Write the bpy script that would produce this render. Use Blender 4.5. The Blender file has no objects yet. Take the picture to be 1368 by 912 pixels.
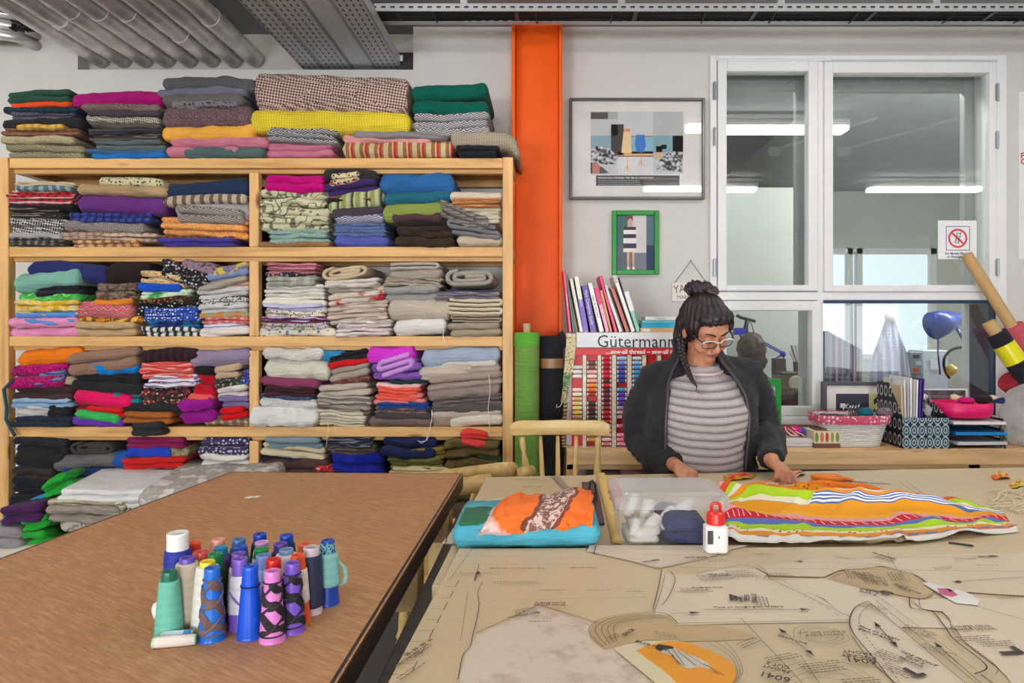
import bpy, bmesh, math, random
from mathutils import Vector, Matrix, noise
R = random.Random(7)
SC = bpy.context.scene
COL = SC.collection
# ---------------------------------------------------------------- camera, world, light, exposure
FPX = 912.0; VX = 730.0; VY = 438.0; CAMZ = 1.45
cd = bpy.data.cameras.new('camera'); cam = bpy.data.objects.new('camera', cd); COL.objects.link(cam)
cam.location = (0, 0, CAMZ); cam.rotation_euler = (math.pi/2, 0, 0)
cd.sensor_width = 36.0; cd.lens = 36.0*FPX/1368.0
cd.shift_x = -(VX-684)/1368.0; cd.shift_y = -(456-VY)/1368.0
cd.clip_start = 0.05
SC.camera = cam
w = bpy.data.worlds.new('world'); SC.world = w; w.use_nodes = True
w.node_tree.nodes['Background'].inputs[0].default_value = (0.85, 0.92, 1.0, 1)
w.node_tree.nodes['Background'].inputs[1].default_value = 1.8
SC.view_settings.view_transform = 'Standard'; SC.view_settings.look = 'None'
SC.view_settings.exposure = 0.0; SC.view_settings.gamma = 1.0
SC.view_settings.use_curve_mapping = False
def area_light(name, loc, rot, sx, sy, power, color):
    l = bpy.data.lights.new(name, 'AREA'); l.shape = 'RECTANGLE'; l.size = sx; l.size_y = sy
    l.energy = power; l.color = color
    o = bpy.data.objects.new(name, l); COL.objects.link(o); o.location = loc; o.rotation_euler = rot
    return o
# area lights added as frontal fill, just inside two windows behind the camera
for i, x in enumerate((-3.0, 0.6)):
    area_light('window_fill_light', (x, -4.96, 1.25), (math.pi/2, 0, 0), 1.7, 1.2, 190, (0.93, 0.97, 1.0))
LAMP = 22.0        # strength of the ceiling lamps' diffusers
# ---------------------------------------------------------------- helpers
def P(px, py, Y):
    return Vector(((px-VX)*Y/FPX, Y, CAMZ-(py-VY)*Y/FPX))
def T(px, py, dz=0.52):
    Y = dz*FPX/(py-VY)
    return Vector(((px-VX)*Y/FPX, Y, CAMZ-dz))
def lin(c):
    f = lambda v: v/12.92 if v <= 0.04045 else ((v+0.055)/1.055)**2.4
    return (f(c[0]/255), f(c[1]/255), f(c[2]/255), 1.0)
class MB:
    def __init__(s): s.v = []; s.f = []; s.m = []; s.uv = None
    def add(s, vs, fs, mi=0):
        o = len(s.v); s.v += [Vector(v) for v in vs]; s.f += [tuple(i+o for i in f) for f in fs]; s.m += [mi]*len(fs)
        return o
    def box(s, x0, x1, y0, y1, z0, z1, mi=0):
        s.add([(x0,y0,z0),(x1,y0,z0),(x1,y1,z0),(x0,y1,z0),(x0,y0,z1),(x1,y0,z1),(x1,y1,z1),(x0,y1,z1)],
              [(0,3,2,1),(4,5,6,7),(0,1,5,4),(1,2,6,5),(2,3,7,6),(3,0,4,7)], mi); return s
    def obox(s, M, sx, sy, sz, mi=0):
        h = [(-sx/2,-sy/2,-sz/2),(sx/2,-sy/2,-sz/2),(sx/2,sy/2,-sz/2),(-sx/2,sy/2,-sz/2),(-sx/2,-sy/2,sz/2),(sx/2,-sy/2,sz/2),(sx/2,sy/2,sz/2),(-sx/2,sy/2,sz/2)]
        s.add([M @ Vector(p) for p in h], [(0,3,2,1),(4,5,6,7),(0,1,5,4),(1,2,6,5),(2,3,7,6),(3,0,4,7)], mi); return s
    def tube(s, pts, r, n=10, caps=True, mi=0, flat=1.0, up=None):
        pts = [Vector(p) for p in pts]; rs = r if isinstance(r, (list, tuple)) else [r]*len(pts)
        rings = []; prev = None
        for i, p in enumerate(pts):
            t = (pts[min(i+1, len(pts)-1)]-pts[max(i-1, 0)]).normalized()
            if prev is None:
                a = Vector(up) if up else (Vector((0,0,1)) if abs(t.z) < 0.9 else Vector((0,1,0)))
            else: a = prev
            a = (a - t*a.dot(t)).normalized(); b = t.cross(a); prev = a
            rr = rs[i]; ra, rb = (rr if isinstance(rr, tuple) else (rr, rr*flat))
            rings.append([p + a*ra*math.cos(k*2*math.pi/n) + b*rb*math.sin(k*2*math.pi/n) for k in range(n)])
        vs = [v for rg in rings for v in rg]; fs = []
        for i in range(len(pts)-1):
            for k in range(n):
                k2 = (k+1) % n
                fs.append((i*n+k, i*n+k2, (i+1)*n+k2, (i+1)*n+k))
        if caps:
            fs.append(tuple(range(n-1, -1, -1))); fs.append(tuple((len(pts)-1)*n+k for k in range(n)))
        s.add(vs, fs, mi); return s
    def lathe(s, prof, n=20, c=(0,0,0), M=None, mi=0, capb=True, capt=True):
        vs = []; c = Vector(c)
        for r, z in prof:
            for k in range(n):
                a = k*2*math.pi/n; p = Vector((r*math.cos(a), r*math.sin(a), z))
                vs.append((M @ p if M is not None else p)+c)
        fs = []
        for i in range(len(prof)-1):
            for k in range(n):
                k2 = (k+1) % n; fs.append((i*n+k, i*n+k2, (i+1)*n+k2, (i+1)*n+k))
        if capb: fs.append(tuple(range(n-1, -1, -1)))
        if capt: fs.append(tuple((len(prof)-1)*n+k for k in range(n)))
        s.add(vs, fs, mi); return s
    def ball(s, c, r, nu=16, nv=10, M=None, mi=0):
        c = Vector(c); rx, ry, rz = r if isinstance(r, (tuple, list)) else (r, r, r)
        prof = []; vs = []
        for j in range(nv+1):
            th = math.pi*j/nv; th = min(max(th, 0.02), math.pi-0.02)
            for k in range(nu):
                a = k*2*math.pi/nu
                p = Vector((rx*math.sin(th)*math.cos(a), ry*math.sin(th)*math.sin(a), -rz*math.cos(th)))
                vs.append((M @ p if M is not None else p)+c)
        fs = [(j*nu+k, j*nu+(k+1) % nu, (j+1)*nu+(k+1) % nu, (j+1)*nu+k) for j in range(nv) for k in range(nu)]
        fs.append(tuple(range(nu-1, -1, -1))); fs.append(tuple(nv*nu+k for k in range(nu)))
        s.add(vs, fs, mi); return s
    def prism(s, poly, d, mi=0):
        n = len(poly); d = Vector(d); a = [Vector(p) for p in poly]
        s.add(a+[p+d for p in a], [tuple(range(n-1, -1, -1)), tuple(range(n, 2*n))]+[(i, (i+1) % n, n+(i+1) % n, n+i) for i in range(n)], mi); return s
    def grid(s, fn, nu, nv, mi=0, uv=True, flip=False):
        vs = [fn(i/nu, j/nv) for j in range(nv+1) for i in range(nu+1)]
        fs = [(j*(nu+1)+i, j*(nu+1)+i+1, (j+1)*(nu+1)+i+1, (j+1)*(nu+1)+i) for j in range(nv) for i in range(nu)]
        if flip: fs = [f[::-1] for f in fs]
        s.add(vs, fs, mi); return s
def wloc(o):
    l = Vector((0,0,0))
    while o is not None: l += o.location; o = o.parent
    return l
def mesh_obj(name, me, parent=None):
    o = bpy.data.objects.new(name, me); COL.objects.link(o)
    if parent is not None: o.parent = parent
    return o
def obj(name, mb, mats, parent=None, smooth=False, bevel=0.0, bseg=1, origin=None, fixn=False):
    """one mesh object out of world-space geometry; children keep the translation of their parents"""
    base = wloc(parent) if parent is not None else (Vector(origin) if origin is not None else Vector((0,0,0)))
    me = bpy.data.meshes.new(name)
    me.from_pydata([tuple(v-base) for v in mb.v], [], mb.f)
    mats = mats if isinstance(mats, (list, tuple)) else [mats]
    for m in mats: me.materials.append(m)
    if len(mats) > 1:
        for p, mi in zip(me.polygons, mb.m): p.material_index = mi
    if bevel or fixn:
        bm = bmesh.new(); bm.from_mesh(me)
        if fixn: bmesh.ops.recalc_face_normals(bm, faces=bm.faces)
        if bevel:
            es = [e for e in bm.edges if e.is_manifold and e.calc_face_angle(0) > 0.6]
            bmesh.ops.bevel(bm, geom=es, offset=bevel, segments=bseg, profile=0.5, affect='EDGES', clamp_overlap=True)
        bm.to_mesh(me); bm.free()
    if smooth:
        me.polygons.foreach_set('use_smooth', [True]*len(me.polygons))
    me.update()
    o = mesh_obj(name, me, parent)
    if parent is None and origin is not None: o.location = origin
    return o
def tag(o, label, cat, group=None):
    o['label'] = label; o['category'] = cat
    if group: o['group'] = group
    return o
def thing(name, label, cat, loc, group=None):
    o = bpy.data.objects.new(name, None); COL.objects.link(o); o.location = loc; o.empty_display_size = 0.05
    return tag(o, label, cat, group)
def struct(o): o['kind'] = 'structure'; return o
def stuff(o): o['kind'] = 'stuff'; return o
def dup(root, loc, label=None, group=None):
    r = root.copy(); COL.objects.link(r); r.location = loc
    if label: r['label'] = label
    if group: r['group'] = group
    for ch in list(root.children):
        c = ch.copy(); COL.objects.link(c); c.parent = r
        for g in list(ch.children):
            d = g.copy(); COL.objects.link(d); d.parent = c
    return r
# ---------------------------------------------------------------- materials
MC = {}
class NT:
    def __init__(s, name):
        s.m = bpy.data.materials.new(name); s.m.use_nodes = True; s.t = s.m.node_tree
        s.b = s.t.nodes['Principled BSDF']; s._tc = None
    def n(s, typ, **kw):
        nd = s.t.nodes.new(typ)
        for k, v in kw.items(): setattr(nd, k, v)
        return nd
    def l(s, a, b): s.t.links.new(a, b)
    def tc(s, out='Object'):
        if s._tc is None: s._tc = s.n('ShaderNodeTexCoord')
        return s._tc.outputs[out]
    def mapped(s, scale=(1,1,1), rot=(0,0,0), out='Object'):
        mp = s.n('ShaderNodeMapping'); s.l(s.tc(out), mp.inputs[0]); mp.inputs['Scale'].default_value = scale; mp.inputs['Rotation'].default_value = rot
        return mp.outputs[0]
    def math(s, op, a, b=None, c=None):
        nd = s.n('ShaderNodeMath', operation=op)
        for i, x in enumerate((a, b, c)):
            if x is None: continue
            if isinstance(x, (int, float)): nd.inputs[i].default_value = x
            else: s.l(x, nd.inputs[i])
        return nd.outputs[0]
    def noise(s, scale, vec=None, detail=3, rough=0.5):
        nd = s.n('ShaderNodeTexNoise'); nd.inputs['Scale'].default_value = scale; nd.inputs['Detail'].default_value = detail; nd.inputs['Roughness'].default_value = rough
        s.l(vec if vec is not None else s.tc(), nd.inputs['Vector']); return nd.outputs[0]
    def ramp(s, fac, stops, interp='LINEAR'):
        nd = s.n('ShaderNodeValToRGB'); cr = nd.color_ramp; cr.interpolation = interp
        while len(cr.elements) < len(stops): cr.elements.new(0.5)
        for e, (p, c) in zip(cr.elements, stops): e.position = p; e.color = c
        s.l(fac, nd.inputs[0]); return nd.outputs[0]
    def mix(s, fac, a, b):
        nd = s.n('ShaderNodeMix', data_type='RGBA')
        for i, x in ((0, fac), (6, a), (7, b)):
            if isinstance(x, (int, float)): nd.inputs[i].default_value = x
            elif isinstance(x, tuple): nd.inputs[i].default_value = x
            else: s.l(x, nd.inputs[i])
        return nd.outputs[2]
    def bump(s, h, strength=0.3, dist=0.002):
        nd = s.n('ShaderNodeBump'); nd.inputs['Strength'].default_value = strength; nd.inputs['Distance'].default_value = dist
        s.l(h, nd.inputs['Height']); s.l(nd.outputs[0], s.b.inputs['Normal'])
    def color(s, c):
        if isinstance(c, tuple): s.b.inputs['Base Color'].default_value = c
        else: s.l(c, s.b.inputs['Base Color'])
def sc4(c, k): return (min(c[0]*k, 1), min(c[1]*k, 1), min(c[2]*k, 1), 1)
def mat(c, rough=0.5, metal=0.0, var=0.06, vs=8.0, bump=0.0, bs=60.0, name=None, spec=0.5, coat=0.0):
    key = ('m', c, rough, metal, var, vs, bump, bs, spec, coat)
    if key in MC: return MC[key]
    t = NT(name or 'plain_%d_%d_%d' % c); L = lin(c)
    nz = t.noise(vs)
    t.color(t.ramp(nz, [(0.3, sc4(L, 1-var)), (0.7, sc4(L, 1+var))]))
    t.b.inputs['Roughness'].default_value = rough; t.b.inputs['Metallic'].default_value = metal
    t.b.inputs['Specular IOR Level'].default_value = spec
    if coat: t.b.inputs['Coat Weight'].default_value = coat
    if bump: t.bump(t.noise(bs), bump, 0.003)
    MC[key] = t.m; return t.m
def emis(c, strength):
    key = ('e', c, strength)
    if key in MC: return MC[key]
    t = NT('lit_surface'); t.color((0.8,0.8,0.8,1)); t.b.inputs['Emission Color'].default_value = lin(c); t.b.inputs['Emission Strength'].default_value = strength
    MC[key] = t.m; return t.m
def wood(c, c2, axis='x', sc=1.0, rough=0.5, knots=True):
    key = ('w', c, c2, axis, sc, rough, knots)
    if key in MC: return MC[key]
    t = NT('wood'); s = {'x': (1.2,14,14), 'y': (14,1.2,14), 'z': (14,14,1.2)}[axis]
    v = t.mapped(tuple(a*sc for a in s))
    n1 = t.noise(2.0, v, 5, 0.6)
    col = t.ramp(n1, [(0.3, lin(c2)), (0.5, lin(c)), (0.7, sc4(lin(c), 1.12))])
    if knots:
        vo = t.n('ShaderNodeTexVoronoi'); s2 = {'x': (2.2,9,9), 'y': (9,2.2,9), 'z': (9,9,2.2)}[axis]
        t.l(t.mapped(s2), vo.inputs['Vector']); vo.inputs['Scale'].default_value = 1.0; vo.inputs['Randomness'].default_value = 1.0
        k = t.ramp(vo.outputs['Distance'], [(0.06, (1,1,1,1)), (0.13, (0,0,0,1))])
        col = t.mix(k, col, lin((130,80,40)))
    t.color(col); t.b.inputs['Roughness'].default_value = rough; t.bump(n1, 0.15, 0.002)
    MC[key] = t.m; return t.m
def glass(refl=0.12, tint=(0.93,0.96,0.95), name='glass'):
    key = ('g', refl, tint)
    if key in MC: return MC[key]
    t = NT(name); nt = t.t
    tr = t.n('ShaderNodeBsdfTransparent'); tr.inputs[0].default_value = (*tint, 1)
    gl = t.n('ShaderNodeBsdfGlossy'); gl.inputs['Roughness'].default_value = 0.0; gl.inputs[0].default_value = (1,1,1,1)
    fr = t.n('ShaderNodeLayerWeight'); fr.inputs[0].default_value = 0.25
    f = t.math('ADD', refl, t.math('MULTIPLY', fr.outputs['Fresnel'], 0.6))
    mx = t.n('ShaderNodeMixShader'); t.l(f, mx.inputs[0]); t.l(tr.outputs[0], mx.inputs[1]); t.l(gl.outputs[0], mx.inputs[2])
    t.l(mx.outputs[0], nt.nodes['Material Output'].inputs[0])
    MC[key] = t.m; return t.m
def clearplastic(c=(235,238,242), opac=0.35):
    key = ('cp', c, opac)
    if key in MC: return MC[key]
    t = NT('clear_plastic'); nt = t.t
    tr = t.n('ShaderNodeBsdfTransparent')
    t.color(lin(c)); t.b.inputs['Roughness'].default_value = 0.15
    tl = t.n('ShaderNodeBsdfTranslucent'); tl.inputs[0].default_value = lin(c)
    m1 = t.n('ShaderNodeMixShader'); m1.inputs[0].default_value = 0.4; t.l(t.b.outputs[0], m1.inputs[1]); t.l(tl.outputs[0], m1.inputs[2])
    lw = t.n('ShaderNodeLayerWeight'); lw.inputs[0].default_value = 0.4
    f = t.math('ADD', opac, t.math('MULTIPLY', lw.outputs['Facing'], 0.4))
    mx = t.n('ShaderNodeMixShader'); t.l(f, mx.inputs[0]); t.l(tr.outputs[0], mx.inputs[1]); t.l(m1.outputs[0], mx.inputs[2])
    t.l(mx.outputs[0], nt.nodes['Material Output'].inputs[0])
    MC[key] = t.m; return t.m
def fab(kind, c1, c2=None, c3=None, s=1.0):
    """procedural cloth: pattern in object space (metres), x across and z up"""
    key = ('f', kind, c1, c2, c3, s)
    if key in MC: return MC[key]
    t = NT('cloth_'+kind); a = lin(c1); b = lin(c2) if c2 else sc4(a, 0.5); c = lin(c3) if c3 else b
    t.b.inputs['Roughness'].default_value = 0.9; t.b.inputs['Specular IOR Level'].default_value = 0.2
    if 'Sheen Weight' in t.b.inputs: t.b.inputs['Sheen Weight'].default_value = 0.06
    sx = t.n('ShaderNodeSeparateXYZ'); t.l(t.tc(), sx.inputs[0]); X, Y, Z = sx.outputs
    ZY = t.math('SUBTRACT', Z, t.math('MULTIPLY', Y, 0.7))
    if kind == 'plain':
        col = a
    elif kind == 'vstripe':
        f = t.math('FRACT', t.math('MULTIPLY', X, 14*s))
        col = t.ramp(f, [(0, a), (0.34, b), (0.6, a), (0.7, c), (0.86, b)], 'CONSTANT')
    elif kind == 'vbars':
        f = t.math('FRACT', t.math('MULTIPLY', X, 22*s)); col = t.ramp(f, [(0, a), (0.55, b)], 'CONSTANT')
    elif kind == 'hstripe':
        w_ = t.math('ADD', t.math('MULTIPLY', ZY, 60*s), t.math('MULTIPLY', t.noise(6.0), 2.0))
        f = t.math('FRACT', w_); col = t.ramp(f, [(0, a), (0.4, b), (0.7, c)], 'CONSTANT')
    elif kind == 'check':
        fx = t.math('FRACT', t.math('MULTIPLY', X, 25*s)); fz = t.math('FRACT', t.math('MULTIPLY', ZY, 40*s))
        gx = t.math('LESS_THAN', fx, 0.4); gz = t.math('LESS_THAN', fz, 0.4)
        m1 = t.mix(t.math('MULTIPLY', gx, 0.8), a, b); col = t.mix(t.math('MULTIPLY', gz, 0.6), m1, c)
    elif kind == 'houndstooth':
        ck = t.n('ShaderNodeTexChecker'); t.l(t.mapped((1,1,1), (0.0, 0.6, 0.0)), ck.inputs[0]); ck.inputs['Scale'].default_value = 160*s
        ck.inputs[1].default_value = a; ck.inputs[2].default_value = b; col = ck.outputs[0]
    elif kind == 'chevron':
        tri = t.math('PINGPONG', t.math('MULTIPLY', X, 60*s), 1.0)
        f = t.math('FRACT', t.math('ADD', t.math('MULTIPLY', ZY, 95*s), tri)); col = t.ramp(f, [(0, a), (0.5, b)], 'CONSTANT')
    elif kind == 'zigzag':
        tri = t.math('PINGPONG', t.math('MULTIPLY', X, 45*s), 1.0)
        f = t.math('FRACT', t.math('ADD', t.math('MULTIPLY', ZY, 40*s), t.math('MULTIPLY', tri, 0.6)))
        col = t.ramp(f, [(0, a), (0.3, b), (0.5, c), (0.75, sc4(a, 1.3))], 'CONSTANT')
    elif kind == 'tweed':
        col = t.ramp(t.noise(330*s, None, 1), [(0.44, a), (0.52, b)] + ([(0.62, c)] if c3 else []))
    elif kind == 'dots':
        vo = t.n('ShaderNodeTexVoronoi'); t.l(t.tc(), vo.inputs['Vector']); vo.inputs['Scale'].default_value = 55*s; vo.inputs['Randomness'].default_value = 0.5
        col = t.ramp(vo.outputs['Distance'], [(0.0, b), (0.33, b), (0.36, a)])
    elif kind == 'floral':
        vo = t.n('ShaderNodeTexVoronoi'); t.l(t.tc(), vo.inputs['Vector']); vo.inputs['Scale'].default_value = 60*s
        m1 = t.ramp(vo.outputs['Distance'], [(0.28, b), (0.36, a)])
        col = t.mix(t.ramp(t.noise(38*s, None, 2), [(0.56, (0,0,0,1)), (0.6, (1,1,1,1))]), m1, c)
    elif kind == 'vine':
        nz = t.noise(16*s, None, 1); f = t.math('ABSOLUTE', t.math('SUBTRACT', nz, 0.5))
        m1 = t.ramp(f, [(0.02, b), (0.035, a)])
        col = t.mix(t.ramp(t.noise(24*s, None, 1), [(0.64, (0,0,0,1)), (0.68, (1,1,1,1))]), m1, c)
    elif kind == 'blotch':
        col = t.ramp(t.noise(26*s, None, 3), [(0.42, a), (0.5, b), (0.6, c)])
    elif kind == 'knit':
        f = t.math('SINE', t.math('MULTIPLY', ZY, 700*s)); f2 = t.math('SINE', t.math('MULTIPLY', X, 500*s))
        col = t.ramp(t.math('MULTIPLY_ADD', t.math('ADD', f, f2), 0.2, 0.5), [(0.2, b), (0.7, a)])
    elif kind == 'sparkle':
        col = t.ramp(t.noise(260*s, None, 1), [(0.5, a), (0.58, b), (0.66, c)]); t.b.inputs['Roughness'].default_value = 0.35
    nz = t.noise(9.0, None, 2)
    hs = t.n('ShaderNodeHueSaturation')
    if isinstance(col, tuple): hs.inputs['Color'].default_value = col
    else: t.l(col, hs.inputs['Color'])
    t.l(t.math('MULTIPLY_ADD', nz, 0.40, 0.70), hs.inputs['Value']); hs.inputs['Saturation'].default_value = 1.0
    t.l(hs.outputs[0], t.b.inputs['Base Color'])
    t.bump(t.math('ADD', t.noise(420.0, None, 1), t.math('ADD', t.math('MULTIPLY', t.noise(30.0, None, 3), 3.0), t.math('MULTIPLY', t.noise(1.0, t.mapped((9, 9, 70)), 3), 7.0))), 0.5, 0.003)
    MC[key] = t.m; return t.m
def text_obj(s, size, M, m, name, parent=None, align='LEFT', extrude=0.0003, bold=0.0, wscale=1.0):
    cu = bpy.data.curves.new('lettering', 'FONT'); cu.body = s; cu.size = size; cu.extrude = extrude; cu.offset = bold
    cu.align_x = align; cu.align_y = 'CENTER'; cu.resolution_u = 2
    o = bpy.data.objects.new('lettering', cu); COL.objects.link(o)
    bpy.context.view_layer.update()
    me = bpy.data.meshes.new_from_object(o.evaluated_get(bpy.context.evaluated_depsgraph_get()))
    bpy.data.objects.remove(o); bpy.data.curves.remove(cu)
    base = wloc(parent) if parent is not None else Vector((0,0,0))
    me.transform(Matrix.Translation(-base) @ M @ Matrix.Diagonal((wscale, 1, 1, 1)))
    me.materials.clear(); me.materials.append(m)
    return mesh_obj(name, me, parent)
FACE = Matrix.Rotation(math.pi/2, 4, 'X')       # lettering that faces the camera side (-Y)
def wall_text(s, px, py, Y, size, m, name, parent, align='LEFT', bold=0.0, wscale=1.0):
    return text_obj(s, size, Matrix.Translation(P(px, py, Y)) @ FACE, m, name, parent, align, 0.0003, bold, wscale)
def bake(name, mb, m, parent, voxel, smooth_it=6, disp=None, origin=None, factor=0.5):
    """merge closed shapes into ONE continuous surface"""
    base = wloc(parent) if parent is not None else Vector(origin or (0,0,0))
    me = bpy.data.meshes.new('tmp'); me.from_pydata([tuple(v-base) for v in mb.v], [], mb.f)
    bm = bmesh.new(); bm.from_mesh(me); bmesh.ops.recalc_face_normals(bm, faces=bm.faces); bm.to_mesh(me); bm.free()
    o = bpy.data.objects.new('tmp', me); COL.objects.link(o)
    r = o.modifiers.new('r', 'REMESH'); r.mode = 'VOXEL'; r.voxel_size = voxel; r.adaptivity = 0
    if smooth_it:
        sm = o.modifiers.new('s', 'SMOOTH'); sm.iterations = smooth_it; sm.factor = factor
    bpy.context.view_layer.update()
    out = bpy.data.meshes.new_from_object(o.evaluated_get(bpy.context.evaluated_depsgraph_get()))
    bpy.data.objects.remove(o); bpy.data.meshes.remove(me)
    out.name = name
    if disp:
        ns = [v.normal.copy() for v in out.vertices]
        for v, n in zip(out.vertices, ns): v.co += n*disp(v.co+base)
    out.polygons.foreach_set('use_smooth', [True]*len(out.polygons))
    out.materials.clear()
    for k in (m if isinstance(m, (list, tuple)) else [m]): out.materials.append(k)
    out.update()
    ob = mesh_obj(name, out, parent)
    if parent is None: ob.location = base
    return ob
# ---------------------------------------------------------------- the room
WY = 3.9; CZ = 3.17; XL, XR, YB = -4.6, 7.2, -5.0
PLASTER = mat((206,202,197), 0.85, var=0.02, bump=0.05, bs=40, name='plaster')
CEIL = mat((150,150,150), 0.9, var=0.04, name='ceiling_paint')
WHITE = mat((228,227,228), 0.4, var=0.02, name='white_paint')
def wx(px): return (px-VX)*WY/FPX
def wz(py): return CAMZ-(py-VY)*WY/FPX
# back wall with the window opening and the service recess
wl, wr, wt, wb = wx(950), wx(1338), wz(80), wz(556)
rl, rr, rb = wx(104), wx(552), wz(93)
TH = 0.22
m = MB()
m.box(XL, rl, WY, WY+TH, 0, CZ); m.box(rl, rr, WY, WY+TH, 0, rb); m.box(rr, wl, WY, WY+TH, 0, CZ)
m.box(wl, wr, WY, WY+TH, 0, wb); m.box(wl, wr, WY, WY+TH, wt, CZ); m.box(wr, XR, WY, WY+TH, 0, CZ)
struct(obj('wall_back', m, PLASTER))
m = MB(); m.box(rl, rr, WY+0.10, WY+0.16, rb-0.05, CZ)
struct(obj('wall_recess', m, mat((186,180,172), 0.9, bump=0.2)))
m = MB(); m.box(XL, XR, YB-0.2, WY+TH, -0.1, 0); struct(obj('floor', m, mat((92,90,88), 0.6, var=0.1)))
m = MB(); m.box(XL, XR, YB-0.2, WY+TH, CZ, CZ+0.15); struct(obj('ceiling', m, CEIL))
m = MB(); m.box(XL-0.2, XL, YB-0.2, WY+TH, 0, CZ); struct(obj('wall_left', m, PLASTER))
m = MB(); m.box(XR, XR+0.2, YB-0.2, WY+TH, 0, CZ); struct(obj('wall_right', m, PLASTER))
m = MB(); xs = [XL]
for x in (-3.0, 0.6, 5.8): xs += [x-0.95, x+0.95]
xs.append(XR)
for i in range(0, len(xs), 2): m.box(xs[i], xs[i+1], YB-0.2, YB, 0, CZ)
for x in (-3.0, 0.6, 5.8): m.box(x-0.95, x+0.95, YB-0.2, YB, 0, 0.55); m.box(x-0.95, x+0.95, YB-0.2, YB, 1.95, CZ)
struct(obj('wall_front', m, PLASTER))
for i, x in enumerate((-3.0, 0.6, 5.8)):  # left and middle windows added for fill; the right one mirrors in the panes
    m = MB()
    for a, b in ((x-0.95, x-0.87), (x-0.04, x+0.04), (x+0.87, x+0.95)): m.box(a, b, YB-0.15, YB-0.06, 0.55, 1.95)
    m.box(x-0.87, x+0.87, YB-0.15, YB-0.06, 0.55, 0.63); m.box(x-0.87, x+0.87, YB-0.15, YB-0.06, 1.87, 1.95)
    struct(obj('window_%d' % (i+2), m, WHITE))
# ceiling lamps: long fluorescent battens in three rows
GLOW = emis((255,252,245), LAMP)
def lamp(x, y, label):
    t = thing('ceiling_lamp', label, 'lamp', (x, y, CZ-0.16), 'fluorescent battens on the ceiling')
    m = MB(); m.box(x-0.66, x+0.66, y-0.05, y+0.05, CZ-0.12, CZ-0.06); obj('housing', m, WHITE, t, bevel=0.005)
    m = MB(); m.box(x-0.64, x+0.64, y-0.075, y+0.075, CZ-0.16, CZ-0.12); obj('diffuser', m, GLOW, t, bevel=0.01)
    m = MB()
    for d in (-0.5, 0.5): m.tube([(x+d, y, CZ-0.06), (x+d, y, CZ)], 0.006, 6)
    stuff(obj('hanger', m, WHITE, t))
for y, rn in ((2.35, 'row nearest the shelving'), (0.0, 'middle row')):
    for x, cn in ((-3.39, 'leftmost'), (-0.82, 'second'), (1.75, 'third'), (4.32, 'rightmost')):
        lamp(x, y, 'white fluorescent batten on the ceiling, %s lamp of the %s' % (cn, rn))
# orange steel column
cx0, cx1 = wx(686), wx(750)
t = thing('steel_column', 'bright orange steel H column standing against the white wall', 'column', ((cx0+cx1)/2, 3.75, 0))
OR = mat((238,94,0), 0.5, var=0.03, bump=0.05, spec=0.25)
m = MB(); m.box(cx0+0.02, cx1-0.02, 3.80, 3.815, 0, CZ-0.005); obj('web', m, OR, t)
for a, b in ((cx0, cx0+0.018), (cx1-0.018, cx1)):
    m = MB(); m.box(a, b, 3.70, 3.895, 0, CZ-0.005); obj('flange', m, OR, t, bevel=0.002)
# ---------------------------------------------------------------- main window
GL = glass(0.10, (0.90,0.93,0.92))
wn = bpy.data.objects.new('window_1', None); COL.objects.link(wn); wn.location = (wl, WY, wb); wn['kind'] = 'structure'
def frame_px(name, x0, x1, y0, y1, t, Y0, Y1, m, parent, bevel=0.004):
    """rectangular frame given by pixel bounds at the wall plane"""
    a, b, c, d = wx(x0), wx(x1), wz(y1), wz(y0)
    tl, tr, tt, tb = [k*WY/FPX for k in (t if isinstance(t, tuple) else (t,)*4)]
    mb = MB(); mb.box(a, a+tl, Y0, Y1, c, d); mb.box(b-tr, b, Y0, Y1, c, d)
    mb.box(a+tl, b-tr, Y0, Y1, d-tt, d); mb.box(a+tl, b-tr, Y0, Y1, c, c+tb)
    return obj(name, mb, m, parent, bevel=bevel)
frame_px('casing', 947, 1341, 76, 562, (9,14,8,8), WY-0.03, WY+0.30, WHITE, wn)
m = MB(); m.box(wx(1090), wx(1098), WY-0.02, WY+0.28, wz(556), wz(84)); m.box(wx(956), wx(1327), WY-0.021, WY+0.28, wz(401), wz(390)); obj('mullion', m, WHITE, wn, bevel=0.003)
frame_px('sash', 957, 1090, 84, 389, (12,13,14,8), WY-0.035, WY+0.03, WHITE, wn)
frame_px('sash', 1098, 1327, 85, 390, (12,10,15,9), WY-0.035, WY+0.03, WHITE, wn)
frame_px('sash', 957, 1095, 402, 554, (12,13,13,12), WY-0.035, WY+0.03, WHITE, wn)
for x0, x1, y0, y1 in ((969,1077,98,381), (1110,1317,100,381), (969,1082,415,542), (1103,1327,404,556)):
    mb = MB(); mb.box(wx(x0)-0.004, wx(x1)+0.004, WY+0.0, WY+0.004, wz(y1), wz(y0)); obj('pane', mb, GL, wn)
DK = mat((40,40,42), 0.5)
GREYF = mat((170,172,172), 0.5)
frame_px('inner_frame', 957, 1092, 86, 389, (12,14,20,8), WY+0.17, WY+0.22, GREYF, wn)
frame_px('inner_frame', 1097, 1327, 88, 389, (10,14,20,8), WY+0.17, WY+0.22, GREYF, wn)
m = MB(); m.box(wx(1098), wx(1327), WY-0.02, WY+0.03, wz(405), wz(401)); m.box(wx(1324), wx(1328), WY-0.02, WY+0.2, wz(556), wz(405)); obj('gasket', m, mat((40,60,90), 0.5), wn)
HG = mat((170,172,176), 0.35, metal=0.9)
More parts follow.
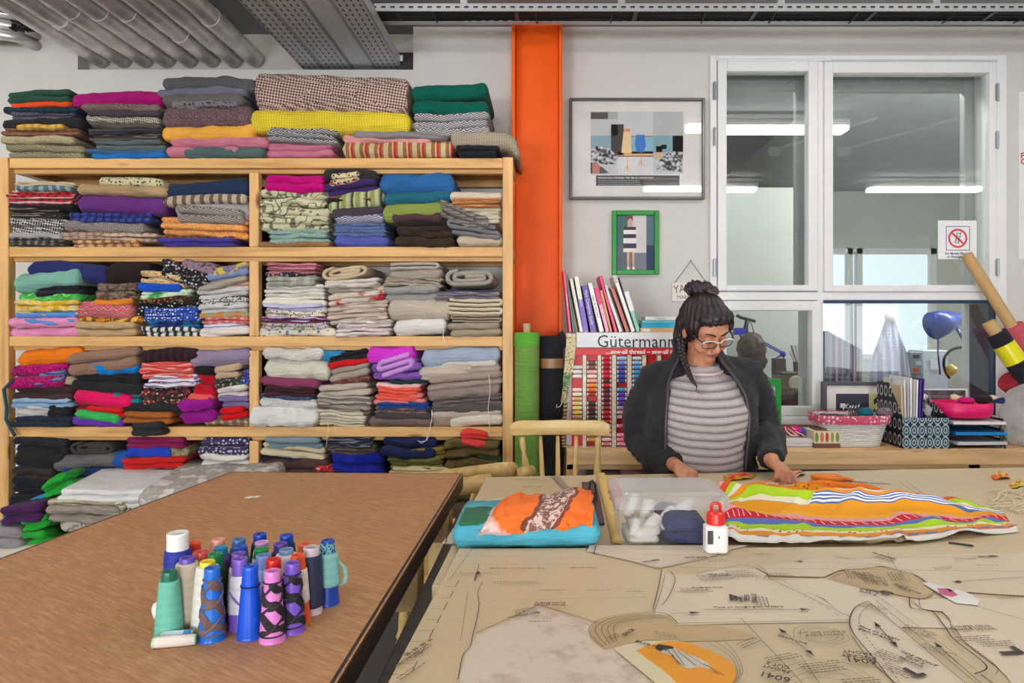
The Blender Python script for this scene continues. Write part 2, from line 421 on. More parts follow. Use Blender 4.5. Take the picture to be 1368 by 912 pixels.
for px, ys in ((955, (121, 182, 357)), (1333, (123, 187, 357))):
    for y in ys:
        m = MB(); p = P(px, y, WY-0.04); m.tube([p-Vector((0,0,0.05)), p+Vector((0,0,0.05))], 0.008, 10)
        m.box(p.x-0.012, p.x+0.012, WY-0.036, WY-0.03, p.z-0.045, p.z+0.045); obj('hinge', m, HG, wn, smooth=False)
m = MB(); m.box(wl-0.02, wr+0.02, WY-0.045, WY+0.1, wz(566), wz(557)); obj('sill', m, WHITE, wn, bevel=0.004)
m = MB(); m.box(wx(958), wx(1098), WY-0.037, WY-0.031, wz(82), wz(77.5)); obj('drip_strip', m, WHITE, wn); m = MB(); m.box(wx(1107), wx(1328), WY-0.037, WY-0.031, wz(83), wz(78)); obj('drip_strip', m, WHITE, wn)
# the workshop beyond the window
FY = 8.6
FW = mat((196,200,196), 0.9, var=0.02)
m = MB(); m.box(0.2, 0.3, WY+TH, FY, 0, CZ); m.box(5.4, 5.5, WY+TH, FY, 0, CZ); m.box(0.2, 5.5, FY, FY+0.1, 0, 1.05); m.box(0.2, 5.5, FY, FY+0.1, 2.45, CZ)
m.box(0.2, 3.3, FY, FY+0.1, 1.05, 2.45); m.box(4.9, 5.5, FY, FY+0.1, 1.05, 2.45)
m.box(2.05, 2.15, 5.4, FY, 0, CZ)
m.box(0.9, 2.15, 5.35, 5.45, 0, 2.55)
struct(obj('wall_far', m, FW))
m = MB(); m.box(0.2, 5.5, WY+TH, FY, -0.1, 0); struct(obj('floor_far', m, mat((110,108,104), 0.7)))
m = MB(); m.box(0.2, 5.5, WY+TH, FY+0.1, CZ, CZ+0.1); struct(obj('ceiling_far', m, mat((176,182,188), 0.9)))
fw = bpy.data.objects.new('window_5', None); COL.objects.link(fw); fw.location = (3.3, FY, 1.05); fw['kind'] = 'structure'
m = MB()
for a in (3.3, 3.78, 3.9, 4.83): m.box(a, a+0.07, FY-0.03, FY+0.06, 1.05, 2.45)
m.box(3.3, 4.9, FY-0.03, FY+0.06, 2.38, 2.45); m.box(3.3, 4.9, FY-0.03, FY+0.06, 1.05, 1.12); obj('window_frame', m, WHITE, fw)
m = MB(); m.box(3.35, 4.85, FY+0.03, FY+0.034, 1.1, 2.4); obj('pane', m, glass(0.08), fw)
def far_fill_lamp(x, y, label, st=75.0):  # lamps added to brighten the far room, hidden above the window head
    t = thing('ceiling_lamp', label, 'lamp', (x, y, CZ-0.12))
    m = MB(); m.box(x-0.66, x+0.66, y-0.05, y+0.05, CZ-0.08, CZ); obj('housing', m, WHITE, t)
    m = MB(); m.box(x-0.64, x+0.64, y-0.075, y+0.075, CZ-0.12, CZ-0.08); obj('diffuser', m, emis((255,252,245), st), t, bevel=0.01)
far_fill_lamp(1.2, 4.42, 'unseen batten added to brighten the room beyond the window, left one', 16.0)
far_fill_lamp(2.7, 4.42, 'unseen batten added to brighten the room beyond the window, middle one', 40.0)
far_fill_lamp(4.2, 4.42, 'unseen batten added to brighten the room beyond the window, right one', 150.0)
# smoke detectors and conduit of this room's ceiling, mirrored in the panes
for x, nm in ((2.19, 'left'), (2.85, 'right')):
    t = thing('smoke_detector', 'white smoke detector on the ceiling mirrored in the window, %s one' % nm, 'smoke detector', (x, 1.26, CZ-0.06))
    m = MB(); m.lathe([(0.04, CZ-0.07), (0.055, CZ-0.05), (0.055, CZ-0.03), (0.065, CZ-0.029), (0.065, CZ)], 20, (x, 1.26, 0)); obj('detector_body', m, WHITE, t)
    m = MB(); m.tube([(x, 1.26, CZ-0.012), (x+0.5, 2.25, CZ-0.012)], 0.012, 8); obj('conduit', m, WHITE, t)
# ---------------------------------------------------------------- ducts and cable trays under the ceiling
FOIL = mat((214,208,204), 0.34, metal=0.5, var=0.22, vs=9, bump=0.9, bs=20, name='foil')
GALV = mat((192,194,197), 0.38, metal=0.4, var=0.08, vs=30, name='galvanised')
def slotted(axis, pitch, duty, cross, cpitch):
    t = NT('slotted_steel'); sx = t.n('ShaderNodeSeparateXYZ'); t.l(t.tc(), sx.inputs[0])
    a = sx.outputs[axis]; b = sx.outputs[cross]
    fa = t.math('LESS_THAN', t.math('FRACT', t.math('MULTIPLY', a, 1/pitch)), duty)
    fb = t.math('LESS_THAN', t.math('ABSOLUTE', t.math('SUBTRACT', t.math('FRACT', t.math('MULTIPLY', b, 1/cpitch)), 0.5)), 0.14)
    f = t.math('MULTIPLY', fa, fb)
    t.color(t.mix(f, lin((186,186,188)), lin((48,46,46)))); t.b.inputs['Roughness'].default_value = 0.4
    t.l(t.math('MULTIPLY_ADD', f, -0.35, 0.35), t.b.inputs['Metallic']); return t.m
for k, px in enumerate((137, 166, 195, 224, 254, 284, 314, 343)):
    x = (px-VX)*4.0/FPX
    t = thing('foil_duct', 'silver foil wrapped duct under the ceiling, %s from the left' % ('first','second','third','fourth','fifth','sixth','seventh','eighth')[k], 'duct', (x, 2.7, 3.02), 'foil ducts running to the wall')
    mb = MB(); pts = []; rs = []; n = 60
    for i in range(n+1):
        y = 1.2+(3.995-1.2)*i/n; pts.append((x+0.004*noise.noise((y*5, k, 0)), y, 3.02+0.004*noise.noise((y*5, k, 9)))); rs.append(0.051+0.0035*noise.noise((y*14, k*3.1, 2)))
    mb.tube(pts, rs, 18); obj('duct_wrap', mb, FOIL, t, smooth=True)
    for y in (1.9, 2.75, 3.5):
        mb = MB(); y += R.uniform(-.15, .15); mb.tube([(x, y, 3.02), (x, y+.04, 3.02)], 0.0535, 18); obj('joint_tape', mb, FOIL, t, smooth=False)
for k, py in enumerate((18, 33, 47)):
    z = CAMZ-(py-VY)*3.75/FPX
    t = thing('foil_duct', 'short silver duct along the wall at the upper left corner, %s' % ('upper', 'middle', 'lower')[k], 'duct', (-3.4, 3.75, z))
    mb = MB(); mb.tube([(-4.5, 3.75, z), (-2.98, 3.75, z), (-2.93, 3.78, z), (-2.91, 3.9, z)], 0.028, 12); obj('duct_wrap', mb, FOIL, t, smooth=True)
mb = MB()
for i in range(26):
    a = R.uniform(0, 6.28); p = P(30, 35, 3.55)
    q = [p+Vector((R.uniform(-.05,.05), R.uniform(-.03,.03), R.uniform(-.025,.02))) for _ in range(4)]; mb.tube(q, 0.005, 5)
mb.tube([P(30,35,3.55), P(26,10,3.6), P(20,-30,3.65)], 0.008, 6)
tag(obj('cable_bundle', mb, mat((24,24,26), 0.6)), 'tangled black cable bundle among the ducts in the upper left corner', 'cables')
def tray_y(pa, pb, label, m, zb=2.945, closed=False, mid=None):
    a, b = (pa-VX)*3.9/FPX, (pb-VX)*3.9/FPX
    t = thing('cable_tray', label, 'cable tray', ((a+b)/2, 2.5, zb))
    mb = MB(); mb.box(a, b, 1.2, 3.99, zb, zb+0.004); obj('tray_bottom', mb, m, t)
    for x in ((a, b) if mid is None else (a, b, (mid-VX)*3.9/FPX)):
        mb = MB(); mb.box(x-0.003, x+0.003, 1.2, 3.99, zb-(0.0 if mid is None or x in (a, b) else 0.012), zb+0.06); obj('tray_side', mb, GALV, t)
    if closed:
        mb = MB(); mb.box(a, b, 1.2, 3.99, zb+0.06, zb+0.064); obj('tray_lid', mb, GALV, t)
    mb = MB(); mb.box(a-0.02, b+0.02, 3.1, 3.14, zb+0.064, zb+0.085)
    for x in (a-0.01, b+0.01): mb.tube([(x, 3.12, zb+0.07), (x, 3.12, CZ)], 0.005, 6)
    obj('hanger_bracket', mb, GALV, t)
SLY = slotted(1, 0.05, 0.55, 0, 0.032)
tray_y(402, 429, 'perforated steel cable tray beside the foil ducts', SLY)
tray_y(431, 468, 'wide perforated steel cable tray, second from the ducts', SLY)
tray_y(471, 499, 'plain closed steel trunking between two perforated trays', GALV, closed=True)
tray_y(501, 534, 'perforated steel cable tray farthest right above the recess', SLY)
# tray running along the wall
t = thing('cable_tray', 'long slotted steel cable tray running along the wall above column and window', 'cable tray', (1.2, 3.48, 3.03))
SLX = slotted(0, 0.046, 0.5, 2, 0.036)
x0, x1 = -0.86, 3.4
mb = MB(); mb.box(x0, x1, 3.40, 3.405, 3.028, 3.066); mb.box(x0, x1, 3.405, 3.425, 3.062, 3.066); obj('front_rail', mb, SLX, t)
mb = MB(); mb.box(x0, x1, 3.55, 3.555, 3.028, 3.066); mb.box(x0, x1, 3.52, 3.55, 3.028, 3.031); obj('rear_rail', mb, SLX, t)
x = x0+0.1
while x < x1: mb = MB(); mb.box(x, x+0.02, 3.406, 3.549, 3.032, 3.036); obj('rung', mb, mat((70,70,74), .5), t); x += 0.6
for px in (620, 830, 1043, 1250):
    x = (px-VX)*3.41/FPX; mb = MB(); mb.box(x-0.018, x+0.018, 3.40, 3.43, 3.066, 3.10); mb.tube([(x, 3.42, 3.10), (x, 3.42, CZ)], 0.005, 6); obj('hanger_bracket', mb, GALV, t, bevel=0.002)
BLK = mat((26,26,28), 0.5)
for k in range(6):
    mb = MB(); pts = []
    for i in range(60):
        x = x0-0.12+(x1-x0+0.12)*i/59; rise = 0.0 if x > -0.4 else -(x+0.4)*0.03
        pts.append((x, 3.425+0.022*k+0.006*noise.noise((x*3, k, 0)), 3.05+0.006*noise.noise((x*2, k, 5))-rise))
    mb.tube(pts, 0.0095, 7)
    tag(obj('power_cable', mb, BLK, smooth=True), 'black cable in the long tray along the wall, %s from the front' % ('first','second','third','fourth','fifth','sixth')[k], 'cable', 'black cables in the long tray')
for i_, px in enumerate((582, 716, 815, 937, 1028, 1136, 1262, 1358)):
    x = (px-VX)*3.5/FPX; mb = MB()
    mb.tube([(x, 3.41, 3.025), (x+0.003, 3.48, 3.02), (x+0.006, 3.53, 3.026)], 0.004, 6)
    mb.tube([(x, 3.41, 3.025), (x, 3.41, 3.07)], 0.004, 6)
    tag(obj('cable_tie', mb, BLK), 'thin black tie around the cables of the long tray, %s from the left' % ('first','second','third','fourth','fifth','sixth','seventh','eighth')[i_], 'cable tie', 'ties on the long cable tray')
t = thing('junction_box', 'small black box with a white label in the wall recess', 'box', P(541, 84, 3.96))
p = P(541, 78, 3.9); mb = MB(); mb.box(p.x-0.05, p.x+0.045, 3.90, 3.99, rb, p.z+0.035); obj('box_body', mb, BLK, t, bevel=0.003)
mb = MB(); mb.box(p.x-0.046, p.x-0.012, 3.897, 3.9, p.z-0.015, p.z+0.018); obj('white_label', mb, mat((225,225,222)), t)
# ---------------------------------------------------------------- pine shelving unit
SY = 3.42
def sx_(px): return (px-VX)*SY/FPX
def sz_(py): return CAMZ-(py-VY)*SY/FPX
PINEX = wood((216,166,100), (188,136,76), 'x'); PINEZ = wood((218,170,108), (190,140,82), 'z'); PINEY = wood((200,156,98), (172,126,74), 'y')
SB = 3.86
t = thing('shelving_unit', 'tall home made pine shelving unit filled with folded fabrics', 'shelves', (sx_(340), 3.64, 0))
RAILS = (211, 329.5, 449, 570, 693)
for px in (-2, 671.5):
    mb = MB(); mb.box(sx_(px), sx_(px+14), SY-0.005, SY+0.045, 0, sz_(210)); obj('post', mb, PINEZ, t, bevel=0.003)
    mb = MB(); mb.box(sx_(px), sx_(px+14), SB-0.05, SB, 0, sz_(210)); obj('post', mb, PINEZ, t, bevel=0.003)
    for k in range(len(RAILS)):
        mb = MB(); mb.box(sx_(px), sx_(px+14), SY+0.045, SB-0.05, sz_(RAILS[k]+15), sz_(RAILS[k]+1)); obj('side_rail', mb, PINEY, t, bevel=0.002)
for k, y in enumerate(RAILS):
    mb = MB(); mb.box(sx_(12), sx_(671.5), SY, SY+0.022, sz_(y+13.5), sz_(y)); obj('front_rail', mb, PINEX, t, bevel=0.003)
    mb = MB(); mb.box(sx_(12), sx_(671.5), SY+0.03, SY+0.07, sz_(y+19), sz_(y+13)); obj('cleat', mb, PINEX, t, bevel=0.002)
    mb = MB(); mb.box(sx_(12), sx_(671.5), SB-0.03, SB, sz_(y+16), sz_(y+5)); obj('rear_rail', mb, PINEX, t, bevel=0.002)
    n = 5; d = (SB-0.03-SY-0.022)/n
    for i in range(n):
        mb = MB(); mb.box(sx_(12), sx_(671.5), SY+0.023+i*d, SY+0.019+(i+1)*d, sz_(y+5), sz_(y)); obj('shelf_board', mb, PINEX, t, bevel=0.002)
    if k < 4:
        z1 = sz_(y+19); z0 = sz_(RAILS[k+1])
        for Ya in (SY-0.002, SB-0.05):
            mb = MB(); mb.box(sx_(333), sx_(345.5), Ya, Ya+0.045, z0, z1); obj('middle_post', mb, PINEZ, t, bevel=0.003)
# a wide back board behind the two upper bays
mb = MB(); mb.box(sx_(90), sx_(333), SB-0.012, SB-0.002, sz_(262), sz_(232)); obj('back_board', mb, wood((150,104,62), (120,82,48), 'x'), t)
mb = MB(); mb.box(sx_(345), sx_(671), SB-0.012, SB-0.002, sz_(262), sz_(240)); obj('back_board', mb, PINEX, t)
# ---------------------------------------------------------------- folded fabrics
def fold_mesh(x0, x1, z0, z1, yf, depth, layers=1, tilt=0.0, arch=0.0, pitch=0.0, seed=0, soft=1.0, droop=0.0):
    """a folded cloth: rounded front folds, one bulge per layer, limp ends"""
    mb = MB(); W = x1-x0; Ht = z1-z0; t = Ht/layers; xc = (x0+x1)/2
    nx = max(12, int(W/0.011)); nz = 8 if Ht/layers > .04 else 6
    def zoff(x):
        u = (x-xc)/(W/2)
        return tilt*u*0.5 + arch*(1-u*u) - droop*max(0, u-0.55)**2*8 + 0.008*soft*noise.noise((x*7, seed*3.7, 1.3))+0.003*soft*noise.noise((x*19, seed*1.7, 4.3))
    for L in range(layers):
        a0 = z0+L*t; sh = R.uniform(-0.016, 0.016)*(1 if layers > 1 else 0.3); dx0 = R.uniform(0, 0.018)*(layers > 1); dx1 = R.uniform(0, 0.018)*(layers > 1)
        X0 = x0+dx0; X1 = x1-dx1; r = t*0.5; tl = R.uniform(-.10, .10)*t*(layers > 1)
        prof = []                                        # (y offset, z 0..1) round the front fold
        for k in range(nz+1):
            a = -math.pi/2+math.pi*k/nz
            prof.append((-math.cos(a)*min(r, 0.05)*0.95, 0.5+0.5*math.sin(a)))
        pts = [(depth, 0.03)]+[(depth*0.5, 0.0)]+[(min(0.06, depth*.3), 0.0)]+prof+[(min(0.06, depth*.3), 1.0), (depth*0.5, 1.0), (depth, 0.97)]
        m_ = len(pts); vs = []
        for i in range(nx+1):
            u = i/nx; x = X0+(X1-X0)*u
            e = min(u, 1-u)*(X1-X0); er = min(r*0.9, 0.03)
            k = 1.0 if e >= er else math.sqrt(max(0.0, 1-(1-e/er)**2))*0.65+0.35
            for (dy, zf) in pts:
                zc = a0+t*0.5; z = zc+(zf-0.5)*t*k*(1.0 if layers > 1 else 1.03)
                n1 = noise.noise((x*11+seed, (a0+zf*t)*16, seed*1.7+L)); n2 = noise.noise((x*34, (a0+zf*t)*40, seed+dy*20))
                wr = noise.noise((x*6+seed*3.1, (a0+zf*t)*75+x*9, seed*.7+L*2)); y = yf+min(r, .05)+dy+sh+(1-k)*0.02+(0.012*soft*n1+0.010*soft*wr)*(1 if dy < 0.07 else 0.2)+0.003*soft*n2
                z += zoff(x) + tl*(x-xc)/W*2 - pitch*max(0, 1-(dy/depth)) + 0.0035*soft*n2 + 0.004*soft*noise.noise((x*9, seed*2.2+L*5, dy*8))
                vs.append((x, y, z))
        fs = []
        for i in range(nx):
            for j in range(m_):
                j2 = (j+1) % m_; fs.append((i*m_+j, (i+1)*m_+j, (i+1)*m_+j2, i*m_+j2))
        fs.append(tuple(range(m_))); fs.append(tuple(nx*m_+j for j in range(m_-1, -1, -1)))
        mb.add(vs, fs)
    return mb
def strip_mesh(x0, x1, z0, z1, yf, depth, turns=3, tilt=0.0, seed=0, roll=False):
    """cloth whose folded edge faces the viewer: a strip that doubles back on itself"""
    W = x1-x0; Ht = z1-z0; n = turns; g = Ht/n; th = g*0.80; path = []; xc = (x0+x1)/2; zc = (z0+z1)/2
    if roll:
        k = turns; N = 26*k
        for i in range(N+1):
            a = i/26*2*math.pi; f = i/N; sz = (Ht/2-th/2)*(1-0.86*f); sx = (W/2-th/2)*(1-0.55*f)
            ca, sa = math.cos(a+math.pi*0.6), math.sin(a+math.pi*0.6)
            path.append((xc+sx*math.copysign(abs(ca)**0.55, ca), zc+sz*math.copysign(abs(sa)**0.8, sa)))
        th = Ht/(turns*2)*0.72
    else:
        for L in range(n):
            za = z0+g*(L+0.5); e0 = R.uniform(0, 0.03)*W; e1 = R.uniform(0, 0.03)*W
            xs = [x0+g/2+e0+(W-g-e0-e1)*i/14 for i in range(15)]
            if L % 2: xs = xs[::-1]
            path += [(x, za) for x in xs]
            if L < n-1:
                xe = xs[-1]; d = 1 if L % 2 == 0 else -1
                path += [(xe+d*g*0.5*math.sin(math.pi*i/6), za+g*0.5*(1-math.cos(math.pi*i/6))) for i in range(1, 6)]
    mb = MB(); prof = []; N = len(path)
    def off(x, z): return (x, z+tilt*(x-xc)/W+0.006*noise.noise((x*6, seed*2.1, 0))+0.003*noise.noise((x*20, z*20, seed)))
    rows = []
    for i, (x, z) in enumerate(path):
        a = path[max(i-1, 0)]; b = path[min(i+1, N-1)]; tx, tz = b[0]-a[0], b[1]-a[1]; l = math.hypot(tx, tz) or 1; nx_, nz_ = -tz/l, tx/l
        h = th/2; yy = yf+0.006*noise.noise((x*9, z*9, seed))
        ring = []
        for (o, y) in ((-h, depth), (-h, 0.012), (-h*0.8, 0.003), (0, 0.0), (h*0.8, 0.003), (h, 0.012), (h, depth)):
            X, Z = off(x+nx_*o, z+nz_*o); ring.append((X, yy+y, Z))
        rows.append(ring)
    m_ = 7; vs = [v for rg in rows for v in rg]; fs = []
    for i in range(N-1):
        for j in range(m_-1): fs.append((i*m_+j, (i+1)*m_+j, (i+1)*m_+j+1, i*m_+j+1))
    fs.append(tuple(range(m_))); fs.append(tuple((N-1)*m_+j for j in range(m_-1, -1, -1)))
    mb.add(vs, fs); return mb
NF = [0]
def fabric(x0, x1, yt, yb, desc, m, layers=1, dy=0.0, tilt=0.0, arch=0.0, pitch=0.0, Y=SY, depth=0.37, style='fold', soft=1.0, droop=0.0, where='', turns=3, group='folded fabrics on the shelving'):
    NF[0] += 1; sd = NF[0]
    k = Y/FPX; yf = Y-0.012+dy+R.uniform(-0.006, 0.010)
    X0, X1 = (x0-VX)*k, (x1-VX)*k; Z0, Z1 = CAMZ-(yb-VY)*k, CAMZ-(yt-VY)*k
    if style == 'fold': mb = fold_mesh(X0, X1, Z0, Z1, yf, depth, layers, tilt*k, arch*k, pitch, sd, soft, droop*k)
    elif style == 'edge': mb = strip_mesh(X0, X1, Z0, Z1, yf, depth, turns, tilt*k, sd)
    else: mb = strip_mesh(X0, X1, Z0, Z1, yf, depth, turns, tilt*k, sd, True)
    o = obj('folded_fabric', mb, m, None, smooth=True, origin=((X0+X1)/2, yf, Z0), fixn=(style != 'fold'))
    return tag(o, desc+(', '+where if where else ''), 'fabric', group)
def pile(where, rows):
    for r in rows:
        kw = r[6] if len(r) > 6 else {}
        fabric(r[0], r[1], r[2], r[3], r[4], r[5], where=where, **kw)
F = fab
# --- on top of the unit
pile('first pile on the shelving top', [
 (10,97,122,138,'dark green folded wool',F('plain',(44,78,62)),dict(layers=2,tilt=4)),
 (15,95,134,144,'thin orange red cloth',F('plain',(226,78,30)),dict(tilt=3)),
 (4,106,143,152,'navy and green plaid',F('check',(34,46,66),(30,66,58),(20,24,34)),{}),
 (12,101,150,159,'grey violet chevron weave',F('chevron',(110,106,126),(60,58,76)),dict(layers=2)),
 (0,110,158,170,'black cloth with brown edge',F('plain',(44,40,42)),dict(arch=2)),
 (23,88,167,174,'thin yellow checked cloth',F('check',(226,176,72),(196,140,50),(160,140,90)),dict(dy=-0.012)),
 (0,108,172,182,'brown and rust tartan',F('check',(122,82,60),(84,66,48),(160,104,78)),dict(layers=2)),
 (2,100,182,192,'pale beige tweed',F('tweed',(190,176,140),(160,146,112)),{}),
 (3,112,192,211,'sage beige chevron wool',F('chevron',(164,150,118),(116,110,86)),dict(layers=2))])
pile('second pile on the shelving top', [
 (95,217,123,143,'bright magenta wool',F('plain',(164,12,108)),dict(tilt=3,arch=1)),
 (109,216,140,150,'brown herringbone tweed',F('chevron',(140,118,110),(92,74,68)),dict(arch=1)),
 (118,216,148,156,'black purple speckled wool',F('tweed',(58,48,56),(84,72,80)),{}),
 (113,212,154,165,'black and white basket weave',F('houndstooth',(214,204,184),(52,46,42)),dict(tilt=-4)),
 (120,215,164,172,'dark taupe cloth',F('plain',(92,84,78)),dict(tilt=-3)),
 (118,216,171,179,'black striped suiting',F('hstripe',(44,42,46),(70,68,70)),dict(tilt=3)),
 (118,216,178,187,'grey brown and black wool',F('hstripe',(112,100,94),(62,54,58)),dict(layers=2)),
 (125,220,186,200,'grey green blanket cloth',F('plain',(94,106,104)),dict(layers=2)),
 (114,222,199,206,'blue denim',F('tweed',(48,82,124),(70,104,140)),{}),
 (122,222,204,211,'bright blue cloth',F('plain',(28,112,190)),dict(dy=-0.01))])
pile('third pile on the shelving top', [
 (217,342,104,122,'charcoal wool',F('tweed',(78,76,78),(96,94,96)),dict(arch=3,tilt=-2)),
 (209,330,117,129,'thin blue grey cloth',F('plain',(112,110,128)),dict(arch=2,tilt=3)),
 (217,325,124,142,'grey brown cloth',F('plain',(104,98,94)),dict(tilt=4)),
 (230,318,135,146,'grey dotted cloth',F('dots',(124,120,122),(60,58,60)),dict(tilt=3,dy=-0.012)),
 (217,336,140,170,'plum speckled knit',F('tweed',(72,50,66),(110,86,96),(150,120,110)),dict(tilt=3)),
 (215,340,166,186,'orange yellow towelling',F('plain',(240,172,70)),dict(tilt=5)),
 (220,358,181,211,'dusty pink wool',F('plain',(202,122,140)),dict(layers=2,arch=1)),
 (246,354,196,211,'grey green wool',F('plain',(84,104,102)),dict(dy=-0.02))])
pile('fourth pile on the shelving top', [
 (338,546,98,149,'large brown and cream woven blanket',F('houndstooth',(206,180,166),(92,64,62),None,0.62),dict(tilt=-7,soft=0.7)),
 (542,549,108,150,'dark brown selvage of a blanket',F('plain',(72,62,50)),dict(soft=0.5)),
 (334,548,147,178,'bright yellow knitted blanket',F('knit',(238,214,58),(200,170,40)),dict(tilt=-4,arch=1)),
 (356,452,172,192,'black and white herringbone wool',F('chevron',(196,194,194),(58,56,60)),dict(layers=3,tilt=-5)),
 (352,446,190,210,'rose pink cloth',F('plain',(206,120,146)),dict(layers=2,tilt=3)),
 (472,600,176,186,'thin grey cloth',F('plain',(142,134,138)),dict(tilt=-2)),
 (457,576,180,191,'thin pale pink cloth',F('plain',(220,152,150)),dict(tilt=-3)),
 (457,606,185,210,'red brown and cream striped cushion cloth',F('vstripe',(206,180,136),(150,108,72),(206,44,40)),dict(tilt=3))])
pile('fifth pile on the shelving top', [
 (546,655,110,153,'dark bottle green wool',F('plain',(0,92,76)),dict(layers=2,tilt=4)),
 (550,655,151,182,'grey herringbone wool with fringe',F('chevron',(196,192,192),(92,88,92)),dict(layers=3,tilt=3)),
 (603,694,176,200,'beige ribbed knit hanging over the edge',F('knit',(186,172,150),(150,134,116)),dict(droop=10,tilt=-3,dy=-0.02)),
 (609,668,197,211,'black folded cloth',F('plain',(36,36,44)),dict(layers=2,dy=-0.02))])
# --- upper bays
pile('first pile in the upper left bay', [
 (20,104,243,250,'thin beige cloth',F('plain',(196,178,150)),dict(layers=2,tilt=-3)),
 (23,100,249,257,'teal checked cloth',F('vbars',(88,112,118),(150,164,164)),dict(dy=-0.01)),
 (9,101,255,273,'red tartan with fringe',F('check',(206,30,34),(60,40,44),(226,220,216)),dict(layers=3,tilt=-3)),
 (12,100,272,279,'black wool',F('plain',(34,30,32)),{}),
 (12,84,278,291,'black and beige tweed',F('hstripe',(48,44,42),(130,118,104),(30,28,28)),dict(layers=3)),
 (12,88,291,312,'black and white checked wool',F('houndstooth',(212,208,202),(34,32,34),None,0.7),dict(layers=4)),
 (12,85,312,319,'pale grey cloth',F('plain',(172,166,164)),{}),
 (12,86,318,329,'black grey patterned cloth',F('check',(66,62,62),(150,140,134),(36,34,36)),dict(layers=3))])
pile('second pile in the upper left bay', [
 (131,217,237,249,'cream and green cable knit',F('dots',(212,202,160),(92,104,80)),dict(tilt=-3)),
 (104,227,248,262,'tan cloth',F('plain',(178,148,108)),dict(tilt=-3,arch=1)),
 (103,222,261,285,'deep purple wool',F('plain',(104,48,124)),dict(tilt=-3)),
 (87,206,283,298,'blue and black tartan',F('check',(58,72,156),(30,32,54),(40,46,92)),dict(layers=2,tilt=1)),
 (87,194,297,312,'grey pinhead check',F('houndstooth',(168,156,150),(96,86,86),None,1.2),dict(tilt=-2)),
 (84,215,311,321,'pink and brown plaid',F('check',(190,156,138),(140,110,100),(214,190,160)),dict(layers=2,tilt=-2)),
 (92,192,320,330,'tan checked cloth rolled at the ends',F('vbars',(214,172,124),(160,110,74)),dict(layers=2))])
pile('third pile in the upper left bay', [
 (221,331,240,265,'navy blue ribbed wool',F('knit',(38,58,92),(30,44,72)),dict(tilt=8)),
 (219,330,260,273,'brown and cream checked cloth',F('vbars',(188,172,152),(116,92,78)),dict(tilt=5)),
 (233,333,266,296,'light grey cloth',F('plain',(166,158,160)),dict(tilt=-3)),
 (237,331,277,300,'grey herringbone with dark lining',F('chevron',(176,164,152),(108,98,94)),dict(tilt=-5,layers=2,dy=-0.01)),
 (214,332,291,317,'orange boucle tweed',F('tweed',(226,120,34),(240,160,80),(250,214,150)),dict(layers=3,tilt=-5,dy=-0.01)),
 (214,316,315,322,'brown checked cloth',F('check',(130,84,56),(90,58,44),(180,130,90)),{}),
 (217,320,320,330,'blue violet checked cloth hanging over the rail',F('vbars',(62,66,172),(88,60,150)),dict(layers=2,dy=-0.03))])
pile('first pile in the upper right bay', [
 (352,436,232,256,'hot pink wool',F('plain',(204,0,124)),dict(layers=2,tilt=-1)),
 (343,440,253,310,'cream curtain cloth with green vines',F('vine',(214,206,172),(112,116,92)),dict(layers=5,soft=1.4)),
 (356,441,306,325,'green and white tweed',F('tweed',(96,138,128),(170,190,180)),dict(layers=3)),
 (344,440,322,329.5,'flat brown paper packet',F('plain',(150,112,72)),dict(soft=0.4))])
pile('second pile in the upper right bay', [
 (432,504,228,242,'dark charcoal cloth',F('plain',(52,48,48)),dict(arch=3)),
 (439,482,232,247,'cream printed roll end',F('floral',(220,204,164),(60,40,44),(150,40,40)),dict(dy=-0.03,layers=2,tilt=5)),
 (431,507,241,261,'dark purple cloth',F('plain',(66,44,104)),dict(layers=2,tilt=7)),
 (432,500,259,270,'black cloth with orange edge',F('hstripe',(46,34,34),(150,92,40),(40,30,30),0.5),dict(layers=2,tilt=3)),
 (438,512,254,282,'green and cream striped cotton',F('vstripe',(150,158,92),(190,192,150),(70,78,66)),dict(tilt=14)),
 (442,512,276,290,'dark plum cloth',F('plain',(72,62,72)),dict(tilt=5)),
 (447,513,284,298,'blue and white herringbone',F('chevron',(196,192,204),(76,82,122)),{}),
 (443,516,297,316,'blue denim',F('tweed',(70,88,142),(112,128,170)),dict(layers=4)),
 (446,519,314,329.5,'lavender blue flannel',F('plain',(88,94,176)),{})])
pile('third pile in the upper right bay', [
 (506,606,231,258,'large blue fleece',F('plain',(44,104,164)),dict(tilt=3,droop=3)),
 (512,602,254,273,'teal blue fleece',F('plain',(34,104,124)),dict(tilt=5)),
 (511,596,270,294,'olive green cloth',F('plain',(142,156,74)),dict(tilt=5,soft=0.5)),
 (523,592,283,297,'plum brown satin',F('plain',(84,58,62)),dict(dy=-0.012)),
 (528,604,292,310,'dark brown leather cloth',F('plain',(52,38,36)),dict(layers=2,dy=-0.012)),
 (527,612,304,330,'brown fur cloth',F('tweed',(74,56,42),(52,38,30)),dict(dy=-0.02,layers=2,soft=1.8))])
pile('fourth pile in the upper right bay', [
 (600,671,255,268,'white cotton',F('plain',(220,204,186)),{}),
 (602,671,266,279,'orange tan striped cotton',F('hstripe',(208,146,86),(176,110,66),(190,130,84)),dict(layers=3)),
 (602,671,278,300,'cream cotton',F('plain',(206,196,174)),dict(layers=4)),
 (588,656,279,302,'taupe suiting slipping forward',F('hstripe',(130,120,112),(92,84,80),(150,140,132)),dict(layers=3,tilt=-24,dy=-0.03)),
 (600,668,297,318,'grey suiting',F('plain',(124,120,124)),dict(style='edge',tilt=-10,dy=-0.03)),
 (611,671,314,329.5,'pale cream cotton hanging over the rail',F('plain',(206,190,166)),dict(dy=-0.02))])
